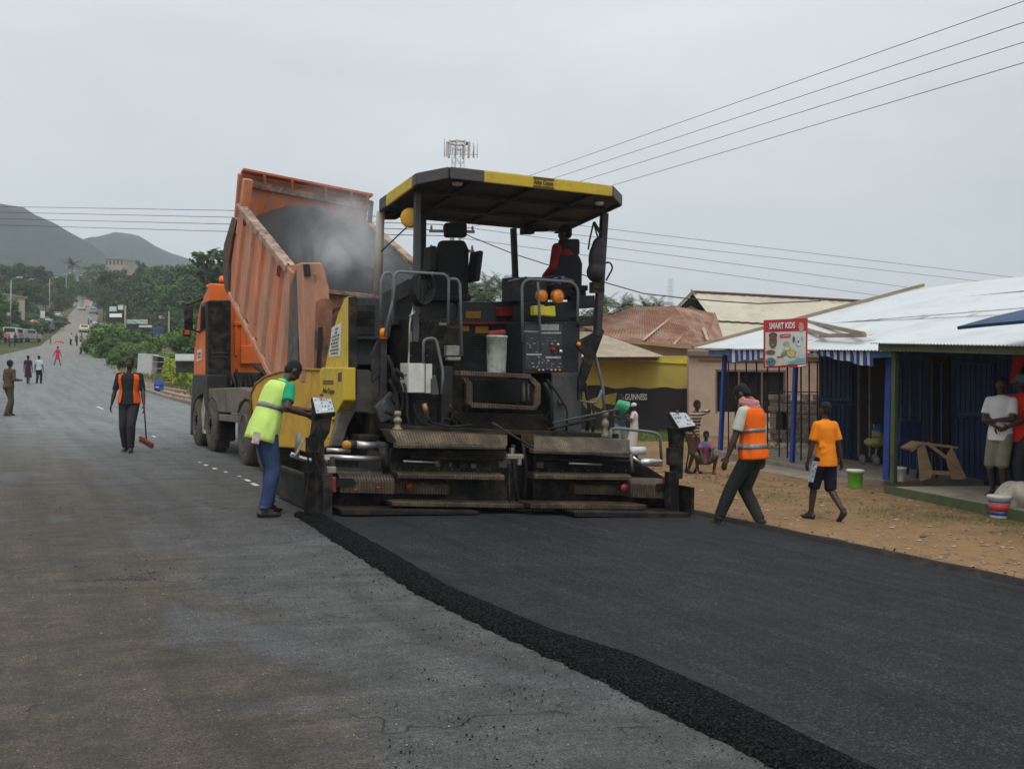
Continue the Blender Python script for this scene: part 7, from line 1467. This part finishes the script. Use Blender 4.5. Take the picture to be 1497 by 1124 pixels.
wire([oD(657, 330, 45), oD(690, 347, 44), oD(750, 371, 43), oD(800, 387, 42), oD(850, 401, 41), oD(888, 414, 40), oD(940, 429, 40), oD(1000, 436, 39), oD(1060, 441, 38), oD(1110, 444, 37), oD(1200, 440, 36)], .022, 'thick slack cable sagging from the pole to the cream roofed house')
for k in range(7):
    a = t1 - V((0, 0, .3 + k * .3)); b = t2 - V((0, 0, .1 + (k % 4) * .35)); wire([a, b], .03, 'one of the slack cables between the utility poles at the bend', sag=.6 + .25 * k, grp='slack cables at the bend')
    if k < 5: wire([b, oD(330, 430 + k * 9, 120)], .03, 'one of the slack cables running from the grey pole towards the truck', sag=.5 + .2 * k, grp='slack cables towards the truck')
# mobile mast
def mast(px, ytop, d, w, label, ant=True):
    p = oD(px, 540, d); z = gz(p.x, p.y); top = oD(px, ytop, d).z; t = thing('radio_mast', label, 'mast', (p.x, p.y, z)); g = MB(); n = int((top - z) / (w * 1.1)); cs = [V((sx * w / 2, sy * w / 2, 0)) for sx, sy in ((-1, -1), (1, -1), (1, 1), (-1, 1))]; b0 = V((p.x, p.y, 0)); r = max(.03, w * .035)
    for c in cs: g.tube([b0 + c * 1.2 + V((0, 0, z)), b0 + c + V((0, 0, top))], r, 4)
    for k in range(n):
        z0, z1 = z + (top - z) * k / n, z + (top - z) * (k + 1) / n
        for i in range(4): g.tube([b0 + cs[i] + V((0, 0, z0)), b0 + cs[(i + 1) % 4] + V((0, 0, z1))], r * .6, 4, False); g.tube([b0 + cs[i] + V((0, 0, z1)), b0 + cs[(i + 1) % 4] + V((0, 0, z1))], r * .6, 4, False)
    obj('lattice', g, GALV, t)
    if ant:
        AW = M('pale antenna', (.55, .54, .53), .6); 
        for a in range(9):
            an = a * 2 * PI / 9; q = b0 + V((1.45 * math.cos(an), 1.45 * math.sin(an), top - 1.0)); g = MB(); g.cbox(q, (.24, .16, 1.9), Matrix.Rotation(an, 3, 'Z')); g.bar(b0 + V((0, 0, q.z)), q, .05, .05); obj('antenna', g, AW, t)
        g = MB(); g.ring(b0 + V((0, 0, top - .2)), (0, 0, 1), 1.0, 1.35, .12, 16); g.ring(b0 + V((0, 0, top - 3.6)), (0, 0, 1), .8, 1.2, .12, 16); obj('platform', g, GALV, t)
        for k, (dx, h) in enumerate(((-1.75, 2.4), (1.9, 1.9), (2.4, 1.8), (2.0, 1.6), (-.3, 1.0))): g = MB(); q = b0 + VL * -dx + V((0, 0, top - 2.0)); g.tube([q, q + V((0, 0, h))], .05, 5); g.tube([q + V((0, 0, .4)), b0 + V((0, 0, top - 1.6))], .03, 4); obj('whip_antenna', g, GALV, t)
mast(664, 208, 130, 1.15, 'lattice mobile phone mast with panel antennas rising above the paver canopy'); mast(978, 408, 240, .8, 'thin distant lattice mast above the rusty roofed house', False)
# ------------------------------------------------------------------ far buildings
def bld(name, label, px0, px1, ytop, d, m, dep=10, roofm=None, wins=None, cat='building', flatroof=True):
    a, b = oD(px0, ytop, d), oD(px1, ytop, d); z = gz(a.x, a.y) - 1; h = (a.z + b.z) / 2; t = thing(name, label, cat, ((a.x + b.x) / 2, (a.y + b.y) / 2, z)); w_ = V((b.x - a.x, b.y - a.y, 0)); dp_ = V((VD.x, VD.y, 0)) * dep
    A0 = V((a.x, a.y, z)); g = MB(); g.hexa([A0, A0 + w_, A0 + w_ + dp_, A0 + dp_] + [p + V((0, 0, h - z)) for p in (A0, A0 + w_, A0 + w_ + dp_, A0 + dp_)]); obj('wall', g, m, t)
    e = w_.normalized() * .3; f = dp_.normalized() * .4; T0 = A0 + V((0, 0, h - z)); g = MB(); g.hexa([T0 - e - f, T0 + w_ + e - f, T0 + w_ + dp_ + e + f, T0 + dp_ - e + f] + [p + V((0, 0, .35)) for p in (T0 - e - f, T0 + w_ + e - f, T0 + w_ + dp_ + e + f, T0 + dp_ - e + f)]); obj('roof', g, roofm or m, t)
    if wins:
        nx_, nz_ = wins
        for i in range(nx_):
            for j in range(nz_):
                q = A0 + w_ * ((i + .5) / nx_) + V((0, 0, (h - z) * (1 - (j + .6) / (nz_ + .6)))) - f * .1; g = MB(); g.hexa([q - w_ * .25 / nx_, q + w_ * .25 / nx_, q + w_ * .25 / nx_ + f * .2, q - w_ * .25 / nx_ + f * .2] + [p + V((0, 0, (h - z) / nz_ * .4)) for p in (q - w_ * .25 / nx_, q + w_ * .25 / nx_, q + w_ * .25 / nx_ + f * .2, q - w_ * .25 / nx_ + f * .2)]); obj('window', g, M('far dark window', (.05, .045, .04), .5), t)
    return t
FC1 = M('stained concrete', (.36, .31, .25), .9, var=.15, scale=.3, bmp=0, dirt=(.24, .2, .16), damt=.5, dscale=.3)
bld('tower_building', 'tall bare concrete block rising above the trees', 153, 181, 378.5, 420, FC1, dep=9, wins=(5, 5)); bld('tower_building', 'narrow right wing of the tall concrete block', 182, 190, 380, 427, FC1, dep=6, wins=(1, 5))
for a in (('pale low building at the top of the street, beside the light green tree', 137, 150, 413, 430, (.55, .47, .36)), ('orange fronted building at the far end of the street', 113, 131, 421, 520, (.50, .30, .18)), ('low buff house below the orange fronted building', 130, 142, 428, 480, (.52, .45, .33)), ('small reddish kiosk row at the left top of the street', 96, 106, 428, 330, (.38, .16, .14)), ('white stall at the left top of the street', 101, 109, 432, 320, (.55, .5, .46)), ('cream house at the left edge behind the trees', -6, 8, 432, 175, (.5, .45, .36))): bld('low_building', a[0], *a[1:5], M('far wall %d' % a[1], a[5], .9, var=.15, scale=.4, bmp=0), dep=7, roofm=M('far roof', (.30, .24, .2), .9), wins=(3, 1))
# sheds and boards beside the bend
def board(name, label, x0, y0, x1, y1, d, m, cat, legs=True, th=.1):
    P_ = Pl(oD((x0 + x1) / 2, 540, d), VD); t = thing(name, label, cat, P_.at((x0 + x1) / 2, y1)); g = MB(); slab(g, P_, [(x0, y1), (x1, y1), (x1, y0), (x0, y0)], th); obj('panel', g, m, t)
    if legs:
        for x in (x0 + .6, x1 - .6): a = P_.at(x, y1); g = MB(); g.bar(a, V((a.x, a.y, gz(a.x, a.y) - .3)), .12, .12); obj('post', g, IRON, t)
WB_ = M('white board', (.62, .64, .62), .7, var=.08)
board('billboard', 'wider white billboard left of the pale utility pole', 160, 448, 170, 455, 170, WB_, 'billboard'); board('billboard', 'narrow white billboard just behind the pale utility pole', 172.5, 446, 180, 453, 165, WB_, 'billboard')
board('notice_board', 'small pale notice board on the left beside the first street lamp', 10, 456.5, 14.2, 461.5, 150, M('pale board', (.55, .53, .42), .8), 'board'); board('market_sign', 'white upright sign behind the parked cars on the left', 59, 454.5, 65.5, 465, 190, WB_, 'sign')
def shed(label, x0, x1, y0, ye, yb_, d, roofm, wallm):
    P_ = Pl(oD((x0 + x1) / 2, 540, d), VD); t = thing('market_shed', label, 'shed', P_.at((x0 + x1) / 2, yb_)); g = MB(); g.prism([P_.at(x0, ye), P_.at(x1, ye), P_.at(x1, y0, -3), P_.at(x0, y0, -3)], V((0, 0, .06))); obj('roof', g, roofm, t); g = MB(); slab(g, P_, [(x0 + 1, yb_ + 10), (x1 - 1, yb_ + 10), (x1 - 1, ye), (x0 + 1, ye)], .1, -.5); obj('wall', g, wallm, t)
DKW = M('dim stall wall', (.08, .07, .07), .9, var=.5, scale=1)
shed('shed with a faded green sheet roof behind the shrubs', 185, 216, 467.5, 474, 482, 150, M('green sheet', (.16, .27, .20), .8), DKW); shed('shed with a white sheet roof below the billboards', 160, 178, 459, 464, 470, 160, M('dull white sheet', (.5, .5, .48), .8), DKW); shed('shed with a grey roof between the shrubs and the second pole', 203, 222, 476, 479, 486, 140, M('grey sheet', (.28, .26, .25), .8), DKW)
shed('stall with a pale roof behind the second pole', 232, 262, 462, 466, 480, 175, M('pale rust sheet', (.22, .16, .13), .8), DKW); shed('lean-to with a grey green sheet roof beside the truck cab', 256, 292, 519, 528, 535, 58, M('grey green sheet', (.30, .34, .31), .8), M('open dark', (.05, .06, .04), .9))
P_ = Pl(oD(230, 540, 138), VD); g = MB(); slab(g, P_, [(223, 490), (234, 490), (234, 479), (223, 479)], 1.5); tag(obj('blue_kiosk', g, M('blue kiosk paint', (.025, .06, .16), .7, var=.2), bevel=.03), 'small dark blue kiosk among the shrubs', 'kiosk')
# white kiosk
P_ = Pl(oD(222, 548, 78), VD); kz = thing('white_kiosk', 'white panelled kiosk with an open shelf frame on its right side', 'kiosk', P_.at(215, 549))
g = MB(); slab(g, P_, [(200, 549), (221, 550), (223, 518), (202, 516.5)], 1.4); kb = obj('panel', g, M('kiosk white', (.50, .52, .50), .7, var=.08, scale=3, dirt=(.36, .33, .28), damt=.4), kz)
g = MB()
for x in (222.5, 240.5): g.bar(P_.at(x, 548), P_.at(x, 522), .06, .06, V((1, 0, 0)))
for y in (529, 538.5, 547.5): g.bar(P_.at(222, y), P_.at(241, y + .3), .07, .05)
obj('shelf_frame', g, M('shelf grey', (.35, .33, .3), .8), kz); g = MB(); g.prism([P_.at(221, 519.5), P_.at(247, 523.5), P_.at(247, 523.5, -1.4), P_.at(221, 519.5, -1.4)], V((0, 0, .05))); obj('roof', g, WB_, kz); g = MB(); slab(g, P_, [(223, 548), (240, 548), (240, 523), (223, 521)], .05, -1.2); obj('back', g, DKW, kz)
# blue drum
p = onG(232, 575); g = MB(); h = 18.5 / 1500 * (p - EYE).dot(_f); r_ = h * .36; g.lathe(p, (0, 0, 1), [(r_ * .95, 0), (r_, .03), (r_, h * .32), (r_ * 1.05, h * .34), (r_, h * .36), (r_, h * .66), (r_ * 1.05, h * .68), (r_, h * .7), (r_, h * .97), (r_ * .95, h)], 20); dr = tag(obj('blue_drum', g, M('blue drum paint', (.02, .05, .33), .5, var=.15)), 'blue drum with a small white mark on the kerb beside the truck', 'drum')
g = MB(); q = p + V((0, 0, h * .5)) - V((VD.x, VD.y, 0)) * r_ * 1.02; g.bar(q - VL * r_ * .4, q + VL * r_ * .4, .02, .05); o = obj('white_mark', g, WPL, None); o.parent = dr
# kerb and rubble bank on the right of the bend
g = MB(); vs = []; Yk = [25 + .5 * k for k in range(180)]
for Y in Yk:
    X = interp(RIGHT, Y); z = gz(X, Y); j = .03 * noise.noise((Y * .7, 0, 0)); vs += [(X - .02, Y, z - .05), (X, Y, z + .16 + j), (X + .22, Y, z + .17 + j), (X + .26, Y, z - .1)]
g.add(vs, [(j * 4 + i, j * 4 + i + 1, (j + 1) * 4 + i + 1, (j + 1) * 4 + i) for j in range(len(Yk) - 1) for i in range(3)]); struct('kerb', g, M('weathered kerb', (.20, .165, .13), .95, var=.4, scale=2, bmp=.4))
g = MB(); vs = []; Yk = [100 + 1.5 * k for k in range(30)]
for Y in Yk:
    X = interp(RIGHT, Y); z = gz(X, Y)
    for dx, dz in ((.4, 0), (1.2, .9), (2.5, 1.5), (5, 1.6), (9, .3)): vs.append((X + dx, Y, z + dz * (1 + .3 * noise.noise((Y * .4, dx, 0))) * min(1, (Y - 99) / 4)))
g.add(vs, [(j * 5 + i, j * 5 + i + 1, (j + 1) * 5 + i + 1, (j + 1) * 5 + i) for j in range(len(Yk) - 1) for i in range(4)], True); struct('earth_bank', g, M('brown bank', (.16, .11, .07), .95, var=.4, scale=1, bmp=.4, dirt=(.06, .08, .03), damt=.6))
def kr():
    Y = 26 + R.random() * 70; X = interp(RIGHT, Y) + .2 + R.random() * 1.6; return X, Y, gz(X, Y) - .03
chips('kerb_rubble', 1400, kr, .16, M('rubble', (.24, .19, .14), .95, var=.5, scale=2), 0, .6)
grass('bank_grass', 9000, lambda: (lambda X, Y: (X, Y, gz(X, Y) - .06))(interp(RIGHT, 60) + 1.5 + R.random() * 14, R.uniform(48, 100)), .35, GRASS)
for k, (x0, y0, x1, y1) in enumerate(((236, 570, 272, 576), (238, 575, 276, 585), (244, 562, 250, 563))):
    a, b = onG(x0, y0), onG(x1, y1); g = MB(); g.bar(a + V((0, 0, .12)), b + V((0, 0, .12)), .35, .12); tag(obj('timber_plank', g, M('dusty plank', (.30, .21, .14), .9, var=.3)), ('longer brown plank lying on the verge beside the blue drum', 'brown plank nearest the truck on the verge', 'short pale plank on the verge below the lime bushes')[k], 'plank', 'planks on the verge')
# ------------------------------------------------------------------ vehicles far up the street
GLASS = M('car glass', (.02, .025, .03), .15, bmp=0)
def car(label, px, py, col, kind='sedan', yaw=0., name='parked_car', cat='car', away=True):
    p = onG(px, py); ang = yaw; t = thing(name, label, cat, p, ang, 'vehicles far up the street', world=False); L, W_, H = {'sedan': (4.3, 1.7, 1.42), 'suv': (4.6, 1.85, 1.8), 'van': (4.8, 1.8, 2.0), 'truck': (6, 2.1, 2.6)}[kind]; m_ = M('car paint %.2f %.2f %.2f' % col, col, .35, var=.06, bmp=0)
    pr_ = {'sedan': [(-.5, .25), (-.5, .62), (-.36, .66), (-.22, 1.0), (.12, 1.0), (.26, .68), (.5, .58), (.5, .25)], 'suv': [(-.5, .25), (-.5, .66), (-.47, 1.0), (.12, 1.0), (.24, .64), (.5, .58), (.5, .25)], 'van': [(-.5, .2), (-.5, 1.0), (.25, 1.0), (.42, .6), (.5, .5), (.5, .2)], 'truck': [(-.5, .3), (-.5, 1), (.5, 1), (.5, .3)]}[kind]
    g = MB(); g.prism([V((-W_ / 2, y * L, z * H)) for y, z in pr_], (W_, 0, 0)); b = obj('body', g, m_, t, bevel=.08)
    wr = {'sedan': (-.34, -.22), 'suv': (-.5, -.485), 'van': (-.505, -.505), 'truck': (-.505, -.505)}[kind]
    g = MB(); g.hexa([V((x, y * L - (.03), z * H)) for x, y, z in ((-W_ * .4, wr[0] - .002, .69), (W_ * .4, wr[0] - .002, .69), (W_ * .4, wr[0] + .01, .69), (-W_ * .4, wr[0] + .01, .69), (-W_ * .36, wr[1] - .002, .95), (W_ * .36, wr[1] - .002, .95), (W_ * .36, wr[1] + .01, .95), (-W_ * .36, wr[1] + .01, .95))]); obj('rear_window', g, GLASS, t)
    g = MB(); g.box((-W_ / 2 - .01, -.3 * L, .70 * H), (W_ / 2 + .01, .10 * L, .92 * H)); obj('side_window', g, GLASS, t)
    g = MB(); fy = {'sedan': .26, 'suv': .24, 'van': .42, 'truck': .5}[kind]; g.hexa([V((x, y * L + .03, z * H)) for x, y, z in ((-W_ * .4, fy - .01, .68), (W_ * .4, fy - .01, .68), (W_ * .4, fy + .005, .68), (-W_ * .4, fy + .005, .68), (-W_ * .36, fy - .14, .95), (W_ * .36, fy - .14, .95), (W_ * .36, fy - .12, .95), (-W_ * .36, fy - .12, .95))]); obj('windscreen', g, GLASS, t)
    for sx in (-1, 1):
        for y in (-.31, .32): g = MB(); g.cyl((sx * (W_ / 2 - .18), y * L, .32), (sx * (W_ / 2 + .01), y * L, .32), .32, .32, 14); obj('wheel', g, RUB, t)
        g = MB(); g.box((sx * W_ * .33, -.5 * L - .02, .42 * H), (sx * W_ * .45, -.5 * L, .52 * H)); obj('tail_light', g, REDP, t); g = MB(); g.box((sx * W_ * .30, .5 * L, .36 * H), (sx * W_ * .44, .5 * L + .02, .46 * H)); obj('headlight', g, WB_, t)
    return t
car('pale yellow and white car coming down the right side of the street', 123.5, 486, (.62, .58, .34), 'sedan', PI - .12)
car('silver off-roader parked at the upper right side of the street', 136.5, 460, (.30, .32, .34), 'suv', PI - .2)
car('small white car high on the street left of the silver off-roader', 119.5, 454.5, (.50, .50, .48), 'sedan', PI - .2)
car('grey van parked by the left kerb right of the red umbrella', 70.5, 485, (.20, .21, .24), 'van', -.15)
car('dusty grey off-roader parked at the left behind the people', 40, 500, (.30, .31, .33), 'suv', -.6); car('dark blue car parked behind the dusty off-roader', 25, 487, (.05, .08, .14), 'sedan', .9); car('white van parked at the far left behind the people', 19, 500, (.55, .52, .45), 'van', -.2); car('dull green car among the market stalls on the left', 37, 480, (.10, .17, .13), 'sedan', 1.2)
car('brown lorry at the far top of the street', 133, 437, (.30, .20, .12), 'truck', PI - .2, 'parked_lorry', 'lorry'); car('white minibus at the far top of the street', 128, 431, (.5, .48, .44), 'van', PI - .2, 'minibus', 'minibus')
for k, (x, c) in enumerate(((112, (.3, .05, .06)), (116, (.05, .05, .06)), (120, (.5, .48, .45)), (107, (.35, .33, .3)))): car(('dark red car', 'black car', 'white car', 'beige car')[k] + ' in the queue at the far top left of the street', x, 443 - k * .6, c, 'sedan', -.2)
def umb(label, px, py, ytop, w_, cols):
    p = onG(px, py); t = thing('market_umbrella', label, 'umbrella', p); D_ = (p - EYE).dot(_f); h = oD(px, ytop, D_).z - p.z; g = MB(); g.cyl(p, p + V((0, 0, h)), .03, .03, 6); obj('pole', g, GALV, t); g = MB(); n = 8; c = p + V((0, 0, h)); r_ = w_ / 1500 * D_ / 2
    ms = [M('umbrella %.2f %.2f %.2f' % cc, cc, .8, bmp=0) for cc in cols]
    for k in range(n): g.m = k % len(ms); a0, a1 = 2 * PI * k / n, 2 * PI * (k + 1) / n; g.add([c, c + V((r_ * math.cos(a0), r_ * math.sin(a0), -r_ * .45)), c + V((r_ * math.cos(a1), r_ * math.sin(a1), -r_ * .45))], [(0, 1, 2)])
    obj('canopy', g, ms, t, solid=.02)
umb('red and pink market umbrella over the stalls on the left', 48, 487, 467, 17, [(.55, .05, .05), (.6, .3, .3)]); umb('white umbrella beside the hedge on the right of the street', 142, 497, 488.5, 17, [(.65, .65, .62)]); umb('lilac umbrella beside the street on the right', 138, 485, 470, 11, [(.32, .27, .5), (.5, .46, .6)]); umb('blue green umbrella right of the lilac one', 147, 485, 472, 11, [(.12, .22, .26)])
for lb, x, y, c_, kd, yw in (('black car parked behind the white van at the far left', 8, 493, (.03, .03, .035), 'sedan', .8), ('red car among the stalls left of the green car', 30, 475, (.35, .03, .03), 'sedan', 1.0), ('silver car just above the grey van on the left', 64, 474, (.42, .43, .44), 'sedan', .3), ('white car in the upper stretch left of the motorcycle', 84, 466, (.5, .5, .5), 'sedan', -.2), ('blue car high on the right side of the street', 141, 449, (.05, .1, .25), 'sedan', PI - .2), ('beige taxi following the small white car down the street', 126, 446, (.5, .42, .25), 'sedan', PI - .2)): car(lb, x, y, c_, kd, yw)
umb('red stall umbrella at the back left beside the white sign', 37, 476, 457, 11, [(.5, .08, .07)]); umb('dark blue umbrella behind the red and pink one', 57, 482, 466, 11, [(.05, .06, .16)])
# red barrier
def bar2(x, lb):
    P_ = Pl(onG(x, 500), VD); t = thing('road_barrier', lb, 'barrier', P_.at(x, 501)); g = MB(); slab(g, P_, [(x - 4, 500.5), (x + 4, 500.5), (x + 4, 497.5), (x - 4, 497.5)], .3); obj('panel', g, M('barrier red', (.60, .02, .05), .5), t, bevel=.03)
P_ = Pl(onG(86, 503), VD); t = thing('road_barrier', 'red barrier with white spots standing across the street', 'barrier', P_.at(86, 504)); g = MB(); slab(g, P_, [(80, 503.5), (92, 503.5), (92.5, 501), (91, 498.5), (80.5, 498.5), (79.5, 501)], .3); rb = obj('panel', g, M('barrier red', (.60, .02, .05), .5), t, bevel=.03)
g = MB()
for x in (82, 84.7, 87.4, 90): slab(g, P_, [(x - .6, 502.2), (x + .6, 502.2), (x + .6, 500.2), (x - .6, 500.2)], .02, .03)
obj('white_spot', g, WB_, rb)
for px, py, lb in ((95.5, 476, 'motorcycle with a dark rider coming down the middle of the street'),):
    q = onG(px, py); person('dark clothed rider on the motorcycle in the street', q + V((0, 0, 0)), V((-.2, -1, 0)), H=1.7, pelz=.8, feet=[(-.2, .15, .25), (.2, .15, .25)], hands=[(-.3, .5, 1.0), (.3, .5, 1.0)], shirt=CLOTH('dark far cloth', FC['dark']), trousers=CLOTH('dark far cloth', (0, 0, 0)), vox=.03, fingers=False)
    t = thing('motorcycle', lb, 'motorcycle', q); g = MB(); g.ring(q + V((0, .65, .3)), (1, 0, 0), .22, .32, .12, 16); g.ring(q + V((0, -.65, .3)), (1, 0, 0), .22, .32, .12, 16); obj('wheel', g, RUB, t); g = MB(); g.bar(q + V((0, -.6, .55)), q + V((0, .6, .6)), .25, .3); g.bar(q + V((-.35, -.5, 1.0)), q + V((.35, -.5, 1.0)), .05, .05); g.bar(q + V((0, -.65, .3)), q + V((0, -.45, 1.0)), .06, .06); obj('body', g, REDP, t)
# ------------------------------------------------------------------ air
g = MB(); g.box((-1680, -1680, -6), (1680, 1680, 260)); hz = tag(obj('haze', g, None), kind='stuff')
m = bpy.data.materials.new('haze'); m.use_nodes = True; nt = m.node_tree; nt.nodes.remove(nt.nodes['Principled BSDF'])
vol = N(nt, 'ShaderNodeVolumePrincipled'); vol.inputs['Color'].default_value = (.80, .90, 1, 1); vol.inputs['Density'].default_value = .0004; vol.inputs['Anisotropy'].default_value = .0
nt.links.new(vol.outputs[0], nt.nodes['Material Output'].inputs['Volume']); hz.data.materials.clear(); hz.data.materials.append(m)
# ------------------------------------------------------------------ pieces that stand apart become parts of their own
KEEP = {'access_louvre', 'bolt_row', 'panel_marking', 'notice_text', 'tread', 'wheel_nut', 'lattice', 'block_wall', 'crown', 'body', 'platform', 'whip_antenna', 'handle', 'tied_rag', 'panel_key', 'maker_plate', 'reflective_stripe', 'eye', 'bristle', 'push_button', 'pale_boulder', 'striped_valance', 'louvre_panel'}
def clusters(me):
    n = len(me.vertices); par = list(range(n))
    def fd(a):
        while par[a] != a: par[a] = par[par[a]]; a = par[a]
        return a
    for e in me.edges:
        a, b = fd(e.vertices[0]), fd(e.vertices[1])
        if a != b: par[a] = b
    comp = {}
    for i in range(n): comp.setdefault(fd(i), []).append(i)
    cs = list(comp.values())
    if len(cs) < 2 or len(cs) > 60: return None
    bb = []
    for c in cs:
        P_ = [me.vertices[i].co for i in c]; bb.append([min(p[k] for p in P_) - .02 for k in range(3)] + [max(p[k] for p in P_) + .02 for k in range(3)])
    gp = list(range(len(cs)))
    def g2(a):
        while gp[a] != a: a = gp[a]
        return a
    for i in range(len(cs)):
        for j in range(i):
            if all(bb[i][k] <= bb[j][k + 3] and bb[j][k] <= bb[i][k + 3] for k in range(3)): gp[g2(i)] = g2(j)
    out = {}
    for i, c in enumerate(cs): out.setdefault(g2(i), []).extend(c)
    return list(out.values()) if len(out) > 1 else None
for o in list(bpy.data.objects):
    if o.type != 'MESH' or o.parent is None or o.get('kind') or o.data.users > 1 or len(o.data.vertices) > 6000: continue
    base = o.name.split('.')[0]
    if base in KEEP or 'text' in base or 'letter' in base: continue
    cl_ = clusters(o.data)
    if not cl_: continue
    me = o.data; owner = {}
    for k, c in enumerate(cl_):
        for i in c: owner[i] = k
    for k in range(len(cl_)):
        idx = {}; vs = []
        for i in cl_[k]: idx[i] = len(vs); vs.append(me.vertices[i].co[:])
        fs = [p for p in me.polygons if owner[p.vertices[0]] == k]
        if not fs: continue
        m2 = bpy.data.meshes.new(base); m2.from_pydata(vs, [], [[idx[i] for i in p.vertices] for p in fs])
        for mm in me.materials: m2.materials.append(mm)
        m2.polygons.foreach_set('use_smooth', [p.use_smooth for p in fs]); m2.polygons.foreach_set('material_index', [p.material_index for p in fs]); m2.update()
        if k == 0: first = m2; continue
        c = o.copy(); C.objects.link(c); c.data = m2; c.parent = o.parent
    o.data = first

SC.cycles.volume_bounces = 2
bpy.context.view_layer.update()
